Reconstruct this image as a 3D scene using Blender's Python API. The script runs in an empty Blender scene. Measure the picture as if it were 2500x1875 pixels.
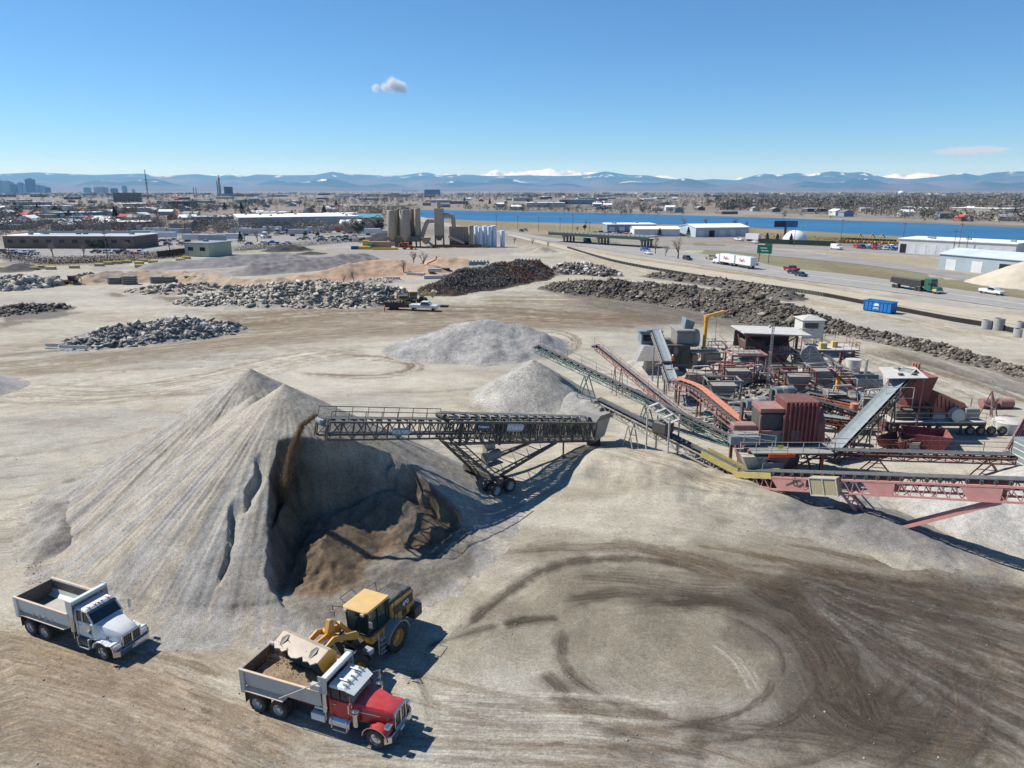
import bpy,math,random
import numpy as np
from mathutils import Vector,Matrix,Euler
R=math.radians
SC=bpy.context.scene
COL=SC.collection
random.seed(7)
# camera
CAM_H=26.5
F=1735.0
PITCH=R(15.23)
cd=bpy.data.cameras.new('camera');cam=bpy.data.objects.new('camera',cd);COL.objects.link(cam)
cam.location=(0,0,CAM_H);cam.rotation_euler=(R(90)-PITCH,0,0)
cd.sensor_width=36.0;cd.lens=F/2500*36.0;cd.clip_start=.5;cd.clip_end=200000
SC.camera=cam
# light
SUN_AZ=(-.943,.333);SUN_EL=R(48)
SC.world=bpy.data.worlds.new('World');SC.world.use_nodes=True
wn=SC.world.node_tree;wn.nodes.clear()
sky=wn.nodes.new('ShaderNodeTexSky');sky.sky_type='NISHITA';sky.sun_disc=False
sky.sun_elevation=SUN_EL;sky.sun_rotation=math.atan2(SUN_AZ[0],SUN_AZ[1])
sky.altitude=3000;sky.air_density=1.0;sky.dust_density=.0;sky.ozone_density=10.0
bg=wn.nodes.new('ShaderNodeBackground');bg.inputs[1].default_value=.104
wo=wn.nodes.new('ShaderNodeOutputWorld')
hsv=wn.nodes.new('ShaderNodeHueSaturation');hsv.inputs['Saturation'].default_value=1.05;hsv.inputs['Hue'].default_value=.496
wn.links.new(sky.outputs[0],hsv.inputs['Color']);wn.links.new(hsv.outputs[0],bg.inputs[0]);wn.links.new(bg.outputs[0],wo.inputs[0])
sl=bpy.data.lights.new('sun','SUN');sl.energy=5.0;sl.angle=R(.5);sl.color=(1.0,.975,.93)
sun=bpy.data.objects.new('sun',sl);COL.objects.link(sun)
sdir=Vector((SUN_AZ[0]*math.cos(SUN_EL),SUN_AZ[1]*math.cos(SUN_EL),math.sin(SUN_EL)))
sun.rotation_euler=sdir.to_track_quat('Z','Y').to_euler();sun.location=sdir*100
SC.view_settings.view_transform='Standard';SC.view_settings.look='None'
SC.view_settings.exposure=.35;SC.view_settings.gamma=1.0;SC.view_settings.use_curve_mapping=False
SC.cycles.max_bounces=5;SC.cycles.diffuse_bounces=3;SC.cycles.glossy_bounces=2
SC.cycles.transmission_bounces=3;SC.cycles.transparent_max_bounces=8;SC.cycles.volume_bounces=1
SC.cycles.caustics_reflective=False;SC.cycles.caustics_refractive=False
SC.cycles.volume_step_rate=1.0;SC.cycles.volume_max_steps=64
# helpers
CP,SP=math.cos(PITCH),math.sin(PITCH)
def G(px,py,z=.0):
 """ground point (at height z) seen at a pixel of the photograph"""
 u,v=(px-1250)/F,(py-937.5)/F
 t=(CAM_H-z)/(SP+v*CP)
 return Vector((u*t,(CP-v*SP)*t,z))
def lnk(o,parent=None):
 COL.objects.link(o)
 if parent is not None:o.parent=parent
 return o
def tag(o,label=None,cat=None,group=None,kind=None):
 if label:o['label']=label
 if cat:o['category']=cat
 if group:o['group']=group
 if kind or cat:o['kind']=kind or 'thing'
 return o
def empty(name,loc=(0,0,0),rz=.0,label=None,cat=None,group=None,scale=1.0):
 o=bpy.data.objects.new(name,None);o.empty_display_size=.3
 o.location=loc;o.rotation_euler=(0,0,rz);o.scale=(scale,)*3
 COL.objects.link(o);return tag(o,label,cat,group)
def kids(o):return KID.get(o.name,[])
KID={}
class MB:
 def __init__(s):s.v=[];s.f=[]
 def add(s,vs,fs):
  n=len(s.v);s.v+=[tuple(v)for v in vs];s.f+=[tuple(i+n for i in f)for f in fs];return s
 def box(s,c,d,rz=.0,ry=.0,rx=.0):
  hx,hy,hz=d[0]/2,d[1]/2,d[2]/2
  vs=[Vector((x,y,z))for x in(-hx,hx)for y in(-hy,hy)for z in(-hz,hz)]
  if rz or ry or rx:
   m=Euler((rx,ry,rz)).to_matrix();vs=[m@v for v in vs]
  c=Vector(c)
  return s.add([v+c for v in vs],[(0,1,3,2),(4,6,7,5),(0,4,5,1),(2,3,7,6),(0,2,6,4),(1,5,7,3)])
 def b6(s,x0,x1,y0,y1,z0,z1):
  return s.box(((x0+x1)/2,(y0+y1)/2,(z0+z1)/2),(abs(x1-x0),abs(y1-y0),abs(z1-z0)))
 def hexa(s,p):
  return s.add(p,[(3,2,1,0),(4,5,6,7),(0,1,5,4),(1,2,6,5),(2,3,7,6),(3,0,4,7)])
 def bar(s,a,b,w,h=None):
  a,b=Vector(a),Vector(b);h=h or w;d=b-a;L=d.length
  if L<1e-6:return s
  d.normalize();up=Vector((0,0,1))if abs(d.z)<.98 else Vector((0,1,0))
  sx=d.cross(up).normalized()*w/2;sz=sx.normalized().cross(d).normalized()*h/2
  return s.add([a-sx-sz,a+sx-sz,a+sx+sz,a-sx+sz,b-sx-sz,b+sx-sz,b+sx+sz,b-sx+sz],[(0,1,2,3),(7,6,5,4),(4,5,1,0),(5,6,2,1),(6,7,3,2),(7,4,0,3)])
 def tube(s,a,b,r,n=8,r2=None):
  a,b=Vector(a),Vector(b);d=(b-a).normalized();r2=r if r2 is None else r2
  q=Vector((1,0,0))if abs(d.x)<.9 else Vector((0,1,0))
  x=d.cross(q).normalized();y=d.cross(x)
  vs=[]
  for k in range(n):
   t=2*math.pi*k/n;e=x*math.cos(t)+y*math.sin(t);vs+=[a+e*r,b+e*r2]
  fs=[(2*k,(2*k+2)%(2*n),(2*k+3)%(2*n),2*k+1)for k in range(n)]
  fs=[f[::-1]for f in fs]
  fs+=[tuple(2*k for k in range(n)),tuple(2*k+1 for k in range(n))[::-1]]
  return s.add(vs,fs)
 def path(s,pts,r,n=6):
  for a,b in zip(pts[:-1],pts[1:]):s.tube(a,b,r,n)
  return s
 def prism(s,poly,axis,lo,hi):
  n=len(poly)
  def mk(p,t):return{'x':(t,p[0],p[1]),'y':(p[0],t,p[1]),'z':(p[0],p[1],t)}[axis]
  vs=[mk(p,lo)for p in poly]+[mk(p,hi)for p in poly]
  fs=[tuple(range(n))[::-1],tuple(range(n,2*n))]+[(k,(k+1)%n,n+(k+1)%n,n+k)for k in range(n)]
  return s.add(vs,fs)
 def lathe(s,prof,c=(0,0,0),n=20,axis='z'):
  c=Vector(c);m=len(prof);vs=[]
  for k in range(n):
   t=2*math.pi*k/n;cs,sn=math.cos(t),math.sin(t)
   for r,z in prof:
    p=(r*cs,r*sn,z)if axis=='z' else((r*cs,z,r*sn)if axis=='y' else(z,r*cs,r*sn))
    vs.append(c+Vector(p))
  fs=[]
  for k in range(n):
   k2=(k+1)%n
   for j in range(m-1):fs.append((k*m+j,k2*m+j,k2*m+j+1,k*m+j+1))
  return s.add(vs,fs)
 def xf(s,mat):
  s.v=[tuple(mat@Vector(v))for v in s.v];return s
 def build(s,name,mat,parent=None,smooth=False,bev=.0,fix=True):
  me=bpy.data.meshes.new(name);me.from_pydata(s.v,[],s.f);me.materials.append(mat)
  if fix:
   import bmesh
   bm=bmesh.new();bm.from_mesh(me);bmesh.ops.recalc_face_normals(bm,faces=bm.faces)
   if bev:
    es=[e for e in bm.edges if len(e.link_faces)==2 and e.calc_face_angle(0)>.6]
    bmesh.ops.bevel(bm,geom=es,offset=bev,segments=1,affect='EDGES',clamp_overlap=True)
   bm.to_mesh(me);bm.free()
  if smooth:
   me.shade_smooth()if hasattr(me,'shade_smooth')else None
   me.set_sharp_from_angle(angle=R(40))if hasattr(me,'set_sharp_from_angle')else None
  o=bpy.data.objects.new(name,me);return lnk(o,parent)
def npmesh(name,V,Fq,mat,parent=None,smooth=False,col=None):
 """V (n,3) array, Fq (m,3|4) array of equal-size faces; col (n,3) optional vertex colours 'paint'"""
 V=np.asarray(V,np.float32);Fq=np.asarray(Fq,np.int32);k=Fq.shape[1]
 me=bpy.data.meshes.new(name);me.vertices.add(len(V));me.vertices.foreach_set('co',V.ravel())
 me.loops.add(Fq.size);me.loops.foreach_set('vertex_index',Fq.ravel())
 me.polygons.add(len(Fq));me.polygons.foreach_set('loop_start',np.arange(0,Fq.size,k,dtype=np.int32))
 me.update(calc_edges=True)
 if smooth:me.polygons.foreach_set('use_smooth',np.ones(len(Fq),bool))
 if col is not None:
  a=me.color_attributes.new('paint','FLOAT_COLOR','POINT')
  c4=np.ones((len(V),4),np.float32);c4[:,:3]=col;a.data.foreach_set('color',c4.ravel())
 me.materials.append(mat);me.validate()
 return lnk(bpy.data.objects.new(name,me),parent)
def root_loc(T):
 while T.parent is not None:T=T.parent
 return T.location
def copy_tree(o,parent=None):
 c=o.copy();COL.objects.link(c)
 if parent is not None:c.parent=parent
 for ch in CH(o):copy_tree(ch,c)
 return c
_chcache={}
def CH(o):
 if o.name not in _chcache:_chcache[o.name]=list(o.children)
 return _chcache[o.name]
# noise in numpy
def _h(ix,iy,seed):
 n=(ix.astype(np.int64)*374761393+iy.astype(np.int64)*668265263+seed*1442695041)&0xffffffff
 n=((n^(n>>13))*1274126177)&0xffffffff
 n=n^(n>>16)
 return(n&0xffff)/65535.0
def vn(x,y,seed=0):
 x=np.asarray(x,float);y=np.asarray(y,float)
 xi,yi=np.floor(x),np.floor(y);fx,fy=x-xi,y-yi
 fx=fx*fx*(3-2*fx);fy=fy*fy*(3-2*fy)
 a,b=_h(xi,yi,seed),_h(xi+1,yi,seed);c,d=_h(xi,yi+1,seed),_h(xi+1,yi+1,seed)
 return(a*(1-fx)+b*fx)*(1-fy)+(c*(1-fx)+d*fx)*fy
def fbm(x,y,o=4,seed=0,g=.5):
 s,a,t=.0,1.0,.0
 for k in range(o):
  s=s+a*vn(x*2**k+17.3*k,y*2**k-9.1*k,seed+k);t+=a;a*=g
 return s/t
def sstep(a,b,x):
 t=np.clip((x-a)/(b-a),0,1);return t*t*(3-2*t)
def inpoly(X,Y,P):
 r=np.zeros(X.shape,bool);n=len(P)
 for i in range(n):
  x0,y0=P[i];x1,y1=P[(i+1)%n]
  if y0==y1:continue
  c=((y0>Y)!=(y1>Y))&(X<(x1-x0)*(Y-y0)/(y1-y0)+x0);r^=c
 return r
def catmull(pts,n=8):
 P=[pts[0]]+list(pts)+[pts[-1]];out=[]
 for i in range(1,len(P)-2):
  for k in range(n):
   t=k/n;p0,p1,p2,p3=[np.array(q,float)for q in P[i-1:i+3]]
   out.append(.5*(2*p1+(p2-p0)*t+(2*p0-5*p1+4*p2-p3)*t*t+(3*p1-p0-3*p2+p3)*t**3))
 out.append(np.array(P[-2],float));return out
def gpts(px):return[(G(*p)[0],G(*p)[1])for p in px]
# materials
MC={}
def _nodes(name):
 m=bpy.data.materials.new(name);m.use_nodes=True;nt=m.node_tree
 return m,nt,nt.nodes['Principled BSDF']
def N(nt,t,**kw):
 n=nt.nodes.new(t)
 for k,v in kw.items():
  if k[0]=='i':n.inputs[int(k[1:])].default_value=v
  else:setattr(n,k,v)
 return n
def mixc(nt,fac,a,b,blend='MIX'):
 m=nt.nodes.new('ShaderNodeMix');m.data_type='RGBA';m.blend_type=blend
 for s,v in((0,fac),(6,a),(7,b)):
  if hasattr(v,'default_value')or hasattr(v,'is_linked'):nt.links.new(v,m.inputs[s])
  else:m.inputs[s].default_value=v if s==0 else(*v,1)if len(v)==3 else v
 return m.outputs[2]
def M(name,col,rough=.6,metal=.0,var=.18,scale=1.5,dust=.0,dcol=(.40,.36,.30),bump=.0,bscale=12.0,rust=.0,alpha=1.0,spec=.4,coat=.0):
 if name in MC:return MC[name]
 m,nt,b=_nodes(name);L=nt.links.new
 tc=N(nt,'ShaderNodeTexCoord');n=N(nt,'ShaderNodeTexNoise',i2=scale,i3=5.0,i4=.6);L(tc.outputs[3],n.inputs[0])
 mr=N(nt,'ShaderNodeMapRange',i1=.3,i2=.7,i3=1-var,i4=1+var);L(n.outputs[0],mr.inputs[0])
 hs=N(nt,'ShaderNodeVectorMath',operation='SCALE');hs.inputs[0].default_value=col;L(mr.outputs[0],hs.inputs[3])
 c=hs.outputs[0]
 if rust:
  n3=N(nt,'ShaderNodeTexNoise',i2=scale*2.1,i3=6.0,i4=.65);L(tc.outputs[3],n3.inputs[0])
  r3=N(nt,'ShaderNodeMapRange',i1=.72-rust*.4,i2=.80-rust*.3);L(n3.outputs[0],r3.inputs[0])
  c=mixc(nt,r3.outputs[0],c,(.13,.06,.035))
 if dust:
  ge=N(nt,'ShaderNodeNewGeometry');sx=N(nt,'ShaderNodeSeparateXYZ');L(ge.outputs[1],sx.inputs[0])
  n2=N(nt,'ShaderNodeTexNoise',i2=scale*1.7,i3=6.0,i4=.7);L(tc.outputs[3],n2.inputs[0])
  a=N(nt,'ShaderNodeMapRange',i1=-.2,i2=1.0,i3=.25,i4=1.0);L(sx.outputs[2],a.inputs[0])
  d=N(nt,'ShaderNodeMapRange',i1=.35,i2=.62,i3=.35,i4=1.0);L(n2.outputs[0],d.inputs[0])
  mm=N(nt,'ShaderNodeMath',operation='MULTIPLY');L(a.outputs[0],mm.inputs[0]);L(d.outputs[0],mm.inputs[1])
  m2=N(nt,'ShaderNodeMath',operation='MULTIPLY');L(mm.outputs[0],m2.inputs[0]);m2.inputs[1].default_value=dust
  c=mixc(nt,m2.outputs[0],c,dcol)
 L(c,b.inputs['Base Color'])
 b.inputs['Roughness'].default_value=rough;b.inputs['Metallic'].default_value=metal
 b.inputs['Specular IOR Level'].default_value=spec;b.inputs['Coat Weight'].default_value=coat
 if bump:
  nb=N(nt,'ShaderNodeTexNoise',i2=bscale,i3=4.0);L(tc.outputs[3],nb.inputs[0])
  bp=N(nt,'ShaderNodeBump',i0=bump,i1=.05);L(nb.outputs[0],bp.inputs[2]);L(bp.outputs[0],b.inputs['Normal'])
 if alpha<1:b.inputs['Alpha'].default_value=alpha
 MC[name]=m;return m
def mat_soil(name,fine=5.0,grain=.16,bump=.5,bdist=.12,mound=1.0,rough=.95,flow=False):
 """bare earth / gravel: colour from the 'paint' attribute of the mesh times fine grain"""
 if name in MC:return MC[name]
 m,nt,b=_nodes(name);L=nt.links.new
 tc=N(nt,'ShaderNodeTexCoord');at=N(nt,'ShaderNodeAttribute',attribute_name='paint')
 n1=N(nt,'ShaderNodeTexNoise',i2=fine,i3=5.0,i4=.75);L(tc.outputs[3],n1.inputs[0])
 n2=N(nt,'ShaderNodeTexNoise',i2=fine*.14,i3=6.0,i4=.62);L(tc.outputs[3],n2.inputs[0])
 ad=N(nt,'ShaderNodeMath',operation='ADD');L(n1.outputs[0],ad.inputs[0]);L(n2.outputs[0],ad.inputs[1])
 mr=N(nt,'ShaderNodeMapRange',i1=.65,i2=1.35,i3=1-grain,i4=1+grain);L(ad.outputs[0],mr.inputs[0])
 vm=N(nt,'ShaderNodeVectorMath',operation='SCALE');L(at.outputs[0],vm.inputs[0]);L(mr.outputs[0],vm.inputs[3])
 co,hgt=vm.outputs[0],ad.outputs[0]
 n3=N(nt,'ShaderNodeTexNoise',i2=fine*3.4,i3=3.0,i4=.8);L(tc.outputs[3],n3.inputs[0]);r3=N(nt,'ShaderNodeMapRange',i1=.36,i2=.64,i3=1-grain*1.1,i4=1+grain*.9);L(n3.outputs[0],r3.inputs[0])
 v3=N(nt,'ShaderNodeVectorMath',operation='SCALE');L(co,v3.inputs[0]);L(r3.outputs[0],v3.inputs[3]);co=v3.outputs[0]
 if flow:
  fa=N(nt,'ShaderNodeAttribute',attribute_name='flow');sx=N(nt,'ShaderNodeSeparateXYZ');L(fa.outputs[1],sx.inputs[0]);res=[]
  for kx,ky in((4.5,.35),(1.3,.10)):
   c=N(nt,'ShaderNodeCombineXYZ');
   for i,k in((0,kx),(1,ky)):
    mm=N(nt,'ShaderNodeMath',operation='MULTIPLY');L(sx.outputs[i],mm.inputs[0]);mm.inputs[1].default_value=k;L(mm.outputs[0],c.inputs[i])
   nz=N(nt,'ShaderNodeTexNoise',i2=1.0,i3=4.0,i4=.7);L(c.outputs[0],nz.inputs[0]);res.append(nz.outputs[0])
  s=N(nt,'ShaderNodeMath',operation='ADD');L(res[0],s.inputs[0]);L(res[1],s.inputs[1]);m1=N(nt,'ShaderNodeMath',operation='SUBTRACT');L(s.outputs[0],m1.inputs[0]);m1.inputs[1].default_value=1.0
  m2=N(nt,'ShaderNodeMath',operation='MULTIPLY');L(m1.outputs[0],m2.inputs[0]);L(sx.outputs[2],m2.inputs[1]);m3=N(nt,'ShaderNodeMath',operation='MULTIPLY_ADD');L(m2.outputs[0],m3.inputs[0]);m3.inputs[1].default_value=1.9;m3.inputs[2].default_value=1.0
  v2=N(nt,'ShaderNodeVectorMath',operation='SCALE');L(co,v2.inputs[0]);L(m3.outputs[0],v2.inputs[3]);co=v2.outputs[0]
  m4=N(nt,'ShaderNodeMath',operation='MULTIPLY_ADD');L(m2.outputs[0],m4.inputs[0]);m4.inputs[1].default_value=1.6;L(hgt,m4.inputs[2]);hgt=m4.outputs[0]
  def mt(op,a,b=None,c=None):
   n=N(nt,'ShaderNodeMath',operation=op)
   for i,v in enumerate((a,b,c)):
    if v is None:continue
    if isinstance(v,(int,float)):n.inputs[i].default_value=v
    else:L(v,n.inputs[i])
   return n.outputs[0]
  fr=mt('ABSOLUTE',mt('SUBTRACT',mt('FRACT',mt('MULTIPLY',sx.outputs[0],1.45)),.5));ph=mt('ADD',mt('MULTIPLY',sx.outputs[1],15.0),mt('MULTIPLY',fr,9.0))
  pn=N(nt,'ShaderNodeTexNoise',i2=.55,i3=3.0);L(tc.outputs[3],pn.inputs[0]);pm=N(nt,'ShaderNodeMapRange',i1=.52,i2=.62);L(pn.outputs[0],pm.inputs[0])
  tr=mt('MULTIPLY',mt('MULTIPLY',mt('SINE',ph),pm.outputs[0]),mt('LESS_THAN',fr,.38));hgt=mt('MULTIPLY_ADD',tr,.30,hgt)
  v4=N(nt,'ShaderNodeVectorMath',operation='SCALE');L(co,v4.inputs[0]);L(mt('MULTIPLY_ADD',tr,.10,1.0),v4.inputs[3]);co=v4.outputs[0]
 L(co,b.inputs['Base Color']);b.inputs['Roughness'].default_value=rough
 b.inputs['Specular IOR Level'].default_value=.15
 bp=N(nt,'ShaderNodeBump',i0=bump,i1=bdist);L(hgt,bp.inputs[2]);L(bp.outputs[0],b.inputs['Normal'])
 MC[name]=m;return m
def text(txt,size,mat,parent,loc,rot,name='lettering',ext=.01,ax='CENTER',font_shear=.0,bold=.0):
 c=bpy.data.curves.new(name,'FONT');c.body=txt;c.size=size;c.extrude=ext;c.align_x=ax;c.align_y='CENTER'
 c.shear=font_shear;c.offset=bold
 t=bpy.data.objects.new(name,c);COL.objects.link(t)
 me=bpy.data.meshes.new_from_object(t);bpy.data.objects.remove(t);me.materials.append(mat)if not me.materials else None
 me.materials[0]=mat
 o=bpy.data.objects.new(name,me);o.location=loc;o.rotation_euler=rot;return lnk(o,parent)
# ground
BEIGE=np.array((.385,.352,.28));BROWN=np.array((.185,.138,.09));DARK=np.array((.115,.098,.082))
GREY=np.array((.33,.313,.27));PEACH=np.array((.42,.29,.20));LIGHT=np.array((.445,.41,.338))
GRASS=np.array((.17,.155,.075));STRAW=np.array((.30,.235,.145));CITY=np.array((.20,.17,.145));ASPH=np.array((.22,.215,.205))
def ground_z(x,y):
 x=np.asarray(x,float);y=np.asarray(y,float)
 d=np.hypot(x,y)
 z=(fbm(x/9,y/9,3,51)-.5)*.35*sstep(300,60,d)+(fbm(x/1.6,y/1.6,3,57)-.5)*.10*sstep(120,30,d)
 for(cx,cy,r,h)in MOUNDS:
  q=np.hypot(x-cx,(y-cy)*1.5)+(fbm(x/3,y/3,3,5)-.5)*r*.5
  z=z+h*sstep(r,r*.25,q)
 return z
def mound(px,py,r,h):p=G(px,py);return(p[0],p[1],r,h)
MOUNDS=[mound(1560,1150,10,.9),mound(1700,1190,8,.7),mound(1480,1130,8,.6),mound(1850,1210,6,.6),mound(2330,1390,5,.5),mound(170,1215,5,.25)]
def stroke(X,Y,px,width,soft=.35,fa=3.0,fl=.06,seed=0,lo=.35,hi=.6,world=False,band=None):
 """mask of a streaky track band along a curve; the streaks run along the curve"""
 P=np.array([(p[0],p[1])for p in catmull(px if world else gpts(px),6)])
 XX,YY=X,Y;pad=width*.5*(1+soft)+.1
 sel=np.nonzero((X>P[:,0].min()-pad)&(X<P[:,0].max()+pad)&(Y>P[:,1].min()-pad)&(Y<P[:,1].max()+pad))[0]
 out=np.zeros(XX.shape);X,Y=X[sel],Y[sel];wa=min(1.2,width*.5)
 best=np.full(X.shape,1e9);al=np.zeros(X.shape);sg=np.zeros(X.shape);acc=.0
 for a,b in zip(P[:-1],P[1:]):
  d=b-a;L=np.hypot(*d)
  if L<1e-6:continue
  t=np.clip(((X-a[0])*d[0]+(Y-a[1])*d[1])/L**2,0,1)
  qx,qy=X-a[0]-t*d[0],Y-a[1]-t*d[1];dd=np.hypot(qx,qy)
  s=np.sign(d[0]*qy-d[1]*qx);k=dd<best
  best[k]=dd[k];al[k]=(acc+t*L)[k];sg[k]=(s*dd)[k];acc+=L
 endf=sstep(0,min(6,acc*.15),al)*sstep(acc,acc-min(6,acc*.15),al)
 env=sstep(width*.5*(1+soft),width*.5*(1-soft),best+(fbm(X*1.3,Y*1.3,4,seed+7)-.5)*wa*1.6)*endf
 n=fbm(sg*fa,al*fl,4,seed+3,.6)*.78+fbm(X*1.1,Y*1.1,3,seed+9,.6)*.22
 out[sel]=env*sstep(lo,hi,n)
 k=env>FLOW['w'][sel];ks=sel[k];FLOW['w'][ks]=env[k];FLOW['a'][ks]=sg[k];FLOW['l'][ks]=al[k];return out
def ground_paint(X,Y):
 n=X.size;D=np.hypot(X,Y)
 C=np.tile(BEIGE,(n,1))*(1+(fbm(X/1.3,Y/1.3,4,99)[:,None]-.5)*.3*(D<200)[:,None]);w=lambda m,c,k=1.0:C.__setitem__(slice(None),C+(np.asarray(c)-C)*(np.clip(m,0,1)*k)[:,None])
 wx=X+(fbm(X/12,Y/12,3,91)-.5)*8;wy=Y+(fbm(X/12,Y/12,3,92)-.5)*8
 w(sstep(.45,.7,fbm(wx/30,wy/14,4,1)),LIGHT,.75);w(sstep(.5,.72,fbm(wx/25+9,wy/9,4,2)),GREY,.8)
 w(sstep(.55,.75,fbm(X/14+3,Y/4,4,3)),BROWN,.30)
 near=D<420;Xn,Yn=X[near],Y[near];nn=Xn.size
 c0=G(1640,1600);rr=np.hypot(Xn-c0.x,Yn-c0.y);tt=np.arctan2(Yn-c0.y,Xn-c0.x);wq=(fbm(Xn/14,Yn/14,2,95)-.5)*6
 turn=(rr<26)&(Yn<58);left=(Xn<-2)&(Yn<46)&~turn
 FLOW['a']=np.where(turn,rr,np.where(left,.36*Xn+.93*Yn,Yn+.06*Xn)+wq);FLOW['l']=np.where(turn,tt*12,np.where(left,.93*Xn-.36*Yn,Xn));FLOW['w']=np.where(left,.17,.26)
 def ws(px,width,c,k,**kw):
  m=np.zeros(n);m[near]=stroke(Xn,Yn,px,width,**kw);w(m,c,k)
 def wp(px,c,k,wob=1.5,seed=5,soft=None):
  P=gpts(px);m=np.zeros(n)
  if soft is None:soft=wob
  s=0
  for dx,dy in((0,0),(1,.3),(-1,.2),(.2,1),(-.3,-1)):
   s=s+inpoly(Xn+(fbm(Xn/4,Yn/4,3,seed)-.5)*wob*3+dx*soft*.5,Yn+(fbm(Xn/4,Yn/4,3,seed+1)-.5)*wob*3+dy*soft*.5,P)
  m[near]=s/5.0;w(m,c,k)
 ws([(-200,900),(200,865),(500,830),(850,800),(1150,785),(1450,775),(1620,770)],26,BROWN,.75,fa=.35,fl=.012,seed=11,lo=.25,hi=.6,soft=.6)
 ws([(500,790),(850,760),(1150,760),(1400,775),(1650,790)],22,BROWN*.9,.9,fa=.5,fl=.012,seed=12,lo=.25,hi=.55,soft=.6)
 ws([(1150,735),(1400,735),(1550,760),(1800,790),(2000,830)],20,BROWN*.9,.75,fa=.5,fl=.015,seed=13,lo=.25,hi=.6,soft=.6)
 ws([(1480,715),(1600,745),(1750,775),(1900,800),(2050,850)],10,DARK*.9,.7,fa=.6,fl=.02,seed=14,lo=.25,hi=.6,soft=.7)
 ws([(2100,845),(2250,895),(2400,940),(2600,1010)],15,BROWN*.8,.9,fa=.6,fl=.02,seed=15,lo=.25,hi=.6,soft=.6)
 ws([(2150,855),(2300,895),(2450,940),(2700,1010)],4,DARK,.8,fa=1.5,fl=.03,seed=16,lo=.3,hi=.6)
 ws([(2050,800),(2250,850),(2500,930),(2700,990)],12,GREY*.8,.6,fa=.6,fl=.02,seed=17,lo=.3,hi=.6)
 ws([(0,840),(300,815),(600,790),(900,770)],8,BROWN,.5,fa=.8,fl=.012,seed=18)
 ws([(0,950),(250,960),(500,930),(700,880),(900,850)],12,BROWN,.6,fa=.8,fl=.015,seed=19,lo=.4,hi=.7)
 ws([(1350,680),(1250,690),(1150,710),(1000,720),(900,715)],6,BROWN,.35,fa=1,fl=.02,seed=20)
 wp([(0,772),(60,752),(150,755),(190,765),(120,778),(0,800)],DARK,.8);wp([(255,715),(300,712),(320,722),(270,727)],BROWN*.8,.8)
 wp([(380,725),(480,722),(520,718),(480,737),(420,740)],BROWN*.7,.8)
 wp([(1340,712),(1450,745),(1620,790),(1800,800),(1980,840),(1960,800),(1700,760),(1560,720),(1420,700)],DARK,.6,3)
 for k,(cx,cy,rx,ry)in enumerate([(860,895,170,28),(850,893,150,24),(870,897,130,20),(1330,838,85,33),(1330,838,70,27),(845,892,160,25)]):
  ws([(cx+rx*math.cos(t),cy+ry*math.sin(t))for t in np.linspace(-1.9,2.6,14)],.8+.2*(k%2),BROWN*.8,.6,fa=2,fl=.3,seed=30+k,lo=.2,hi=.45)
 rs=random.Random(3)
 for k in range(26):
  y0=rs.uniform(700,1000);x0=rs.uniform(-100,900)
  ws([(x0,y0),(x0+200,y0-rs.uniform(0,14)),(x0+480,y0-rs.uniform(5,34))],rs.uniform(.5,1.6),BROWN if rs.random()<.6 else LIGHT,.4,fa=1.2,fl=.1,seed=60+k,lo=.3,hi=.6)
 for k in range(10):
  y0=rs.uniform(640,700);x0=rs.uniform(1000,1500)
  ws([(x0,y0),(x0+150,y0+rs.uniform(10,30)),(x0+380,y0+rs.uniform(30,80))],rs.uniform(.6,1.4),BROWN,.35,fa=1.2,fl=.1,seed=90+k)
 olive=np.array((.175,.148,.108))
 wp([(1080,1560),(1250,1400),(1500,1300),(1800,1290),(2100,1330),(2700,1430),(2800,1900),(1500,1900),(1250,1700)],olive,.8,4,7,6)
 wp([(1700,1450),(2000,1400),(2500,1450),(2700,1900),(1950,1900),(1780,1650)],np.array((.078,.071,.060)),.8,4,8,5)
 wp([(1420,1750),(1500,1560),(1700,1500),(1900,1560),(1950,1700),(1800,1780)],olive*1.12,.3,3,9,6)
 wp([(1000,1650),(1280,1620),(1500,1720),(1900,1760),(2000,1900),(900,1900)],GREY,.7,3,10,5)
 dk=np.array((.060,.047,.035))
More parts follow.
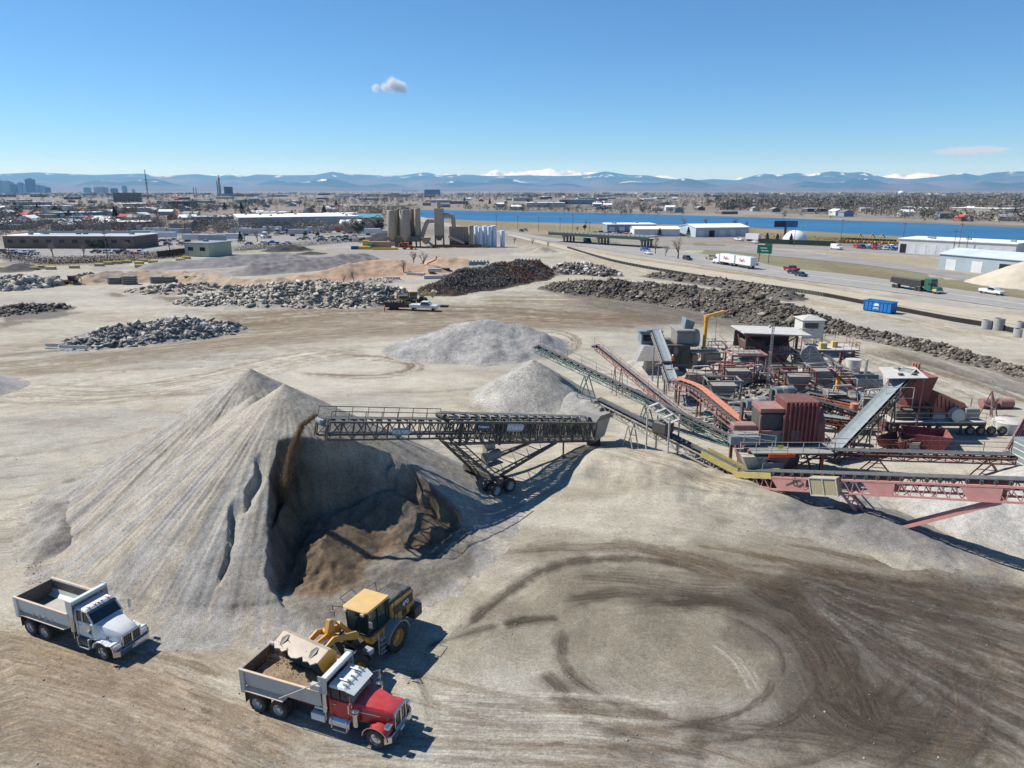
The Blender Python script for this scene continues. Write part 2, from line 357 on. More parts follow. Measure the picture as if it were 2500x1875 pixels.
 for k,(pts,wd,kk)in enumerate([([(1190,1360),(1350,1340),(1550,1340),(1700,1370),(1850,1440)],1.3,.7),([(1080,1580),(1150,1520),(1330,1390),(1500,1365),(1650,1380),(1780,1430)],.7,.9),([(1350,1475),(1480,1455),(1620,1450),(1760,1465),(1850,1480)],1.1,.8),([(1510,1490),(1620,1475),(1750,1470),(1860,1500),(1950,1570),(2010,1680),(2060,1780)],1.0,1.),([(1380,1410),(1550,1420),(1700,1440),(1830,1440)],2.2,.5),([(1800,1420),(1880,1470),(1950,1500),(2030,1600),(2080,1700),(2110,1800)],1.6,.95),([(1790,1400),(1860,1440),(1900,1445),(2000,1420),(2200,1430),(2480,1465)],1.5,.9),([(1850,1450),(1950,1450),(2100,1455),(2300,1470),(2600,1490)],2.2,.9),([(1900,1390),(2050,1400),(2250,1420),(2600,1450)],1.4,.8),([(1850,1430),(1900,1450),(1950,1460),(1900,1470)],4.5,.9),([(1880,1480),(2050,1490),(2250,1500),(2450,1530)],1.0,.8),([(1900,1490),(2000,1540),(2150,1590),(2350,1650),(2600,1700)],1.8,.7),([(2050,1600),(2100,1700),(2150,1780),(2300,1830)],3.5,.7),([(2000,1680),(2080,1760),(2250,1800),(2500,1830)],5.0,.7),([(1375,1520),(1370,1590),(1400,1650),(1500,1710),(1640,1760),(1800,1790)],.6,.75),([(1310,1640),(1370,1690),(1440,1750),(1500,1770)],1.0,.8),([(1030,1585),(1100,1560),(1180,1535),(1230,1525)],.5,.8),([(1220,1530),(1300,1515),(1370,1505)],.7,.9),([(1000,1640),(1030,1680),(1060,1760)],.6,.5),([(1640,1770),(1800,1790),(1950,1800),(2100,1820)],2.0,.7),([(1450,1800),(1600,1820),(1750,1850)],2.0,.7)]):
  ws(pts,wd*1.3,dk if k!=0 else BROWN*.5,kk*.95,fa=1.6,fl=.16,seed=120+k,lo=.16,hi=.5,soft=.9)
 ws([(1730,1560),(1800,1610),(1860,1700)],.8,LIGHT*.8,.45,fa=1.5,fl=.2,seed=150,lo=.1,hi=.4)
 cc=G(1660,1590);rq=random.Random(9)
 for k in range(17):
  R0=rq.uniform(6.5,17);a0=rq.uniform(-1.9,.6);a1=a0+rq.uniform(1.0,2.2);ox,oy=cc.x+rq.uniform(-3,8),cc.y+rq.uniform(-2,3);e=rq.uniform(.55,.85);c_=dk if k%3 else BROWN*.55;al_=rq.uniform(.3,.7)
  for dr in(0,2.0):
   pts=[(ox+(R0+dr)*math.cos(t)*1.15,oy+(R0+dr)*math.sin(t)*e)for t in np.linspace(a0,a1,9)]
   m=np.zeros(n);m[near]=stroke(Xn,Yn,pts,.42,soft=.6,fa=2.5,fl=.35,seed=400+k*2,lo=.25,hi=.5,world=True);w(m,c_,al_)
 for k in range(22):
  x0,y0=rq.uniform(-14,30),rq.uniform(30,110);hd=rq.uniform(-.5,.6);cv=rq.uniform(-.03,.03);L0=rq.uniform(14,40)
  for dr in(0,2.0):
   pts=[];x,y,h_=x0-dr*math.sin(hd),y0+dr*math.cos(hd),hd
   for j in range(9):pts.append((x,y));x+=L0/8*math.cos(h_);y+=L0/8*math.sin(h_);h_+=cv*L0/8
   m=np.zeros(n);m[near]=stroke(Xn,Yn,pts,.45,soft=.6,fa=2.5,fl=.3,seed=500+k*2,lo=.3,hi=.55,world=True);w(m,BROWN*.8,.45)
 for k in range(34):
  t=k/33
  ws([(1900+60*t,1380+70*t),(2150,1400+230*t),(2650,1440+520*t)],.5+(k%3)*.35,dk if k%4 else GREY*.7,.5 if k%4 else .3,fa=3.5,fl=.2,seed=170+k,lo=.38,hi=.62)
 for k in range(14):
  x0=1450+45*k;y0=1330+9*(k%5)
  ws([(x0,y0),(x0+160,y0+25),(x0+330,y0+85)],.9,BROWN*.6,.5,fa=2.5,fl=.15,seed=210+k,lo=.3,hi=.6)
 for k in range(22):
  y0=1545+k*17+rs.uniform(-8,8)
  ws([(-150,y0-30),(150,y0+20+rs.uniform(-8,8)),(450,y0+120),(800,y0+260)],rs.uniform(.5,1.7),BROWN*rs.uniform(.9,1.2),rs.uniform(.3,.6),fa=1.5,fl=.07,seed=240+k,lo=.3,hi=.6)
 ws([(-150,1560),(150,1620),(450,1740),(800,1900)],8,BROWN*1.25,.6,fa=.7,fl=.05,seed=265,lo=.25,hi=.6,soft=.7)
 ws([(330,1590),(450,1620),(560,1660)],.6,BROWN,.6,seed=266,lo=.1,hi=.4);ws([(700,1830),(1000,1840),(1500,1860)],3,BROWN,.55,fa=1.2,fl=.1,seed=267)
 for k in range(12):
  y0=1690+16*k
  ws([(1000,y0),(1300,y0+10),(1700,y0+30)],rs.uniform(.4,1.0),(BROWN*.8 if k%3 else LIGHT),.5,fa=1.5,fl=.12,seed=280+k,lo=.4,hi=.65)
 for k in range(16):
  y0=940+26*k
  ws([(-100,y0+30),(150,y0),(420,y0-60)],rs.uniform(.6,1.6),LIGHT if k%2 else BROWN*1.2,.4,fa=1.2,fl=.06,seed=300+k,lo=.35,hi=.62)
 wp([(1480,1080),(1700,1130),(1900,1200),(2100,1230),(2560,1350),(2600,1100),(2300,1020),(1900,1000),(1700,980),(1500,1000)],LIGHT,.55,2,11)
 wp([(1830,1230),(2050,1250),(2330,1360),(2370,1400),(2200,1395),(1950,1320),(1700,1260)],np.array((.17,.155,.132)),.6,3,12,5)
 ws([(1350,1100),(1500,1130),(1700,1180),(1850,1230)],4,BROWN*1.5,.35,fa=2,fl=.2,seed=330)
 fx=X+(fbm(X/30,Y/30,3,61)-.5)*20;fy=Y+(fbm(X/30,Y/30,3,62)-.5)*20
 def far(px,c,k=1.0):
  w(inpoly(fx if k<1 else X,fy if k<1 else Y,gpts(px)).astype(float),c,k)
 w(sstep(330,420,D),CITY,.9)
 w(sstep(.48,.62,fbm(X/60,Y/60,4,71))*sstep(330,420,D),(.30,.27,.23),.7)
 w(sstep(.55,.65,fbm(X/90+5,Y/90,3,72))*sstep(500,700,D),(.12,.115,.075),.7)
 far([(0,655),(300,645),(430,625),(700,600),(900,560),(1250,520),(1250,480),(0,480)],CITY*1.15,.85)
 far([(0,640),(340,620),(450,600),(450,560),(0,600)],(.30,.29,.28),.8)
 far([(520,610),(900,600),(900,545),(520,570)],(.31,.30,.28),.8)
 far([(1030,530),(1400,543),(1900,556),(1900,575),(1340,572),(1130,545)],STRAW,.8)
 far([(1050,537),(1300,547),(1500,556),(1500,566),(1250,560)],GRASS*1.1,.6)
 far([(1600,545),(1850,552),(2100,572),(2100,590),(1700,580)],STRAW*.9,.8)
 far([(1900,570),(2050,570),(2500,598),(2500,612),(2000,592)],GRASS*1.2,.8)
 far([(1690,592),(1800,603),(2100,640),(2500,712),(2500,736),(2200,690),(2000,668),(1830,650),(1700,632)],GRASS,.8)
 far([(2000,640),(2300,690),(2500,725),(2500,735),(2200,692),(2000,665)],BROWN*.95,.5)
 far([(1960,610),(2300,632),(2500,690),(2300,672)],STRAW,.6)
 far([(1280,572),(1400,590),(1560,612),(1560,600),(1400,578)],GRASS,.8)
 ws([(1180,572),(1300,592),(1500,628),(1800,668),(2100,722),(2500,792),(2700,826)],9,STRAW*.95,.8,fa=.6,fl=.03,seed=350,lo=.1,hi=.5)
 ws([(1350,610),(1500,648),(1900,722),(2200,780),(2500,840)],9,STRAW*1.1,.5,fa=.6,fl=.03,seed=351)
 far([(250,655),(500,640),(760,610),(960,600),(1000,620),(700,660),(500,680),(250,685)],(.26,.24,.225),.6)
 far([(600,700),(800,670),(1000,640),(1150,640),(1100,665),(900,690),(700,710)],PEACH*1.05,.6)
 far([(700,622),(1200,600),(1250,620),(1000,640),(760,640)],(.30,.26,.235),.7)
 w((sstep(.5,.65,fbm(X/220,Y/500,3,81))*sstep(900,1500,D)),(.27,.235,.175),.5)
 fl=np.zeros((n,3),np.float32);fl[near,0]=FLOW['a'];fl[near,1]=FLOW['l'];fl[near,2]=FLOW['w'];FLOW['out']=fl
 return C
FLOW={}
def polar_ground():
 dep=np.concatenate([np.arange(56,1.5,-.105),np.arange(1.5,.35,-.03)]);r=CAM_H/np.tan(np.radians(dep))
 far=[r[-1]]
 while far[-1]<90000:far.append(far[-1]*1.12)
 r=np.concatenate([r,far[1:]])
 th=np.concatenate([np.arange(-60,-39,1.0),np.arange(-39,39,.125),np.arange(39,61,1.0)])
 TH,RR=np.meshgrid(np.radians(th),r);X,Y=RR*np.sin(TH),RR*np.cos(TH)
 X,Y=X.ravel(),Y.ravel();Z=ground_z(X,Y)
 C=ground_paint(X,Y)
 nr,nt_=RR.shape;i=np.arange(nr-1)[:,None]*nt_+np.arange(nt_-1)[None,:];i=i.ravel()
 Fq=np.stack([i,i+1,i+nt_+1,i+nt_],1)
 o=npmesh('ground',np.stack([X,Y,Z],1),Fq[:,::-1],mat_soil('soil',2.6,.24,.8,.12,flow=True),smooth=True,col=C)
 a=o.data.attributes.new('flow','FLOAT_VECTOR','POINT');a.data.foreach_set('vector',FLOW['out'].ravel());tag(o,kind='structure')
polar_ground()
def sheet(name,px_a,px_b,z,mat,kind='structure',sub=12):
 """a strip between two edges given on the ground"""
 A=catmull(gpts(px_a),sub);B=catmull(gpts(px_b),sub);n=min(len(A),len(B));A,B=A[:n],B[:n]
 V=[(a[0],a[1],z)for a in A]+[(b[0],b[1],z)for b in B]
 o=npmesh(name,V,[(k,k+1,n+k+1,n+k)for k in range(n-1)],mat);tag(o,kind=kind);return o
def mat_plain(name,col,col2=None,s=.2,rough=.9,bump=.0,spec=.2):
 if name in MC:return MC[name]
 m,nt,b=_nodes(name);L=nt.links.new;tc=N(nt,'ShaderNodeTexCoord')
 n=N(nt,'ShaderNodeTexNoise',i2=s,i3=6.0,i4=.65);L(tc.outputs[3],n.inputs[0])
 r=N(nt,'ShaderNodeMapRange',i1=.35,i2=.65);L(n.outputs[0],r.inputs[0])
 L(mixc(nt,r.outputs[0],col,col2 or tuple(c*.8 for c in col)),b.inputs['Base Color']);b.inputs['Roughness'].default_value=rough
 b.inputs['Specular IOR Level'].default_value=spec
 if bump:
  n2=N(nt,'ShaderNodeTexNoise',i2=s*8,i3=5.0);L(tc.outputs[3],n2.inputs[0]);bp=N(nt,'ShaderNodeBump',i0=bump,i1=.3)
  L(n2.outputs[0],bp.inputs[2]);L(bp.outputs[0],b.inputs['Normal'])
 MC[name]=m;return m
# lake
def mat_water():
 m,nt,b=_nodes('lake_water');L=nt.links.new;tc=N(nt,'ShaderNodeTexCoord')
 n=N(nt,'ShaderNodeTexNoise',i2=.01,i3=4.0);mp=N(nt,'ShaderNodeMapping');mp.inputs[3].default_value=(.25,1,1)
 L(tc.outputs[3],mp.inputs[0]);L(mp.outputs[0],n.inputs[0])
 r=N(nt,'ShaderNodeMapRange',i1=.35,i2=.65);L(n.outputs[0],r.inputs[0])
 L(mixc(nt,r.outputs[0],(.022,.100,.215),(.036,.140,.27)),b.inputs['Base Color'])
 b.inputs['Roughness'].default_value=.35;b.inputs['IOR'].default_value=1.2;b.inputs['Specular IOR Level'].default_value=.3
 n2=N(nt,'ShaderNodeTexNoise',i2=.5,i3=3.0);L(tc.outputs[3],n2.inputs[0]);bp=N(nt,'ShaderNodeBump',i0=.6,i1=.5);L(n2.outputs[0],bp.inputs[2]);L(bp.outputs[0],b.inputs['Normal'])
 return m
def lake():
 far_=catmull(gpts([(1000,512),(1050,513),(1250,516),(1500,521),(1750,528),(2000,536),(2250,545),(2500,556),(2700,565),(2900,574)]),6)
 near_=catmull(gpts([(1000,523),(1030,531),(1200,540),(1400,545),(1620,548),(1800,554),(2000,566),(2250,580),(2500,592),(2900,612)]),6)
 n=len(far_);V=[(*p,.05)for p in far_]+[(*p,.05)for p in near_]
 o=npmesh('lake',V,[(k,n+k,n+k+1,k+1)for k in range(n-1)],mat_water());tag(o,kind='structure')
 mm=mat_plain('shore_mud',(.27,.23,.175),(.20,.17,.12),.05)
 for nm,pts,off in(('shore',far_,1),('shore',near_,-1)):
  A=[np.array(p)for p in pts];B=[p+np.array((0,off*np.hypot(*p)*.018))for p in A];n=len(A)
  V=[(*p,.07)for p in A]+[(*p,.06)for p in B];o=npmesh(nm,V,[(k,n+k,n+k+1,k+1)for k in range(n-1)],mm);tag(o,kind='structure')
lake()
# highway, frontage road, concrete channel
asph=mat_plain('asphalt_road',(.33,.315,.285),(.28,.27,.25),.12,bump=.1);asph2=mat_plain('old_asphalt',(.24,.225,.21),(.30,.285,.265),.1)
HWA=[(1130,555),(1220,562),(1330,578),(1450,592),(1600,609),(1800,630),(1900,651),(2100,674),(2300,702),(2500,730),(2800,775)]
HWB=[(1130,560),(1220,569),(1330,587),(1450,606),(1600,630),(1800,662),(1900,678),(2100,703),(2300,730),(2500,758),(2800,800)]
sheet('highway',HWA,HWB,.09,asph)
wl=mat_plain('lane_paint',(.75,.74,.70),(.6,.6,.57),.5)
def lerp_edge(t0,w_,dash=False):
 A=catmull(gpts(HWA),12);B=catmull(gpts(HWB),12)
 V,Fq=[],[]
 for k in range(len(A)-1):
  if dash and k%2:continue
  for q in(k,k+1):
   d=(B[q]-A[q]);L_=np.hypot(*d);p=A[q]+d*t0;e=d/L_*w_/2
   V+=[(*(p-e),.10),(*(p+e),.10)]
  m=len(V);Fq.append((m-4,m-3,m-1,m-2))
 tag(npmesh('lane_marking',V,Fq,wl),kind='structure')
for t0,w_,ds in((.06,.2,False),(.94,.2,False),(.5,.5,False),(.3,.15,True),(.72,.15,True)):lerp_edge(t0,w_,ds)
sheet('frontage_road',[(1500,598),(1650,600),(1800,602),(1900,610),(2100,632),(2300,660),(2500,690),(2800,735)],[(1500,604),(1650,608),(1800,616),(1900,626),(2100,646),(2300,675),(2500,707),(2800,752)],.08,asph2)
sheet('side_road',[(1850,598),(2050,605),(2250,616),(2400,626)],[(1850,604),(2050,611),(2250,624),(2400,633)],.075,asph2)
conc=mat_plain('channel_concrete',(.47,.415,.32),(.40,.35,.27),.25,bump=.1);conc2=mat_plain('channel_concrete_far',(.42,.37,.285),(.36,.31,.24),.25)
CHA=[(1240,570),(1330,590),(1500,626),(1700,656),(1900,685),(2100,717),(2300,746),(2500,776),(2800,822)]
CHB=[(1240,574),(1330,598),(1500,640),(1700,676),(1900,704),(2100,737),(2300,770),(2500,806),(2800,860)]
sheet('canal_bank',CHA,CHB,.085,conc)
CHM=[((a[0]+2*b[0])/3,(a[1]+2*b[1])/3)for a,b in zip(CHA,CHB)]
sheet('canal_edge',CHM,[(x,y+2)for x,y in CHM],.16,mat_plain('channel_lip',(.52,.47,.38),(.45,.4,.32),.3))
sheet('far_road',[(834,496),(900,503),(948,512),(1040,532),(1130,553)],[(826,499),(880,508),(930,520),(1020,540),(1125,560)],.07,mat_plain('far_road_concrete',(.40,.35,.28),(.34,.31,.26),.05))
sheet('yard_road',[(0,672),(250,662),(480,646),(700,632)],[(0,690),(250,680),(480,662),(700,645)],.06,mat_plain('dusty_road',(.33,.31,.28),(.38,.35,.31),.1))
# mountains
def rng_h(px,py,r):
 u,v=(px-1250)/F,(py-937.5)/F
 return CAM_H+r*(-(SP+v*CP))/math.hypot(u,CP-v*SP)
def mountain_range(name,sil,r0,r1,crest,th0,th1,nth,nr,snow,seed,rough,label=None):
 az=[math.atan2((p[0]-1250)/F,CP-(p[1]-937.5)/F*SP)for p in sil];hz=[rng_h(p[0],p[1],crest)for p in sil]
 th=np.radians(np.linspace(th0,th1,nth));rr=np.linspace(r0,r1,nr)
 prof=np.interp(th,az,hz)
 RR,TH=np.meshgrid(rr,th,indexing='ij');P=np.tile(prof,(nr,1))
 s=(RR-r0)/(crest-r0);shape=np.where(s<1,np.clip(s,0,1)**.8,np.clip(1-(s-1)*1.2,0,1))
 X,Y=RR*np.sin(TH),RR*np.cos(TH)
 n=fbm(X/2600,Y/2600,6,seed,.55);ridge=1-np.abs(2*n-1)
 n2=fbm(X/900,Y/900,4,seed+9,.6)
 H=P*shape*(1-rough*(1-ridge)*2.0*np.clip(1.15-s,0,1))+(n2-.5)*P*.28*np.clip(s*1.5,0,1)*np.clip(1.25-s,.12,1)
 H=np.minimum(H,P*(s*.25+.78));cr=np.abs(s-1)<1.1/nr*2;H=np.where(cr,np.maximum(H,P*(.97+.03*ridge)),H);H=np.where(s<.02,-30,H)
 col=np.zeros((X.size,3));h=H.ravel()/P.ravel().max();q=fbm(X/1500,Y/1500,5,seed+3).ravel();q2=fbm(X/500,Y/500,4,seed+4).ravel()
 if snow:
  k=sstep(.28,.5,q2)[:,None];col=(.90,.90,.92)*k+np.array((.30,.27,.27))*(1-k)
 else:
  k=sstep(.25,.55,h+(q-.5)*.9)[:,None];col=np.array((.025,.042,.040))*k+np.array((.11,.085,.075))*(1-k)
  sn=(sstep(.66,.74,q2)*sstep(.6,.75,h))[:,None];col=col*(1-sn)+.75*sn
 i=(np.arange(nr-1)[:,None]*nth+np.arange(nth-1)[None,:]).ravel()
 o=npmesh(name,np.stack([X.ravel(),Y.ravel(),H.ravel()],1),np.stack([i,i+nth,i+nth+1,i+1],1)[:,::-1],mat_mtn,smooth=True,col=col)
 tag(o,kind='structure')
m_,nt,b=_nodes('mountain_slope');at=N(nt,'ShaderNodeAttribute',attribute_name='paint');nt.links.new(at.outputs[0],b.inputs[0]);b.inputs['Roughness'].default_value=.95;mat_mtn=m_;b.inputs['Specular IOR Level'].default_value=.1
FRONT=[(-300,430),(0,425),(90,421),(230,427),(345,424),(400,430),(480,425),(535,431),(560,425),(600,431),(625,426),(700,428),(770,427),(810,419),(860,425),(920,428),(950,429),(985,428),(1030,421),(1045,421),(1075,429),(1110,426),(1150,427),(1200,430),(1290,428),(1360,430),(1430,428),(1475,419),(1490,420),(1530,427),(1580,428),(1620,435),(1680,441),(1740,437),(1800,440),(1840,429),(1865,424),(1900,427),(1945,422),(1975,426),(2030,418),(2070,422),(2105,420),(2160,433),(2210,437),(2240,436),(2300,430),(2350,422),(2390,429),(2420,422),(2475,418),(2600,422),(2900,430)]
SNOWY=[(-300,445),(1000,440),(1065,426),(1090,424),(1115,428),(1160,430),(1185,424),(1200,417),(1215,415),(1235,421),(1255,419),(1290,417),(1320,416),(1342,411),(1352,413),(1365,417),(1395,416),(1425,421),(1450,420),(1470,423),(1500,430),(1600,431),(1620,427),(1660,437),(1690,440),(1740,441),(1790,439),(1815,431),(1832,437),(1900,445),(2150,432),(2190,424),(2210,429),(2245,422),(2290,427),(2330,440),(2900,450)]
mountain_range('mountains',FRONT,26000,40000,36000,-44,44,1100,46,False,5,.55)
mountain_range('snowy_mountains',SNOWY,52000,64000,58000,-44,44,1400,20,True,15,.35)
FOOT=[(x,447+7*math.sin(x/70.0)+5*math.sin(x/23.0+1))for x in range(-300,2900,20)]
mountain_range('foothills',FOOT,21000,27500,24500,-44,44,900,26,False,25,.5)
# heaps
def heap_z(X,Y,pts,seed,wob):
 """highest of the conical ridges running between (x, y, height, radius) points"""
 H=np.full(X.shape,-9.0)
 P=[np.array(p,float)for p in pts]
 if len(P)==1:P=P*2
 for a,b in zip(P[:-1],P[1:]):
  d=b[:2]-a[:2];L2=max(d@d,1e-9)
  t=np.clip(((X-a[0])*d[0]+(Y-a[1])*d[1])/L2,0,1)
  dd=np.hypot(X-a[0]-t*d[0],Y-a[1]-t*d[1]);h=a[2]+(b[2]-a[2])*t;r=a[3]+(b[3]-a[3])*t
  z=h*(1-dd/r);z=np.where(z>h*.9,h*.9+(z-h*.9)*.7,z);H=np.maximum(H,z)
 hm=max(p[2]for p in P)
 return H+(fbm(X/(hm*.9),Y/(hm*.9),4,seed)-.5)*wob*hm
def heap(name,pts,cols,res,label=None,cat='heap',seed=1,wob=.35,grain='gravel',group=None,kind=None,streak=.0,base=-.12):
 x0=min(p[0]-p[3]for p in pts);x1=max(p[0]+p[3]for p in pts);y0=min(p[1]-p[3]for p in pts);y1=max(p[1]+p[3]for p in pts)
 pad=1.2;xs=np.arange(x0-pad,x1+pad,res);ys=np.arange(y0-pad,y1+pad,res);X,Y=np.meshgrid(xs,ys)
 Z=heap_z(X,Y,pts,seed,wob);Z=np.where(Z<.25,Z*.6+.1,Z)+(fbm(X/(res*3),Y/(res*3),2,seed+2)-.5)*res*.5
 gz=ground_z(X,Y)if name!='x' else 0;Z=Z+gz*.9
 n=fbm(X/3,Y/3,4,seed+5).ravel();C=np.array(cols[0])*(1-sstep(.4,.6,n))[:,None]+np.array(cols[1])*sstep(.4,.6,n)[:,None]
 nx=len(xs);i=(np.arange(len(ys)-1)[:,None]*nx+np.arange(nx-1)[None,:]).ravel()
 kb=(sstep(.45,-.05,(Z-gz).ravel()+(n-.5)*.5)*(.8 if res<.4 else .3))[:,None];C=C*(1-kb)+BEIGE*.88*kb
 Fq=np.stack([i,i+1,i+nx+1,i+nx],1);dz=(Z-gz).ravel();Fq=Fq[dz[Fq].max(1)>base]
 used=np.unique(Fq);mp=np.zeros(X.size,int);mp[used]=np.arange(len(used))
 o=npmesh(name,np.stack([X.ravel(),Y.ravel(),Z.ravel()],1)[used],mp[Fq],mat_soil(*GR[grain]),smooth=True,col=C[used])
 return tag(o,label,cat,group,kind)
GR={'gravel':('gravel',5.0,.42,1.0,.14),'coarse':('coarse_gravel',2.6,.5,1.0,.3),'sand':('sand',3.0,.10,.3,.1),'dirt':('dirt',2.5,.22,.9,.25)}
def gp(px,py,h,r):p=G(px,py);return(p[0],p[1],h,r)
# the big heap, dug away on its right by the loader
def sdist(X,Y,P):
 """signed distance to a polygon in plan, positive inside"""
 d=np.full(X.shape,1e9);n=len(P)
 for i in range(n):
  ax,ay=P[i];bx,by=P[(i+1)%n];L2=(bx-ax)**2+(by-ay)**2
  t=np.clip(((X-ax)*(bx-ax)+(Y-ay)*(by-ay))/L2,0,1);d=np.minimum(d,np.hypot(X-ax-t*(bx-ax),Y-ay-t*(by-ay)))
 return np.where(inpoly(X,Y,P),d,-d)
A1=(-18.6,56.0,11.3);A2=(-23.4,61.6,11.2);SL=.655
def big_heap():
 res=.11;xs=np.arange(-42,3.5,res);ys=np.arange(36,82,res);X,Y=np.meshgrid(xs,ys)
 d1=np.hypot(X-A1[0],Y-A1[1]);d2=np.hypot(X-A2[0],Y-A2[1]);th=np.arctan2(Y-A1[1],X-A1[0]);th2=np.arctan2(Y-A2[1],X-A2[0])
 st=lambda t,d,s:(fbm(t*22,d*.10,4,s,.6)-.5)
 gul=.8*sstep(0,6,d1)*sstep(22,10,d1)
 c1=A1[2]-SL*d1+st(th,d1,3)*gul*.55;c2=A2[2]-SL*d2+st(th2,d2,4)*.5*sstep(0,5,d2)
 c3=9.9-SL*np.hypot(X+21.8,Y-57.6)*1.02
 H=np.maximum(np.maximum(c1,c2),c3)
 which1=c1>c2
 H=np.where(H<.9,.9*np.exp(np.clip((H-.9)/.9,-8,0))-.07,H)
 az=th+math.pi/2
 n1=fbm(X/2.2,Y/2.2,4,21);n2=fbm(X/.7,Y/.7,3,22)
 wob=((n1-.5)*1.5+(n2-.5)*.5)*sstep(-6,-11,X+.01)+(n1-.5)*.4
 BOWL=[(-16.3,42.0),(-17.0,45),(-17.7,48.5),(-18.0,50.9),(-16.5,51.7),(-14.6,52.3),(-12.5,53.7),(-10,54.9),(-8,54.4),(-5.6,53.2),(-2.5,51.5),(-2.0,46),(-8,39),(-12,38)]
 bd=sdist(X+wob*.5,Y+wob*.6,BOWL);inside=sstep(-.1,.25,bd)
 floor_=.35+(n1-.5)*.8+(n2-.5)*.2;k_=np.hypot(X+14.0,Y-51.0)
 talus=floor_
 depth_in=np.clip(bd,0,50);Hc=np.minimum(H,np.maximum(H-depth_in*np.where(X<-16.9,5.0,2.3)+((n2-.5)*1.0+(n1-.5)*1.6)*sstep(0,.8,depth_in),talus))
 H2=np.where(bd>0,Hc,H)
 AP=[tuple(G(*q)[:2])for q in((610,1262),(635,1380),(672,1440),(741,1466),(806,1466),(870,1437),(905,1395),(945,1362),(1020,1356),(1100,1331),(1120,1300),(1180,1150),(900,1020),(600,1020),(600,1262))]
 ad=sdist(X+wob*.6,Y+wob*.8,AP)
 ap=np.minimum(.55*np.clip(ad,-1,9),2.7+(n1-.5)*1.0)+(n1-.5)*.45*sstep(0,2,ad)+(n2-.5)*.3*sstep(0,1,ad)
 H2=np.where(ad>-.3,np.maximum(H2,np.where(bd>-.5,ap,H2)),H2);foot=1.0
 H2+=(fbm(X/.35,Y/.35,2,24)-.5)*.07
 for(sx,sy,L_,w_,dp)in((-18.9,48.0,2.2,.30,.7),(-19.6,45.4,1.5,.32,.65),(-19.4,43.0,1.8,.22,.5)):
  ll=np.clip(np.abs(Y-sy)/L_,0,1);q=(X-sx-(n1-.5)*1.2)/w_
  H2-=dp*np.clip(1-ll**2,0,1)*sstep(-.3,.25,q)*sstep(3.5,.5,q)
 tan_=np.array((.335,.30,.24));gry=np.array((.30,.285,.26));lgt=np.array((.40,.375,.32));brn=np.array((.145,.105,.07));
 s=fbm(th*16,d1*.05,4,31,.65);s2=fbm(th*40,d1*.12,3,33,.6)
 s=np.where(which1,s,fbm(th2*16,d2*.05,4,32,.65))
 k=sstep(.38,.62,s)[...,None];C=gry*(1-k)+tan_*k;k2=(sstep(.55,.75,s2)*.6)[...,None];C=C*(1-k2)+lgt*k2
 kt=(sstep(9,3,d1)*.4)[...,None];C=C*(1-kt)+tan_*1.1*kt
 kg=(sstep(8.5,14,d1)*.75*sstep(.62,.4,s))[...,None];C=C*(1-kg)+gry*.95*kg
 kd=(inside*sstep(0,1.2,depth_in)*foot)[...,None]*.8;C=C*(1-kd)+(tan_*(.22+.38*(n1[...,None])))*kd  # shade of the dug hollow painted into the cut face, darker further in
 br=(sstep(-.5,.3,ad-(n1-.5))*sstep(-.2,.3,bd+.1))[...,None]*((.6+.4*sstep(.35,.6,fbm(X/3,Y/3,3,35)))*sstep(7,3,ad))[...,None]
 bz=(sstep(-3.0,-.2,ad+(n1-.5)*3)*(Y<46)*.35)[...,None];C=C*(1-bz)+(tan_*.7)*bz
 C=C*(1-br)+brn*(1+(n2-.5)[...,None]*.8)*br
 er=(sstep(.62,.70,fbm(X/2.5,Y/5,4,36))*(d1>13)*.2)[...,None];C=C*(1-er)+brn*1.7*er
 nx=len(xs);i=(np.arange(len(ys)-1)[:,None]*nx+np.arange(nx-1)[None,:]).ravel();Fq=np.stack([i,i+1,i+nx+1,i+nx],1)
 gz=ground_z(X,Y);Z=H2+gz*.9;dz=H2.ravel();Fq=Fq[dz[Fq].max(1)>-.06]
 used=np.unique(Fq);mp=np.zeros(X.size,int);mp[used]=np.arange(len(used))
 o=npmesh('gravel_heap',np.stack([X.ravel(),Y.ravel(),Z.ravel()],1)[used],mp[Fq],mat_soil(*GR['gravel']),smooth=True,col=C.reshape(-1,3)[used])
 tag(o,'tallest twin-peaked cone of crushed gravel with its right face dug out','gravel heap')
big_heap()
g1=((.33,.32,.30),(.29,.28,.265))
heap('gravel_heap',[gp(1040,858,2.6,7),gp(1110,850,4.6,11),gp(1200,850,4.9,12),gp(1270,850,4.3,9.5)],g1,.25,'broad flat-topped heap of coarse grey gravel beyond the green conveyor','gravel heap',41,.28,'coarse')
heap('gravel_heap',[(2.7,91,5.1,8.3)],((.35,.335,.30),(.31,.30,.275)),.18,'sharp grey gravel cone under the tip of the green conveyor','gravel heap',43,.05,'coarse')
heap('gravel_heap',[gp(1400,990,1.7,4.5),gp(1440,1000,1.4,4)],((.36,.34,.31),(.32,.31,.29)),.2,'low gravel mound right of the sharp cone under the conveyors','gravel heap',44,.3)
heap('gravel_heap',[gp(2600,1270,5.2,12),gp(2420,1260,2.2,7)],((.38,.365,.335),(.42,.40,.36)),.2,'pale gravel heap under the pink truss conveyor at the right edge','gravel heap',45,.14)
heap('gravel_heap',[gp(-120,955,3.8,8.5)],((.36,.345,.32),(.33,.32,.30)),.3,'grey gravel heap cut by the left edge of the frame','gravel heap',46,.15)
heap('gravel_heap',[gp(1960,1262,.6,3.5),gp(2130,1285,1.2,4.5),gp(2250,1335,.9,4)],((.15,.145,.135),(.19,.18,.17)),.15,'low dark grey gravel ridge beneath the legs of the pink conveyor','gravel heap',47,.28)
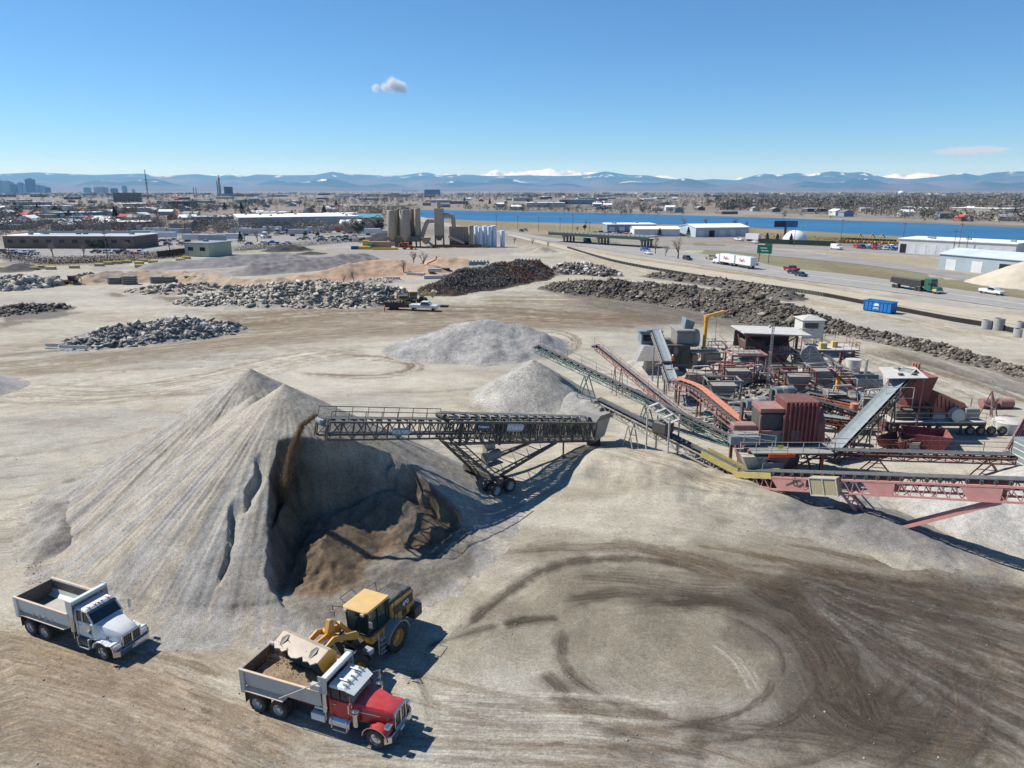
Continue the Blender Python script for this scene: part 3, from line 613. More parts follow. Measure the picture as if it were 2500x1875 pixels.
heap('gravel_heap',[gp(150,1330,1.2,2.6),gp(170,1255,1.3,3.0),gp(260,1235,1.0,2.2)],((.20,.185,.165),(.27,.255,.23)),.15,'dark crescent of damp gravel against the left foot of the tallest heap','gravel heap',48,.5)
heap('dirt_patch_mound',[gp(165,1180,.4,1.8)],((.27,.25,.21),(.23,.21,.18)),.15,'tiny brown gravel mound on the bare ground left of the tallest heap','gravel heap',49,.4)
0 and heap('gravel_heap',[gp(1545,1130,.5,6),gp(1600,1160,.5,6)],((.37,.34,.29),(.34,.315,.27)),.2,'low pale dirt rise between the stacker wheels and the feed conveyor','gravel heap',50,.3)
heap('gravel_heap',[gp(2010,1215,1.1,3),gp(2080,1235,.9,3)],((.36,.34,.31),(.30,.29,.27)),.15,'low pale gravel lump below the pink truss beside its rear leg','gravel heap',52,.6)
# windrows in the distance
heap('gravel_windrow',[gp(380,656,2.2,7),gp(520,650,3.2,9),gp(650,640,3.4,9),gp(700,634,3,9)],((.23,.22,.215),(.27,.255,.245)),.6,'long grey-purple gravel windrow in front of the green metal building','gravel heap',61,.3,'dirt')
heap('gravel_windrow',[gp(615,668,3.2,8),gp(700,660,3.8,9),gp(800,650,3.8,9),gp(890,638,3.4,8)],((.21,.19,.185),(.25,.235,.225)),.5,'dark grey gravel windrow directly behind the peach sand ridge','gravel heap',62,.3,'dirt')
heap('sand_ridge',[gp(730,692,2.2,7),gp(800,682,3.2,8),gp(880,670,4.4,10),(*G(950,665)[:2],4.8,12),gp(1040,665,3,10)],(PEACH,PEACH*1.12),.5,'long peach coloured sand ridge in the middle of the yard','sand heap',63,.3,'sand')
heap('sand_heap',[gp(1070,648,2.8,9),gp(1120,645,2.6,8)],(PEACH,PEACH*1.1),.6,'smaller peach sand heap below the cement silos','sand heap',64,.3,'sand')
heap('dirt_bank',[gp(215,690,2.2,6),gp(300,684,3.2,7),gp(400,682,3.0,7),gp(520,690,2.6,7),gp(600,700,2.4,7),gp(700,700,2.6,7)],((.40,.29,.20),(.33,.28,.22)),.5,'long eroded tan earth bank behind the stacked plates','earth bank',65,.6,'dirt')
heap('dirt_heap',[gp(40,660,2.2,7),gp(60,657,2.2,7)],((.07,.066,.062),(.09,.085,.08)),.6,'dark soil heap by the road at the left edge','dirt heap',66,.3,'dirt')
heap('asphalt_heap',[gp(690,612,2.8,9),gp(715,611,2.8,9)],((.045,.042,.04),(.07,.066,.062)),.7,'black asphalt millings heap beside the parked lorries','asphalt heap',67,.3,'dirt')
heap('asphalt_heap',[gp(760,620,1.2,6)],((.045,.042,.04),(.07,.066,.062)),.7,'small black heap below the yellow hopper','asphalt heap',68,.3,'dirt')
heap('asphalt_heap',[gp(925,590,4.5,11),gp(955,588,4.5,11)],((.05,.048,.046),(.08,.075,.07)),.8,'black stone heap at the foot of the cement silos','asphalt heap',69,.3,'dirt')
heap('dirt_heap',[gp(1300,608,2.2,8),gp(1325,614,2.2,7)],((.38,.32,.25),(.28,.25,.21)),.7,'tan dirt heap by the channel below the blue tanks','dirt heap',70,.4,'dirt')
heap('salt_heap',[gp(2500,694,7,14)],((.52,.46,.36),(.47,.42,.33)),.7,'pale sand heap in front of the grey metal shed at the right edge','sand heap',71,.15,'sand')
heap('gravel_heap',[gp(1150,660,1.6,9),gp(1230,655,1.8,9)],((.33,.29,.25),(.28,.26,.235)),.8,'flat grey dirt heap behind the rusty scrap pile','dirt heap',72,.4,'dirt')
# city, trees, buildings behind the yard
def C3(n,c,**k):return M('far_'+n,c,**{**dict(rough=.85,var=.1,scale=.15),**k})
ROOFW=C3('roof_white',(.78,.79,.78));ROOFG=C3('roof_grey',(.30,.31,.32));ROOFB=C3('roof_brown',(.22,.16,.12));ROOFR=C3('roof_red',(.42,.10,.08));ROOFBL=C3('roof_blue',(.18,.30,.42))
WALLC=[C3('wall_cream',(.45,.40,.32)),C3('wall_grey',(.32,.33,.33)),C3('wall_brown',(.20,.14,.10)),C3('wall_white',(.58,.59,.58)),C3('wall_brick',(.25,.12,.09)),C3('wall_blue',(.20,.26,.33)),C3('wall_tan',(.38,.31,.22)),C3('wall_dark',(.09,.09,.10))]
WIN=C3('window_dark',(.02,.025,.03),rough=.2);DOORW=C3('door_white',(.62,.64,.65));DKO=C3('opening_dark',(.02,.02,.02))
def bldg(name,label,a,b,depth,h,wall,roof,gable=.0,doors=0,open_=(),wins=0,floors=1,over=.4,cat='building',group=None,frame=False):
 """a, b: ground pixels of the two corners nearest the camera; depth runs away from it"""
 A,B=Vector(G(*a)),Vector(G(*b));d=(B-A);L=d.length;rz=math.atan2(d.y,d.x)
 T=empty(name,tuple(A),rz,label,cat,group)
 q=MB();q.b6(0,L,0,depth,0,h)
 if gable:q.prism([(0,h),(depth/2,h+gable),(depth,h)],'x',0,L)
 w=q.build('wall',wall,T)
 q=MB();o=over
 if gable:
  for s0,s1 in(((-o,h-.1),(depth/2,h+gable+.12)),((depth/2,h+gable+.12),(depth+o,h-.1))):
   q.hexa([(-o,s0[0],s0[1]),(L+o,s0[0],s0[1]),(L+o,s1[0],s1[1]),(-o,s1[0],s1[1]),(-o,s0[0],s0[1]+.2),(L+o,s0[0],s0[1]+.2),(L+o,s1[0],s1[1]+.2),(-o,s1[0],s1[1]+.2)])
 else:q.b6(-o,L+o,-o,depth+o,h,h+.35)
 r=q.build('roof',roof,T)
 if not gable and L>12:
  q=MB();rs=random.Random(int(a[0]));
  for k in range(int(L/9)):x=rs.uniform(2,L-3);y=rs.uniform(2,max(2.5,depth-3));q=MB();q.b6(x,x+1.8,y,y+1.5,h+.35,h+1.3);q.build('vent_box',ROOFG,r)
 for k in range(doors):
  x=L*(k+.5)/doors;q=MB();dw=min(3.6,L/doors*.62);q.b6(x-dw/2,x+dw/2,-.06,.0,0,min(4,h*.7));q.build('dock_door',DOORW if k not in open_ else DKO,T)
 for f in range(floors if wins else 0):
  z=h*(f+.45)/floors
  for k in range(wins):
   x=L*(k+.5)/wins;q=MB();ww=min(L/wins*.6,2.6);q.b6(x-ww/2,x+ww/2,-.07,-.002,z,z+min(1.5,h/floors*.4));q.build('window',WIN,T)
 return T
Y0='warehouse'
bldg('metal_building','pale green metal building with two small windows behind the grey windrow',(453,626),(511,628),14,5.4,C3('wall_palegreen',(.40,.42,.31)),C3('roof_bluegrey',(.25,.28,.30)),wins=2)
bldg('office_building','long brown building with white striped solar roof at far left',(11,606),(329,607),22,5.6,WALLC[2],ROOFW,wins=10,group=None)
T_=[o for o in COL.objects if o.name.startswith('office_building')][0]
for k in range(5):q=MB();q.b6(8,62,3+3.6*k,4.6+3.6*k,6.9,7.1);q.build('solar_row',C3('solar_panel',(.06,.07,.09),rough=.3),T_)
bldg('office_tower','brown brick office block with horizontal window bands in front of the blue hills',(278,493),(332,493),30,21,WALLC[2],ROOFB,wins=8,floors=5)
bldg('warehouse','low red brick and grey hall right of the brown solar-roofed building',(275,562),(353,562),20,5.5,WALLC[4],ROOFW,doors=3)
bldg('warehouse','white roofed shed at the far left below the downtown towers',(32,502),(128,501),30,6,WALLC[1],ROOFW,doors=4)
bldg('warehouse','white and grey box hall behind trees at far left',(58,516),(165,516),25,7,WALLC[3],ROOFW,doors=5)
bldg('warehouse','teal-walled hall with white roof left of centre',(95,532),(234,531),25,5,C3('wall_teal',(.12,.26,.26)),ROOFW,doors=6)
bldg('warehouse','grey hall with bright white roof below the brick office block',(291,518),(383,517),30,5,WALLC[1],ROOFW,doors=4)
bldg('warehouse','cream flat building directly below the radio mast',(300,507),(373,506),40,6,WALLC[0],ROOFW,wins=8)
bldg('warehouse','dark brown flat building with long dark front right of the radio mast',(411,506),(484,505),40,9,WALLC[7],ROOFB,wins=10)
bldg('warehouse','blue grey building with pale roof behind the row of lorry trailers',(468,549),(560,548),22,6,WALLC[5],C3('roof_pale',(.45,.5,.55)),doors=3)
bldg('warehouse','large white-roofed warehouse with open dark docks in the left middle distance',(585,566),(878,560),75,9,WALLC[1],ROOFW,doors=12,open_=(3,6,9))
bldg('warehouse','pink-walled low hall behind the large white-roofed warehouse',(635,532),(708,531),25,5,C3('wall_pink',(.45,.30,.27)),ROOFW)
bldg('warehouse','brown hall with white roof behind the right end of the large warehouse',(790,539),(878,538),30,6,WALLC[6],ROOFW,doors=3)
bldg('house','building with teal gabled roof beside the cement silos',(876,551),(935,550),18,6,WALLC[1],C3('roof_teal',(.10,.33,.38)),gable=2.5)
bldg('warehouse','blue-grey lakeside hall with white roof, nearest the overpass',(1482,566),(1602,566),24,4.6,WALLC[5],ROOFW,doors=5)
bldg('warehouse','white gabled lakeside shed just right of the overpass',(1548,577),(1659,577),15,4.2,WALLC[3],ROOFW,gable=1.2,doors=4)
bldg('warehouse','pale blue lakeside hall with a dark open door and dead trees behind',(1698,579),(1827,577),22,5.4,C3('wall_paleblue',(.42,.50,.56)),ROOFW,gable=1.5,doors=5,open_=(1,))
bldg('warehouse','long white precast warehouse with many dock doors at right',(2191,617),(2476,634),22,6.0,WALLC[3],ROOFW,doors=11,open_=(0,))
bldg('metal_shed','blue-grey metal shed with a dark opening cut by the right edge',(2289,656),(2560,684),18,5.2,C3('wall_bluegrey',(.34,.40,.44)),C3('roof_zinc',(.50,.56,.60)),gable=1.5,doors=4,open_=(2,))
bldg('warehouse','long beige building on the far shore of the lake',(2316,529),(2455,533),30,9,WALLC[0],ROOFW,doors=5)
bldg('warehouse','blue-roofed hall across the lake',(1365,499),(1450,499),60,9,WALLC[5],ROOFBL)
bldg('warehouse','white roofed hall across the lake beside the blue-roofed one',(1285,506),(1380,506),40,7,WALLC[0],ROOFW)
bldg('hall','white campus hall with bell tower on the far plain',(980,468),(1020,468),80,28,WALLC[0],ROOFW);bldg('hall','dark blue block with a pale tower on the far plain',(1036,475),(1072,475),80,32,C3('wall_navy',(.10,.14,.24)),ROOFG)
# downtown towers
rs=random.Random(11)
for k,(x0,x1,top)in enumerate([(-4,8,441),(8,27,443),(28,40,450),(45,56,446),(58,66,452),(65,82,437),(88,98,452),(100,110,454),(112,121,458),(205,218,458),(230,255,457),(270,283,460),(299,308,454),(322,328,462)]):
 p,p2=G(x0,470.5),G(x1,470.5);h=(470.5-top)/F*p.y*.98;T=empty('skyscraper',tuple(p),0,['slim','broad','stepped','tall','squat'][k%5]+' blue-grey downtown tower, number %s from the left edge in the skyline'%['one','two','three','four','five','six','seven','eight','nine','ten','eleven','twelve','thirteen','fourteen'][k],'skyscraper')
 w=p2.x-p.x;q=MB();q.b6(0,w,0,w*.8,0,h*.92);q.build('tower_block',WALLC[(5,1,7)[k%3]],T);q=MB();q.b6(w*.2,w*.7,w*.2,w*.6,h*.92,h);q.build('tower_crown',WALLC[5],T)
# power station
P=G(538,478.5);T=empty('power_station',tuple(P),0,'distant power station with a tall red and white chimney','power station');s_=P.y/F
q=MB();q.tube((0,0,0),(0,0,34*s_),3.2*s_,12,2.2*s_);q.build('chimney_shaft',C3('stack_pale',(.30,.26,.25)),T)
q=MB();q.tube((0,0,34*s_),(0,0,41*s_),2.3*s_,12);q.build('chimney_red_band',C3('stack_red',(.45,.07,.06)),T);q=MB();q.tube((0,0,41*s_),(0,0,47*s_),2.2*s_,12);q.build('chimney_white_band',ROOFW,T)
q=MB();q.tube((-5*s_,0,0),(-5*s_,0,34*s_),1.2*s_,8);q.build('thin_chimney',WALLC[7],T);q=MB();q.b6(10*s_,26*s_,0,12*s_,0,21*s_);q.build('boiler_house',WALLC[7],T)
q=MB();q.b6(-6*s_,46*s_,-4*s_,0,0,5*s_);q.build('turbine_hall',WALLC[1],T)
for k in range(2):q=MB();q.tube((-62*s_+6*s_*k,0,0),(-62*s_+6*s_*k,0,19*s_),.8*s_,8);q.build('thin_chimney',WALLC[7],T)
for k in range(2):q=MB();q.bar((-100*s_+44*s_*k,0,1*s_),(-78*s_+44*s_*k,0,7*s_),1.6*s_);q.build('coal_conveyor',WALLC[1],T)
P=G(620,495);
for k,(x,r,h,lb)in enumerate(((0,12,9,'blue-grey storage tank right of the round arch on the plain'),(-30,15,7,'pale green storage tank left of the blue-grey one'))):T=empty('storage_tank',(P.x+x,P.y,0),0,lb,'tank');q=MB();q.lathe([(.001,h*1.1),(r,h),(r,0),(.001,0)][::-1],(0,0,0),20);q.build('tank_shell',(WALLC[5],C3('wall_sage',(.28,.36,.30)))[k],T)
# radio mast, water tower, antennas
P=G(364,500);T=empty('radio_mast',tuple(P),0,'very tall thin lattice radio mast rising above the hills at left','mast');q=MB();h=80*P.y/F
for k in range(3):a=2.09*k;q.bar((1.6*math.cos(a),1.6*math.sin(a),0),(.5*math.cos(a),.5*math.sin(a),h),.35)
for k in range(20):a=2.09*k;z=h*k/20;w=1.6-1.1*k/20;q.bar((w*math.cos(a),w*math.sin(a),z),(w*math.cos(a+2.09),w*math.sin(a+2.09),z+h/20),.25)
q.build('mast_lattice',C3('mast_steel',(.16,.16,.18)),T)
for z in(.45,.55,.62,.72):q=MB();q.box((0,0,h*z),(3.0,1.4,2.0));q.build('antenna',C3('mast_steel',(.16,.16,.18)),T)
P=G(2200,473);T=empty('water_tower',tuple(P),0,'white domed water tower on the wooded rise beyond the lake','water tower');s_=P.y/F;q=MB();q.lathe([(.001,0),(6.5*s_,0),(7*s_,3*s_),(5*s_,6*s_),(.001,7*s_)],(0,0,0),18);q.build('tower_tank',ROOFW,T,smooth=True)
# trees
def bare_tree_meshes(seed,h=8.0,spread=.5):
 rs=random.Random(seed);tr=MB();tw=MB()
 def br(p,d,L,r,lev):
  e=p+d*L;(tr if lev<3 else tw).tube(p,e,r,5 if lev<2 else 3,r*.6)
  if lev>=5:return
  for k in range(3 if lev>0 else 5):
   a=rs.uniform(0,6.28);t=rs.uniform(.3,.75)*(1+.1*lev);n=(d+Vector((math.cos(a),math.sin(a),rs.uniform(-.05,.45)))*t).normalized();br(p.lerp(e,rs.uniform(.55,1)),n,L*rs.uniform(.6,.82),r*.5,lev+1)
 br(Vector((0,0,-.2)),Vector((rs.uniform(-.1,.1),rs.uniform(-.1,.1),1)).normalized(),h*.26,h*.03,0);return tr,tw
BARK=M('bark',(.16,.125,.10),rough=.95,var=.2);TWIG=M('twig',(.30,.265,.225),rough=.95,var=.2);TWIG2=M('twig_dark',(.21,.18,.15),rough=.95,var=.2);LEAFD=M('conifer_needles',(.028,.045,.022),rough=.95,var=.35,scale=3)
PROTO=[]
for sd,h,tm in((1,8,TWIG),(2,8,TWIG2),(3,8,TWIG),(4,8,TWIG2)):
 tr,tw=bare_tree_meshes(sd,h);a=tr.build('trunk',BARK,fix=False);b=tw.build('crown',tm,fix=False);PROTO.append((a.data,b.data));bpy.data.objects.remove(a);bpy.data.objects.remove(b)
def conifer(seed,h=8.0):
 rs=np.random.RandomState(seed);n=1500;z=rs.rand(n)**.8;r=(1-z)*.30*h*(.35+.65*np.sqrt(rs.rand(n)))*(1+.3*np.sin(z*40))+.05;t=rs.rand(n)*6.28
 C=np.stack([r*np.cos(t),r*np.sin(t),(.08+.92*z)*h],1);D=rs.randn(n,3,3)*.22;V=(C[:,None]+D).reshape(-1,3);i=np.arange(n)[:,None]*3
 o=npmesh('crown',V,np.concatenate([i,i+1,i+2],1),LEAFD);m=o.data;bpy.data.objects.remove(o);q=MB();q.tube((0,0,-.2),(0,0,h*.8),.18,6,.05);o=q.build('trunk',BARK);k=o.data;bpy.data.objects.remove(o);return k,m
CONI=[conifer(5),conifer(6)]
def leafy(seed,h=7.0):
 rs=np.random.RandomState(seed);n=1600;cl=rs.randn(14,3)*np.array((.22,.22,.16))*h+np.array((0,0,.6*h));C=cl[rs.randint(0,14,n)]+rs.randn(n,3)*h*.075;V=(C[:,None]+rs.randn(n,3,3)*.2).reshape(-1,3);i=np.arange(n)[:,None]*3
 o=npmesh('crown',V,np.concatenate([i,i+1,i+2],1),LEAFD);m=o.data;bpy.data.objects.remove(o);q=MB();q.tube((0,0,-.2),(0,0,h*.6),.22,6,.08);o=q.build('trunk',BARK);k=o.data;bpy.data.objects.remove(o);return k,m
CONI.append(leafy(8));
def tree(px,py,h,kind,label,group=None,name=None,rot=None,z=0):
 p=G(px,py);mt=(PROTO+CONI)[kind];s=h/8.0
 T=empty(name or('bare_tree' if kind<4 else 'conifer' if kind<6 else 'evergreen_tree'),(p.x,p.y,z),rot if rot is not None else rsT.uniform(0,6.28),label,'tree',group,s)
 for nm,me in zip(('trunk','crown'),mt):lnk(bpy.data.objects.new(nm,me),T)
 return T
rsT=random.Random(21)
SPOTS=[(1035,655,9,0,'tall bare double tree above the concrete beams'),(1010,648,8,1,'bare tree just left of the tall double tree'),(985,672,8,2,'bushy bare tree left of the stacked concrete beams'),(865,690,5.5,1,'small bare shrubby tree behind the big rubble heap'),(840,692,4.5,0,'thin bare sapling left of the small shrubby tree'),(1655,632,13,0,'broad rounded bare tree at the highway right of the overpass'),(1600,620,9,2,'bare tree leaning over the highway by the overpass end'),(1625,626,7,3,'slim bare tree between two larger ones at the highway'),(1668,559,12,3,'big dead gnarled tree silhouetted against the lake'),(1725,556,11,1,'dead tree on the shore left of the pale blue hall'),(1795,560,11,3,'dead tree behind the pale blue hall'),(1825,562,9,1,'lower dead tree at the right end of the pale blue hall'),(1430,553,8,2,'thin bare tree by the lake shore near the road sign'),(1410,568,6,3,'low bare tree left of the lakeside yard'),(1255,595,5,1,'small bare tree by the channel below the overpass'),(1300,600,6,0,'bare sapling by the channel, middle of three'),(1338,606,5.5,2,'bare sapling by the channel, right of three'),(415,612,9,3,'dark bare tree left of the pale green building'),(130,628,9,0,'tall pale bare tree in front of the brown solar-roofed building'),(205,626,8,2,'pale bare tree further right before the brown building'),(305,622,9,1,'bare tree at the right end of the brown building'),(255,616,6,6,'dark evergreen tree in front of the brown building'),(230,612,5,6,'small dark evergreen beside the larger one before the brown building'),(588,594,6,4,'dark conifer right of the pale green building'),(876,574,8,6,'dark evergreen at the right end of the large warehouse'),(925,572,10,6,'large dark evergreen left of the cement silos'),(892,556,6,5,'conifer beside the teal-roofed building'),(775,580,4,6,'small evergreen among the parked lorries'),(745,580,4,6,'small evergreen left of its twin among the parked lorries'),(628,590,10,0,'pale bare tree among the lorry trailers'),(598,590,8,2,'bare tree by the trailers left of the pale one'),(485,585,8,3,'bare tree in front of the blue grey building'),(540,585,7,1,'thin bare tree behind the pale green building'),(390,563,11,0,'wide bare tree right of the brick hall'),(420,562,10,2,'bare tree beside the wide one right of the brick hall'),(135,562,10,1,'bare tree behind the solar-roofed building'),(1610,577,5,4,'dark conifer in front of the white gabled shed'),(1680,580,6,4,'conifer between the white shed and the pale blue hall'),(1897,595,5,4,'dark conifer by the green fence under the billboard'),(1930,597,5.5,4,'dark conifer in front of the white dome'),(1872,592,5,5,'conifer at the left end of the green fence'),(2418,1012,4.2,0,'small bare tree standing alone beside the plant at right'),(170,535,9,6,'rounded dark evergreen in front of the teal-walled hall'),(2470,690,5,3,'bare shrub on the pale sand heap'),(1600,600,7,1,'bare tree at the end of the overpass')]
for a in SPOTS:tree(*a)
# trees one can still tell apart in the residential belt
n_=0
while n_<240:
 px=rsT.uniform(-40,2540);py=474+70*rsT.random()**.8
 if px>930 and py>505-0 and py<600:
  if px<1800 or py>512+(px-1800)*.04:continue
 if px<930 and py>545 and rsT.random()<.3:continue
 k=rsT.choice((0,1,2,3,0,1,2,3,6,5));tree(px,py,rsT.uniform(7,13),k,'bare grey-brown deciduous tree in the suburb beyond the yard' if k<4 else 'dark green evergreen tree in the suburb beyond the yard','bare trees of the distant suburb' if k<4 else 'evergreens of the distant suburb');n_+=1
def woods(name,lab,n,reg,seed,sz=(5,11),cols=None,dens=26,leaf=.11):
 rs=np.random.RandomState(seed);out=[]
 while sum(len(o)for o in out)<n:
  px=rs.uniform(reg[0],reg[1],4000);py=reg[2]+(reg[3]-reg[2])*rs.rand(4000)**reg[4]
  u,v=(px-1250)/F,(py-937.5)/F;t=CAM_H/(SP_+v*CP);x,y=u*t,(CP-v*SP_)*t
  k=fbm(x/260,y/420,3,seed)>rs.uniform(.38,.62,4000)
  k&=~((px>1000)&(py>509+np.clip(px-1000,0,2000)*.027)&(py<640))
  out.append(np.stack([x,y],1)[k])
 P=np.concatenate(out)[:n];h=rs.uniform(*sz,n);cc=np.array(cols)[rs.randint(0,len(cols),n)]*rs.uniform(.75,1.25,(n,1))
 m=dens;a=rs.rand(n,m)*6.28;z=rs.rand(n,m);r=np.sqrt(np.clip(1-(2*z-1)**2,0,1))*rs.rand(n,m)**.4*.42
 C=np.stack([P[:,:1]+r*h[:,None]*np.cos(a),P[:,1:]+r*h[:,None]*np.sin(a),(.12+.88*z)*h[:,None]],2)
 V=C[:,:,None]+rs.randn(n,m,3,3)*(h*leaf)[:,None,None,None];V=V.reshape(-1,3);i=np.arange(n*m)[:,None]*3
 col=np.repeat(cc,m*3,0)
 return tag(npmesh(name,V,np.concatenate([i,i+1,i+2],1),mat_far_leaf,col=col),lab,'woods',kind='stuff')
SP_=SP0=math.sin(PITCH)
m_,nt,b=_nodes('far_twigs');at=N(nt,'ShaderNodeAttribute',attribute_name='paint');nt.links.new(at.outputs[0],b.inputs[0]);b.inputs['Roughness'].default_value=1;b.inputs['Specular IOR Level'].default_value=.05;mat_far_leaf=m_
TC=[(.23,.205,.175),(.27,.24,.205),(.18,.165,.14),(.17,.16,.115),(.27,.24,.205),(.05,.06,.04)]
woods('suburb_trees','dense grey-brown bare trees of the suburb covering the plain',4200,(-120,2620,471.5,545,1.6),31,(5,10),TC,50,.075)
woods('lot_trees','loose grey bare trees between the sheds and houses at left',620,(-100,930,497,575,1.0),37,(5,9),TC[:5],150,.045)
woods('distant_woods','far tree belts fading towards the hills',5200,(-120,2620,468.6,484,1.2),32,(9,16),TC,12)
woods('rise_trees','dense trees on the wooded rise beyond the right end of the lake',2600,(1750,2620,470,515,1.3),33,(8,15),TC,40,.08)
def scrub(name,lab,pts,n,h,col,seed,w=.25):
 """low brush along a line"""
 rs=np.random.RandomState(seed);P=np.array([tuple(G(*p)[:2])for p in pts]);t=rs.rand(n)*(len(P)-1);i=np.minimum(t.astype(int),len(P)-2);f=(t-i)[:,None];c=P[i]*(1-f)+P[i+1]*f+rs.randn(n,2)*w*4
 C=np.concatenate([c,(rs.rand(n,1)**1.4)*h],1);V=(C[:,None]+rs.randn(n,3,3)*np.array((.35,.35,.45))*h*.13).reshape(-1,3);j=np.arange(n)[:,None]*3
 return tag(npmesh(name,V,np.concatenate([j,j+1,j+2],1),mat_far_leaf,col=np.array(col)*(.6+.8*rs.rand(n*3,1))),lab,'brush',kind='stuff')
scrub('hedge','dark scrubby hedge between the yard and the car park at left',[(0,628),(120,645),(250,640),(400,630),(452,622)],16000,2.6,(.05,.045,.03),1,.7)
scrub('hedge','dark low hedge in front of the parked lorries',[(580,612),(700,604),(860,590),(930,588)],13000,2.2,(.045,.045,.03),2,.7)
scrub('brush','straw coloured brush along the shore in front of the lake at right',[(1860,580),(2000,592),(2100,594)],5000,3.0,(.17,.13,.09),3,.8)
scrub('brush','greyish brush along the lake shore left of the dead trees',[(1600,562),(1720,562),(1840,568)],4000,3.0,(.18,.14,.11),4,.8)
# random buildings of the plain
rs=random.Random(77);kinds=['small house','low shed','flat hall'];VAR=[]
for k in range(12):
 L,D,h=rs.uniform(10,16),rs.uniform(8,12),rs.uniform(3.2,5);g=2.0
 if k>=6:L,D,h,g=rs.uniform(28,60),rs.uniform(18,34),rs.uniform(5,8),0
 q=MB();q.b6(-L/2,L/2,-D/2,D/2,0,h)
 if g:q.prism([(-D/2,h),(0,h+g),(D/2,h)],'x',-L/2,L/2)
 w=q.build('wall',WALLC[k%8]);q=MB()
 if g:
  for s in(-1,1):q.hexa([(-L/2-.4,0,h+g+.05),(L/2+.4,0,h+g+.05),(L/2+.4,s*(D/2+.5),h-.2),(-L/2-.4,s*(D/2+.5),h-.2),(-L/2-.4,0,h+g+.3),(L/2+.4,0,h+g+.3),(L/2+.4,s*(D/2+.5),h+.05),(-L/2-.4,s*(D/2+.5),h+.05)])
 else:q.b6(-L/2-.3,L/2+.3,-D/2-.3,D/2+.3,h,h+.4)
 r=q.build('roof',[ROOFG,ROOFW,ROOFG,ROOFW,ROOFR,ROOFB,ROOFW,ROOFW,ROOFG,ROOFW,ROOFBL,ROOFW][k]);VAR.append((w.data,r.data,g));bpy.data.objects.remove(w);bpy.data.objects.remove(r)
n_=0;CN=['cream','grey','brown','white','brick','blue','tan','dark','cream','grey','brown','white'];RN=['grey','white','grey','white','red','brown','white','white','grey','white','blue','white']
while n_<290:
 px=rs.uniform(-60,2560);py=472.5+90*rs.random()**1.4
 if px>900 and py>506+max(0,px-1000)*.026:continue
 if px>1900 and rs.random()<.5:continue
 k=rs.randrange(12)if py>482 else rs.randrange(6,12)
 if py>500 and rs.random()<.75:k=rs.randrange(6)
 p=G(px,py);T=empty('house' if k<6 else 'warehouse',tuple(p),rs.choice((0,1.57))+rs.uniform(-.15,.15),'distant %s-walled %s with %s %s roof'%(CN[k],'house' if k<6 else 'hall',RN[k],'gabled' if k<6 else 'flat'),'house' if k<6 else 'building','distant houses of the suburb' if k<6 else 'distant halls of the industrial district',(1.0 if k<6 else .6)if py>500 else 1.0 if py>482 else 1.4)
 for nm,me in(('wall',VAR[k][0]),('roof',VAR[k][1])):lnk(bpy.data.objects.new(nm,me),T)
 n_+=1
# overpass
def overpass():
 A,B=G(1339,590),G(1583,606);T=empty('overpass',tuple((A+B)/2),0,'dark green girder road bridge on concrete piers crossing the highway','bridge');d=(B-A).normalized();s=Vector((-d.y,d.x,0));z=5.2
 q=MB();q.bar(A+Vector((0,0,z))+s*5,B+Vector((0,0,z))+s*5,10,.5);W2(q,'deck',C3('bridge_deck',(.30,.29,.27)),T)
 q=MB();q.bar(A+Vector((0,0,z-.9)),B+Vector((0,0,z-.9)),.5,1.3);W2(q,'girder',C3('bridge_green',(.035,.07,.055)),T)
 q=MB();q.bar(A+Vector((0,0,z+.75)),B+Vector((0,0,z+.75)),.25,.35);n=24
 for k in range(n+1):p=A.lerp(B,k/n);q.bar(p+Vector((0,0,z)),p+Vector((0,0,z+.8)),.3)
 W2(q,'parapet',C3('bridge_rail',(.28,.30,.27)),T)
 for f,lab in((.16,0),(.52,0),(.93,0)):
  p=A.lerp(B,f)
  for k in range(4):q=MB();c=p+s*(1+2.6*k)+Vector((0,0,0));q.b6(c.x-.5,c.x+.5,c.y-.5,c.y+.5,0,z-1.9);W2(q,'pier_column',C3('pier_concrete',(.20,.18,.16)),T)
  q=MB();q.bar(p+s*0+Vector((0,0,z-1.85)),p+s*10+Vector((0,0,z-1.85)),1.2,.7);W2(q,'pier_cap',MC['far_pier_concrete'],T)
def W2(mb,name,mat,T,**k):
 l=root_loc(T);mb.v=[(v[0]-l[0],v[1]-l[1],v[2]-l[2])for v in mb.v];return mb.build(name,mat,T,**k)
overpass()
# poles, signs, billboard, dome
def pole(px,py,h,lb,arms=1,r=.16):
 p=G(px,py);T=empty('utility_pole',tuple(p),0,lb,'utility pole','wooden utility poles');q=MB();q.tube((0,0,0),(0,0,h),r,6,r*.7);q.build('pole_shaft',BARK,T)
 if arms:q=MB();q.b6(-1.1,1.1,-.06,.06,h-.9,h-.75);q.build('crossarm',BARK,T)
for k,(px,py,h)in enumerate([(1212,560,10),(1264,562,10),(1315,566,10),(1367,570,10),(1398,568,12),(1438,572,8)]):pole(px,py,h,['first','second','third','fourth','fifth','sixth'][k]+' wooden pole counted from the blue tanks along the near lake shore')
pole(2051,599,13,'wooden pole beside the white van');pole(2202,605,12,'wooden pole left of the long precast warehouse');pole(2325,625,11,'thin pole in the middle before the long precast warehouse');pole(2337,627,14,'taller pole just right of the thin one before the precast warehouse');pole(1938,600,11,'pole in front of the white dome');pole(27,640,12,'wooden pole at the far left by the parked cars');pole(263,634,14,'wooden pole in front of the brown solar-roofed building');pole(2356,630,9,'short pole at the right of two taller ones before the warehouse')
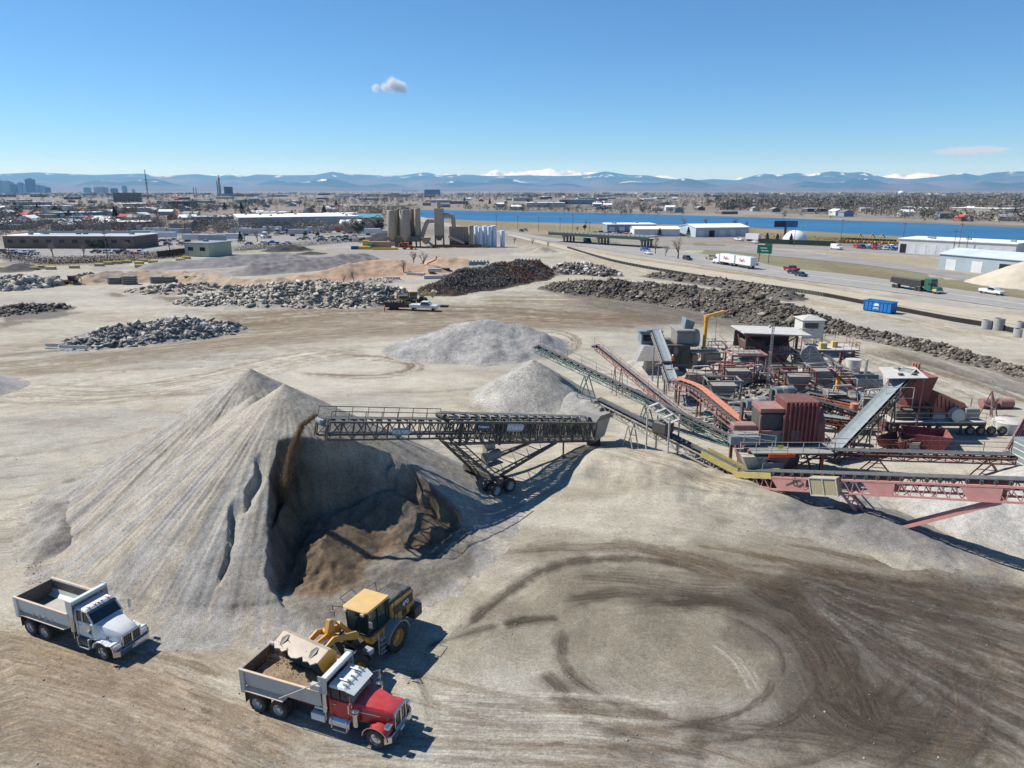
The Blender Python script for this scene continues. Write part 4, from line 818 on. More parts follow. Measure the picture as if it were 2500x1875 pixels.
P=G(1915,586);T=empty('billboard',tuple(P),0,'dark blue billboard on a post beside the lake','billboard');q=MB();q.b6(-.6,.6,-.3,.3,0,7.0);q.build('post',C3('post_steel',(.10,.09,.08)),T);q=MB();q.b6(-6.4,-.2,-.3,.3,7.0,10.4);q.build('panel',C3('panel_navy',(.02,.035,.09)),T);q=MB();q.b6(-.1,6.4,-.3,.3,7.0,10.4);q.build('panel',C3('panel_blue',(.03,.14,.32)),T)
P=G(1940,591);T=empty('storage_dome',tuple(P),0,'white fabric dome behind the dark green fence','dome');q=MB();q.lathe([(6.4*math.cos(a),6.2*math.sin(a))for a in np.linspace(0,1.57,9)],(0,0,0),24);q.build('dome_shell',ROOFW,T,smooth=True)
A,B=G(1850,594),G(2040,602);T=empty('boundary_fence',tuple(A),0,'dark green slatted boundary fence in front of the dome','fence');q=MB();q.bar(A+Vector((0,0,1.3)),B+Vector((0,0,1.3)),.1,2.4);W2(q,'fence_panel',C3('fence_green',(.02,.045,.03)),T)
A,B=G(385,627),G(452,618);T=empty('boundary_fence',tuple(A),0,'dark board fence left of the pale green building','fence');q=MB();q.bar(A+Vector((0,0,1.1)),B+Vector((0,0,1.1)),.1,2.2);W2(q,'fence_panel',C3('fence_dark',(.05,.04,.035)),T)
SGN=C3('sign_green',(.01,.16,.08))
P=G(1864,641);T=empty('highway_sign',tuple(P),-.5,'green highway direction sign on two posts beside the highway','road sign')
for x in(-1.8,1.8):q=MB();q.b6(x-.12,x+.12,-.1,.1,0,6.6);q.build('post',C3('post_steel',(.1,.09,.08)),T)
q=MB();q.b6(-2.7,2.7,-.18,-.1,3.4,6.6);q.build('sign_panel',SGN,T);q=MB();q.b6(0,2.7,-.18,-.1,6.65,7.5);q.build('exit_tab',SGN,T)
q=MB();q.b6(-1.6,.9,-.2,-.185,5.3,5.6);q.b6(-1.2,1.4,-.2,-.185,4.3,4.6);q.build('legend',ROOFW,T)
P=G(1427,577);T=empty('warning_sign',tuple(P),0,'brown diamond shaped road sign seen from behind by the lake shore','road sign');q=MB();q.b6(-.1,.1,-.1,.1,0,5.5);q.build('post',BARK,T);q=MB();q.prism([(-1.4,5.6),(0,7.0),(1.4,5.6),(0,4.2)],'y',-.15,-.05);q.build('sign_panel',C3('sign_brown',(.10,.05,.03)),T)
# cement / asphalt plant with silos
BE=C3('silo_beige',(.36,.31,.235),dust=.2);BED=C3('silo_dark',(.20,.175,.13));BW=C3('tank_blue_white',(.60,.68,.78))
def silo_plant():
 c=G(1000,603);y=c.y;mpp=y/F*1.0;X=lambda px:(px-1250)*mpp*1.03
 T=empty('cement_silos',(X(1000),y,0),0,'cluster of tall beige cement silos with steelwork on top','silo plant')
 for k,(px,r,dy,col,zt)in enumerate(((972,9,0,BE,17),(986,7.5,5,BED,17.5),(1003,10,-1,BE,17.2),(1019,7,4,BED,17.5),(1030,6,2,BE,17.8))):
  q=MB();r=r*1.28;q.lathe([(.001,3.0),(r*mpp*.35,3.0),(r*mpp,5.2),(r*mpp,zt),(r*mpp*.9,zt+.4),(.001,zt+.6)],(X(px),y+dy,0),18);W2(q,'silo',col,T,smooth=True)
  for a in range(4):q=MB();t=.78+1.57*a;q.bar((X(px)+r*mpp*.9*math.cos(t),y+dy+r*mpp*.9*math.sin(t),0),(X(px)+r*mpp*.9*math.cos(t),y+dy+r*mpp*.9*math.sin(t),5.2),.35);W2(q,'silo_leg',BED,T)
 q=MB();rs=random.Random(5)
 for k in range(26):a=(X(rs.uniform(966,1035)),y+rs.uniform(-2,4),rs.uniform(17.4,20.5));q.bar(a,(a[0]+rs.uniform(-2,2),a[1],a[2]+rs.uniform(-.8,.8)),.22)
 q.bar((X(968),y-2.2,18.8),(X(1034),y-2.2,20.0),.5);W2(q,'top_steelwork',BE,T)
 q=MB();q.b6(X(966),X(1036),y-1,y+5,2.6,5.0);q.b6(X(985),X(1015),y+1,y+4,0,2.6);W2(q,'lower_frame',BED,T)
 q=MB();q.b6(X(976),X(984),y,y+3,18,19.5);W2(q,'filter_box',BE,T);q=MB();q.b6(X(995),X(1012),y-2.6,y-1.9,6,8.2);W2(q,'stripe',BED,T)
 T=empty('batch_tower',(X(1080),y,0),0,'square beige baghouse tower with curved ducts right of the cement silos','tower')
 q=MB();q.b6(X(1070),X(1091),y,y+4.2,5.5,18.3);W2(q,'tower_body',BE,T,bev=.1);q=MB();q.tube((X(1080),y+2,18.3),(X(1080),y+2,21.5),1.0,10);W2(q,'stack',BE,T)
 q=MB();q.hexa([(X(1076),y+1,3),(X(1084),y+1,3),(X(1084),y+3,3),(X(1076),y+3,3),(X(1070),y,5.5),(X(1091),y,5.5),(X(1091),y+4.2,5.5),(X(1070),y+4.2,5.5)]);W2(q,'tower_hopper',BED,T)
 for px in(1071,1090):
  for yy in(y+.2,y+4):q=MB();q.b6(X(px)-.2,X(px)+.2,yy-.2,yy+.2,0,5.5);W2(q,'tower_leg',BED,T)
 for P_s,nm in(([(1070,12.4),(1056,12.2),(1051,11),(1040,5),(1038,3.2)],'duct'),([(1091,15),(1108,14.8),(1113,13.8),(1115,9)],'duct')):
  q=MB();pp=catmull([(X(a),y+1.5,b)for a,b in P_s],4);q.path([Vector(p)for p in pp],1.05,10);W2(q,nm,BE,T,smooth=True)
 q=MB();q.bar((X(1040),y-3,5),(X(1068),y-3,.8),1.0);W2(q,'screw_conveyor',BE,T);q=MB();q.bar((X(1103),y-3,5.2),(X(1140),y-3,2.0),.9);W2(q,'screw_conveyor',BE,T)
 T=empty('block_wall',(X(1128),y,0),0,'high tan panel wall between the tower and the blue tanks','wall');q=MB();q.b6(X(1104),X(1149),y+1,y+6,2.5,9.6);W2(q,'wall_panel',C3('silo_tan2',(.30,.26,.19)),T)
 for k in range(7):q=MB();xx=X(1105+7*k);q.b6(xx-.12,xx+.12,y+.8,y+1,2.5,9.7);W2(q,'stiffener',BED,T)
 q=MB();q.b6(X(1104),X(1149),y+1.5,y+5.5,0,2.5);W2(q,'wall_base',BED,T)
 for k,(px,r,z,m,lb)in enumerate(((1155,6.3,10,BE,'beige upright tank left of the blue-white tanks'),(1168,6.5,9.6,BW,'first blue-white upright tank beside the beige one'),(1176,5,9.2,BW,'slim blue-white tank half hidden between two larger ones'),(1188,7.5,9.6,BW,'second large blue-white tank from the left'),(1198,5,9.4,BW,'slim blue-white tank right of the second large one'),(1207,7.5,9.8,BW,'third large blue-white tank'),(1228,5.5,7.6,BW,'shorter blue-white tank standing apart at right'))):
  T=empty('storage_silo',(X(px),y-1+(k%2)*2,0),0,lb,'tank');R_=r*mpp;q=MB();q.lathe([(.001,0),(R_,0),(R_,z),(R_*.9,z+.3),(.001,z+.5)],(0,0,0),18);q.build('tank_shell',m,T,smooth=True)
  q=MB();q.bar((-R_*.3,-R_-.15,.3),(-R_*.3,-R_-.15,z),.18);q.build('ladder',BED if m is BE else C3('steel_mid',(.3,.33,.36)),T)
 for k,(px,py,w,d,h,m,nm,lb)in enumerate([(925,606,11,3,3.0,C3('crate_tan',(.42,.26,.14)),'tan_container','long tan container below the cement silos'),(968,600,9,3,2.6,C3('trailer_grey',(.40,.42,.42)),'grey_trailer','grey office trailer right of the tan container'),(866,609,3.5,2,1.5,C3('box_blue',(.03,.10,.25)),'blue_box','small blue box left of the yellow hopper'),(888,609,6,2.2,1.4,C3('box_yellow',(.60,.42,.06)),'steel_skid','low yellow steel frame beside the blue box'),(904,607,2.4,2.0,2.2,C3('box_green',(.03,.22,.16)),'green_box','small green cabinet at the end of the tan container'),(893,600,3.2,2.5,2.6,C3('box_yellow2',(.55,.40,.10)),'yellow_hopper','yellow hopper behind the low yellow frame'),(940,610,12,1,.9,C3('box_yellow',(.6,.42,.06)),'yellow_beam','yellow steel beam lying in front of the tan container'),(1115,604,24,1.2,1.3,C3('rail_rust',(.30,.12,.05)),'rust_beam','long rusty beam lying in front of the tower'),(1185,604,5,1,.8,C3('box_yellow',(.6,.42,.06)),'yellow_ramp','yellow ramp plate in front of the blue tanks'),(1040,600,5.0,3,4.2,C3('hopper_ochre',(.50,.38,.16)),'cone_hopper','ochre cone hopper in front of the duct'),(1140,603,5,2.5,2.0,C3('box_black',(.04,.04,.04)),'black_bin','black bin left of the blue tanks')]):
  p=G(px,py);T=empty(nm,tuple(p),0,lb,nm.replace('_',' '));q=MB()
  if 'cone' in nm:q.lathe([(.001,.6),(.8,.8),(w/2,h*.7),(w/2,h),(.001,h)],(0,0,0),14)
  else:q.b6(-w/2,w/2,0,d,0,h)
  q.build('body',m,T,bev=.08)
silo_plant()
# shared paints
def P_(n):
 D=dict(tyre=((.028,.027,.026),dict(rough=.85,dust=.45,dcol=(.22,.19,.15),scale=3)),chrome=((.62,.62,.62),dict(rough=.18,metal=.95,var=.05,dust=.12,scale=2)),alu=((.60,.61,.61),dict(rough=.42,metal=.35,var=.1,dust=.25,scale=2)),red=((.50,.008,.014),dict(rough=.3,var=.10,dust=.2,coat=.4,scale=.9)),darkred=((.16,.012,.014),dict(rough=.5,var=.2,dust=.3)),white=((.70,.715,.71),dict(rough=.35,var=.06,dust=.22,coat=.25,scale=1.3)),bodygrey=((.46,.47,.45),dict(rough=.5,var=.08,dust=.28,rust=.10,scale=1.2)),bodywhite=((.56,.60,.57),dict(rough=.5,var=.06,dust=.18,rust=.06,scale=1.1)),bedin=((.10,.092,.082),dict(rough=.75,var=.25,dust=.35,scale=1.5)),shelf=((.60,.47,.35),dict(rough=.8,var=.15,dust=.4,dcol=(.55,.45,.34),scale=1.6)),black=((.022,.022,.024),dict(rough=.5,var=.2,dust=.22,scale=2)),glass=((.012,.022,.030),dict(rough=.08,var=.1,spec=.8)),amber=((.65,.16,.03),dict(rough=.3,var=.1)),lred=((.5,.02,.02),dict(rough=.3,var=.1)),lamp=((.65,.67,.70),dict(rough=.12,metal=.5,var=.1)),yellow=((.60,.31,.04),dict(rough=.5,var=.12,dust=.32,rust=.06,scale=1.2)),cream=((.66,.42,.13),dict(rough=.6,var=.12,dust=.4,dcol=(.45,.38,.27),rust=.06,scale=1.2)),bucket=((.42,.34,.26),dict(rough=.55,var=.2,dust=.35,rust=.22,scale=1.3)),brake=((.30,.29,.28),dict(rough=.6,var=.2,dust=.4)),hose=((.03,.03,.03),dict(rough=.6)),orange=((.75,.14,.03),dict(rough=.6,var=.1)),skin=((.42,.25,.18),dict(rough=.6,var=.05)),denim=((.05,.07,.12),dict(rough=.9)),hiviz=((.80,.22,.04),dict(rough=.7,var=.05)))
 c,kw=D[n];return M('paint_'+n,c,**kw)
def wheel(parent,x,y,r,w,rim='alu',dual=False,side=1,lugs=10,offs=.0,name='wheel'):
 """side: -1 = the outer face looks to -y. A wheel part with tyre (own mesh), rim and hub as sub-parts"""
 t=MB();h=w/2
 t.lathe([(r*.60,-h*.92),(r*.82,-h),(r*.96,-h*.92),(r,-h*.7),(r,h*.7),(r*.96,h*.92),(r*.82,h),(r*.60,h*.92),(r*.60,-h*.92)],(x,y,r),28,'y')
 if dual:
  y2=y-side*w*1.06;t.lathe([(r*.60,-h*.92),(r*.82,-h),(r*.96,-h*.92),(r,-h*.7),(r,h*.7),(r*.96,h*.92),(r*.82,h),(r*.60,h*.92),(r*.60,-h*.92)],(x,y2,r),28,'y')
 if r>.7:
  for k in range(26):
   a=2*math.pi*k/26
   for sy,da in((-1,0),(1,.12)):
    t.box((x+math.cos(a+da)*r*.995,y+sy*h*.5,r+math.sin(a+da)*r*.995),(.055,h*.95,.13),ry=-(a+da))
 o=t.build(name,P_('tyre'),parent)
 m=MB();q=side*h
 dp=-.30 if dual else-.12
 m.lathe([(r*.61,q*.92),(r*.585,q*.8),(r*.55,q*(.3+dp)),(r*.40,q*(.1+dp)),(r*.2,q*(.05+dp)),(r*.18,q*(.7 if not dual else .55)),(r*.10,q*(.78 if not dual else .6)),(.001,q*(.78 if not dual else .6))],(x,y,r),24,'y')
 m.build('rim',P_(rim),o,smooth=True)
 hb=MB()
 for k in range(lugs):
  a=2*math.pi*k/lugs;hb.box((x+math.cos(a)*r*.27,y+q*(.18+dp),r+math.sin(a)*r*.27),(.045,.06,.045))
 hb.build('lug_nut',P_('chrome' if rim=='chrome' else 'brake'),o)
 return o
def dump_truck(loc,rz,st,label):
 red=st=='red'
 name='dump_truck';T=empty(name,loc,rz,label,'dump truck','dump trucks by the tall heap')
 pm=P_('red' if red else 'white');body=P_('bodygrey' if red else 'bodywhite');ch=P_('chrome')
 xb=.86 if red else 1.28
 hx0=-1.38 if red else-.75
 cx0,cx1=(-2.72,-1.38)if red else(-2.2,-.75)
 bx1=-3.02 if red else-2.42;bx0=-8.0 if red else-7.25
 ax=(-5.78,-7.12)if red else(-4.98,-6.3)
 c=MB()
 for s in(-.43,.43):c.b6(bx0+.5,xb-.25,s-.04,s+.04,.72,.98)
 for x in(-7.5,-6.0,-4.6,-3.2,-.9,.4):c.b6(x-.05,x+.05,-.4,.4,.76,.94)
 for x in(*ax,0):c.tube((x,-1.0,.52),(x,1.0,.52),.09)
 c.b6(cx0-.2,cx0+.6,-.8,.8,.5,.72);c.box((-.2,0,.75),(1.2,.7,.5));c.build('chassis',P_('darkred' if red else 'black'),T)
 zf,zr=(1.72,2.02)if red else(1.52,1.96);wf,wr=(.52,.93)if red else(.62,.98);xh=.74 if red else 1.1
 z0=1.02
 h=MB()
 xs=[hx0,(hx0*2+xh)/3,(hx0+2*xh)/3,xh-.1,xh]
 ring=[]
 for i,x in enumerate(xs):
  t=(x-hx0)/(xh-hx0);w=wr+(wf-wr)*t;z=zr+(zf-zr)*(t if red else t**1.6);b=.10+.06*(not red)
  if i==4:z-=.06;w-=.03
  ring.append([(x,-w,z0),(x,-w,z-b*1.6),(x,-w+b,z-.02),(x,-w*.35,z+.035),(x,w*.35,z+.035),(x,w-b,z-.02),(x,w,z-b*1.6),(x,w,z0)])
 vs=[p for r_ in ring for p in r_];fs=[]
 for i in range(4):
  for j in range(7):fs.append((i*8+j,i*8+j+1,(i+1)*8+j+1,(i+1)*8+j))
 fs+=[tuple(range(8)),tuple(range(32,40))[::-1]]
 h.add(vs,fs);hd=h.build('hood',pm,T,smooth=True)
 if red:
  for s in(-1,1):
   q=MB();q.bar((hx0,s*(wr+.006),1.62),(xh-.12,s*(wf+.012),1.40),.012,.05);q.build('hood_stripe',P_('white'),hd)
 else:
  q=MB();
  for s in(-1,1):q.b6(.1,.34,s*.86-.02,s*.86+.02,1.28,1.36)
  q.build('hood_vent',P_('black'),hd)
 g=MB();gw=.50 if red else .60;gz1=1.74 if red else 1.50
 for a,b_ in(((xh+.03,-gw,.86),(xh+.03,-gw,gz1)),((xh+.03,gw,.86),(xh+.03,gw,gz1)),((xh+.03,-gw-.04,gz1),(xh+.03,gw+.04,gz1)),((xh+.03,-gw,.84),(xh+.03,gw,.84)),((xh+.05,0,.86),(xh+.05,0,gz1))):
  g.bar(a,b_,.11 if red else .07,.09)
 gr=g.build('grille_surround',ch,T,bev=.015)
 q=MB();q.b6(xh-.02,xh+.015,-gw,gw,.86,gz1);q.build('grille',P_('black'),gr)
 q=MB();n_=9
 for k in range(n_):y=-gw+2*gw*(k+.5)/n_;q.b6(xh+.015,xh+.03,y-.012,y+.012,.88,gz1-.04)
 q.build('grille_bars',ch if red else P_('brake'),gr)
 q=MB();q.prism([(xb-.28,-1.22),(xb,-.98),(xb+.03,0),(xb,.98),(xb-.28,1.22),(xb-.34,1.2),(xb-.08,.92),(xb-.08,-.92),(xb-.34,-1.2)],'z',.42,.80);bp=q.build('bumper',ch,T,bev=.02)
 q=MB();q.b6(xb-.0,xb+.045,-.18,.18,.54,.68);q.build('number_plate',P_('white'),bp)
 for s in(-1,1):
  f=MB();y0,y1=s*(wf if red else .60),s*1.20
  pr=[]
  for k in range(11):
   a=math.pi*(k/10)*(1.0 if red else .98);r_=.72 if red else .70
   pr.append((math.cos(a)*r_*(1.0 if red else 1.08),.58+math.sin(a)*r_*.86))
  if not red:pr[0]=(1.05,.62);pr[1]=(1.02,.95);pr[2]=(.86,1.16)
  inn=[(x*.91,.58+(z-.58)*.90)for x,z in pr]
  f.prism(pr+inn[::-1],'y',min(y0,y1),max(y0,y1));fo=f.build('fender',pm,T,smooth=True)
  f=MB();lo,hi=(s*1.205,s*1.215);o2=[(x*1.01,.58+(z-.58)*1.01)for x,z in pr]
  f.prism(o2+[(x*.96,.58+(z-.58)*.955)for x,z in pr][::-1],'y',min(lo,hi),max(lo,hi));f.build('fender_trim',P_('chrome' if red else 'white'),fo)
  l=MB()
  if red:
   l.box((.62,s*.92,1.28),(.30,.36,.20));hl=l.build('headlight',ch,T,bev=.04);q=MB();q.box((.775,s*.92,1.28),(.02,.30,.14));q.build('lens',P_('lamp'),hl)
  else:
   l.hexa([(.95,s*.66,.88),(1.14,s*.66,.88),(1.06,s*1.15,.88),(.85,s*1.15,.88),(.98,s*.68,1.1),(1.09,s*.68,1.1),(1.01,s*1.14,1.08),(.85,s*1.14,1.08)])
   hl=l.build('headlight',P_('lamp'),T,bev=.02);q=MB();q.box((1.0,s*1.17,.95),(.14,.05,.15));q.build('turn_signal',P_('amber'),hl)
 cw=1.0
 zt=2.62 if red else 2.66;cz=2.0
 k_=MB()
 k_.hexa([(cx0,-cw,.98),(cx1+.05,-cw,.98),(cx1+.05,cw,.98),(cx0,cw,.98),(cx0,-cw,cz),(cx1+.1,-cw+.02,cz),(cx1+.1,cw-.02,cz),(cx0,cw,cz)])
 cb=k_.build('cab',pm,T,bev=.03)
 u=MB()
 sl=.28 if red else .42
 for s in(-1,1):
  u.bar((cx1+.06,s*(cw-.05),cz-.03),(cx1-sl,s*(cw-.10),zt),.07);u.bar((cx0+.06,s*(cw-.05),cz),(cx0+.06,s*(cw-.08),zt),.12)
  u.bar((cx0+.62,s*(cw-.05),cz),(cx0+.6,s*(cw-.08),zt),.05)
 u.b6(cx0,cx0+.05,-cw+.05,cw-.05,cz,zt)
 u.build('cab_pillar',pm if not red else P_('darkred'),cb)
 w_=MB();w_.hexa([(cx0+.12,-cw+.07,cz),(cx1+.03,-cw+.09,cz),(cx1+.03,cw-.09,cz),(cx0+.12,cw-.07,cz),(cx0+.12,-cw+.1,zt),(cx1-sl-.03,-cw+.13,zt),(cx1-sl-.03,cw-.13,zt),(cx0+.12,cw-.1,zt)])
 w_.build('window',P_('glass'),cb)
 r_=MB()
 r_.hexa([(cx0-.02,-cw+.03,zt-.02),(cx1-sl+.06,-cw+.05,zt-.02),(cx1-sl+.06,cw-.05,zt-.02),(cx0-.02,cw-.03,zt-.02),(cx0+.04,-cw+.12,zt+.17),(cx1-sl-.14,-cw+.15,zt+.15),(cx1-sl-.14,cw-.15,zt+.15),(cx0+.04,cw-.12,zt+.17)])
 rf=r_.build('cab_roof',P_('white'),T,bev=.05)
 if red:
  q=MB();xv=cx1-sl
  q.hexa([(xv-.02,-cw+.02,zt+.02),(xv+.40,-cw+.12,zt-.16),(xv+.40,cw-.12,zt-.16),(xv-.02,cw-.02,zt+.02),(xv-.02,-cw+.02,zt+.05),(xv+.40,-cw+.12,zt-.13),(xv+.40,cw-.12,zt-.13),(xv-.02,cw-.02,zt+.05)]);q.build('sun_visor',P_('white'),T)
 else:
  q=MB();q.box((cx1-sl+.12,0,zt-.02),(.22,1.8,.04),ry=.25);q.build('sun_visor',P_('glass'),T)
 for k in range(5):
  q=MB();y=(-.62,-.22,0,.22,.62)[k]if not red else(-.7,-.35,0,.35,.7)[k]
  q.tube((cx1-sl-.32,y,zt+.20),(cx1-sl-.12,y,zt+.19),.045,8);q.build('roof_light',P_('chrome' if red else 'amber'),T)
 if red:
  for y in(-.45,.5):
   q=MB();q.tube((cx0+.25,y,zt+.24),(cx1-.5,y,zt+.24),.02,6,.05);q.build('air_horn',ch,T)
 for s in(-1,1):
  q=MB();xm=cx1+.05;q.path([(xm,s*cw,1.95),(xm+.15,s*(cw+.38),2.02)],.015);q.path([(xm-.1,s*cw,2.45),(xm+.15,s*(cw+.38),2.40)],.015);q.bar((xm+.15,s*(cw+.38),1.75),(xm+.15,s*(cw+.38),2.42),.03)
  mo=q.build('mirror',ch,T);q=MB();q.box((xm+.13,s*(cw+.40),2.12),(.08,.20,.48),rz=s*.2);q.build('mirror_head',ch,mo,bev=.02)
 for s in(-1,1):
  q=MB();q.b6(cx0+.22,cx0+.245,s*1.004-.004,s*1.004+.004,1.05,2.0);q.b6(cx1-.14,cx1-.115,s*1.004-.004,s*1.004+.004,1.05,2.0);q.b6(cx0+.22,cx1-.12,s*1.004-.004,s*1.004+.004,1.04,1.06);dl=q.build('door',P_('darkred' if red else 'brake'),T)
  q=MB();q.b6(cx0+.3,cx0+.48,s*1.03-.02,s*1.03+.02,1.78,1.82);q.build('handle',ch,dl)
 if not red:
  q=MB();q.b6(cx1-.42,cx1-.16,-1.012,-1.0,1.32,1.62);q.build('door_badge',M('paint_badge',(.03,.16,.13)),T)
 for s in(-1,1):
  q=MB();xe=cx0-.16
  q.tube((xe,s*1.05,1.25),(xe,s*1.05,2.42),.135,14);q.path([(xe,s*1.05,2.4),(xe,s*1.05,3.02),(xe-.12,s*1.07,3.14)],.06,10);q.tube((xe,s*1.05,.75),(xe,s*1.05,1.25),.055);q.build('exhaust_stack',ch,T,smooth=True)
 for s in((-1,1)if red else()):
  q=MB();xa=cx1+.32;q.lathe([(.001,.98),(.15,.98),(.17,1.05),(.17,1.62),(.19,1.66),(.19,1.74),(.13,1.84),(.001,1.86)],(xa,s*1.12,0),18);ac=q.build('air_cleaner',ch,T,smooth=True)
  q=MB();q.tube((xa,s*1.12,1.74),(xa,s*1.12,1.80),.195,16);q.build('cap',P_('black'),ac)
 for s in(-1,1):
  q=MB();xt0,xt1=(cx0+.1,cx1-.05)if red else(cx0+.15,cx1-.1)
  q.tube((xt0,s*.92,.78),(xt1,s*.92,.78),.30,18);ft=q.build('fuel_tank',ch if red else P_('black'),T,smooth=True)
  q=MB();q.b6(xt0+.2,xt1-.2,s*1.02-.22,s*1.02+.22,.42,.46);q.b6(xt0+.12,xt0+.18,s*.92-.31,s*.92+.31,.5,1.09);q.b6(xt1-.18,xt1-.12,s*.92-.31,s*.92+.31,.5,1.09);q.build('step',P_('alu'),ft)
  if red:
   q=MB();q.b6(cx0-1.0,cx0-.18,s*.72,s*1.18,.62,1.02);bx_=q.build('toolbox',P_('white'),T,bev=.02);q=MB();q.tube((cx0-.9,s*.85,1.16),(cx0-.25,s*.85,1.16),.12,12);q.build('air_tank',ch,T,smooth=True)
 zf_,zt_=1.42,2.43;W=1.20
 d=MB()
 for s in(-1,1):
  pr=[(s*W,zt_),(s*(W-.07),zt_),(s*(W-.07),zf_+.42),(s*(W-.18),zf_+.14),(s*(W-.42),zf_+.02),(s*(W-.42),zf_-.08),(s*(W-.10),zf_+.04),(s*(W-.03),zf_+.40)]
  d.prism(pr,'x',bx0,bx1)
 db=d.build('dump_body',body,T)
 q=MB();q.b6(bx0+.04,bx1-.04,-W+.40,W-.40,zf_-.08,zf_);q.b6(bx0,bx0+.06,-W+.08,W-.08,zf_-.1,zt_-.03)
 q.hexa([(bx1-.12,-W+.08,zf_),(bx1-.06,-W+.08,zf_),(bx1-.06,W-.08,zf_),(bx1-.12,W-.08,zf_),(bx1-.02,-W+.08,3.02),(bx1+.04,-W+.08,3.02),(bx1+.04,W-.08,3.02),(bx1-.02,W-.08,3.02)])
 for s in(-1,1):q.prism([(bx0+.06,s*(W-.065)),(bx1-.1,s*(W-.065)),(bx1-.1,s*(W-.085)),(bx0+.06,s*(W-.085))],'z',zf_+.38,zt_-.06)
 q.build('bed_lining',P_('bedin'),db)
 q=MB()
 for s in(-1,1):
  q.b6(bx0,bx1,s*(W+.02)-.07,s*(W+.02)+.07,zt_-.02,zt_+.05)
 q.build('top_rail',P_('shelf'),db,bev=.01)
 for s in(-1,1):
  q=MB();q.box((bx0+.12,s*(W+.01),1.78),(.30,.14,1.42));q.build('corner_post',body,db,bev=.02)
  q=MB();q.hexa([(bx0+.25,s*1.0,zf_-.12),(bx1-.35,s*1.0,zf_-.12),(bx1-.55,s*1.27,zf_-.16),(bx0+.3,s*1.27,zf_-.16),(bx0+.25,s*1.0,zf_-.02),(bx1-.35,s*1.0,zf_-.02),(bx1-.55,s*1.27,zf_-.12),(bx0+.3,s*1.27,zf_-.12)]if not red else[(bx0+.25,s*.98,zf_-.12),(bx0+2.75,s*.98,zf_-.12),(bx0+2.65,s*1.30,zf_-.22),(bx0+.3,s*1.30,zf_-.22),(bx0+.25,s*.98,zf_+.02),(bx0+2.75,s*.98,zf_+.02),(bx0+2.65,s*1.30,zf_-.18),(bx0+.3,s*1.30,zf_-.18)])
  q.build('side_shelf',P_('shelf'),db)
  q=MB();q.b6(bx0+.06,bx0+.10,s*.78-.32,s*.78+.32,.35,1.2);q.build('mud_flap',P_('black'),T)
  q=MB();q.b6(bx0-.06,bx0-.02,s*.9-.1,s*.9+.1,1.2,1.3);q.build('tail_light',P_('lred'),T)
 if red:
  q=MB();q.bar((bx1+.05,1.25,zt_+.12),(bx1+.05,-1.26,zt_+.62),.05);q.bar((bx1+.05,-1.30,zt_+.62),(bx0+2.5,-1.34,zf_+.02),.05);q.build('tarp_arm',P_('alu'),T)
  q=MB();q.b6(bx1-.55,bx1+.02,-1.26,-1.0,zt_-.12,zt_+.35);q.build('arm_box',body,db)
 else:
  q=MB()
  for k in range(4):q.box((bx0+1.5+.55*k,-1.13,zf_+.12),(.05,.10,.22))
  q.build('shelf_bracket',P_('alu'),db)
 q=MB();q.hexa([(bx1+.02,-1.16,3.02),(bx1+.42,-1.16,3.08),(bx1+.42,1.16,3.08),(bx1+.02,1.16,3.02),(bx1+.02,-1.16,3.22),(bx1+.36,-1.16,3.26),(bx1+.36,1.16,3.26),(bx1+.02,1.16,3.22)])
 cp=q.build('tarp_housing',P_('white' if red else 'bodywhite'),T,bev=.03)
 q=MB()
 for s in(-1,1):q.b6(bx1-.1,bx1+.40,s*1.17-.02,s*1.17+.02,2.35,3.3)
 q.build('tarp_bracket',body,cp)
 q=MB();q.b6(bx1-.06,bx1+.04,-1.12,1.12,2.5,3.02);q.build('headboard',body,db)
 if red:
  n=46;xs_=np.linspace(bx0+.12,bx1-.12,n);ys_=np.linspace(-W+.1,W-.1,22);X,Y=np.meshgrid(xs_,ys_)
  Z=1.62+.62*np.exp(-((X-(bx0+2.6))/1.5)**2-(Y/.95)**2)+.30*np.exp(-((X-(bx0+4.1))/.7)**2-((Y-.1)/.7)**2)+(fbm(X*2.5,Y*2.5,4,5)-.5)*.2
  i=(np.arange(21)[:,None]*n+np.arange(n-1)[None,:]).ravel();k=fbm(X,Y,3,8).ravel()[:,None]
  tag(npmesh('sand_load',np.stack([X.ravel(),Y.ravel(),Z.ravel()],1),np.stack([i,i+1,i+n+1,i+n],1),mat_soil('load_sand',10,.4,.9,.05),T,True,np.array((.20,.15,.10))*(1+k*.7)),'heap of damp brown sand filling the dump body')
 else:
  q=MB();q.b6(bx0+.9,bx1-.15,-W+.42,W-.42,zf_+.003,zf_+.012);q.build('floor_dust',M('paint_bed_dust',(.40,.38,.34),rough=.9,var=.15),db)
 for s in(-1,1):
  wheel(T,0,s*1.04,.52,.29,'chrome',side=s)
  for x in ax:wheel(T,x,s*1.06,.52,.27,'alu',dual=True,side=s)
 return T
def to_heading(dx,dy):return math.atan2(dy,dx)
dump_truck((-6.30,30.12,0),to_heading(.934,-.357),'red','red-hooded dump truck being loaded with damp sand beneath the loader bucket')
dump_truck((-23.45,36.95,0),to_heading(.921,-.390),'white','white dump truck with an empty bed parked at the left foot of the heap')
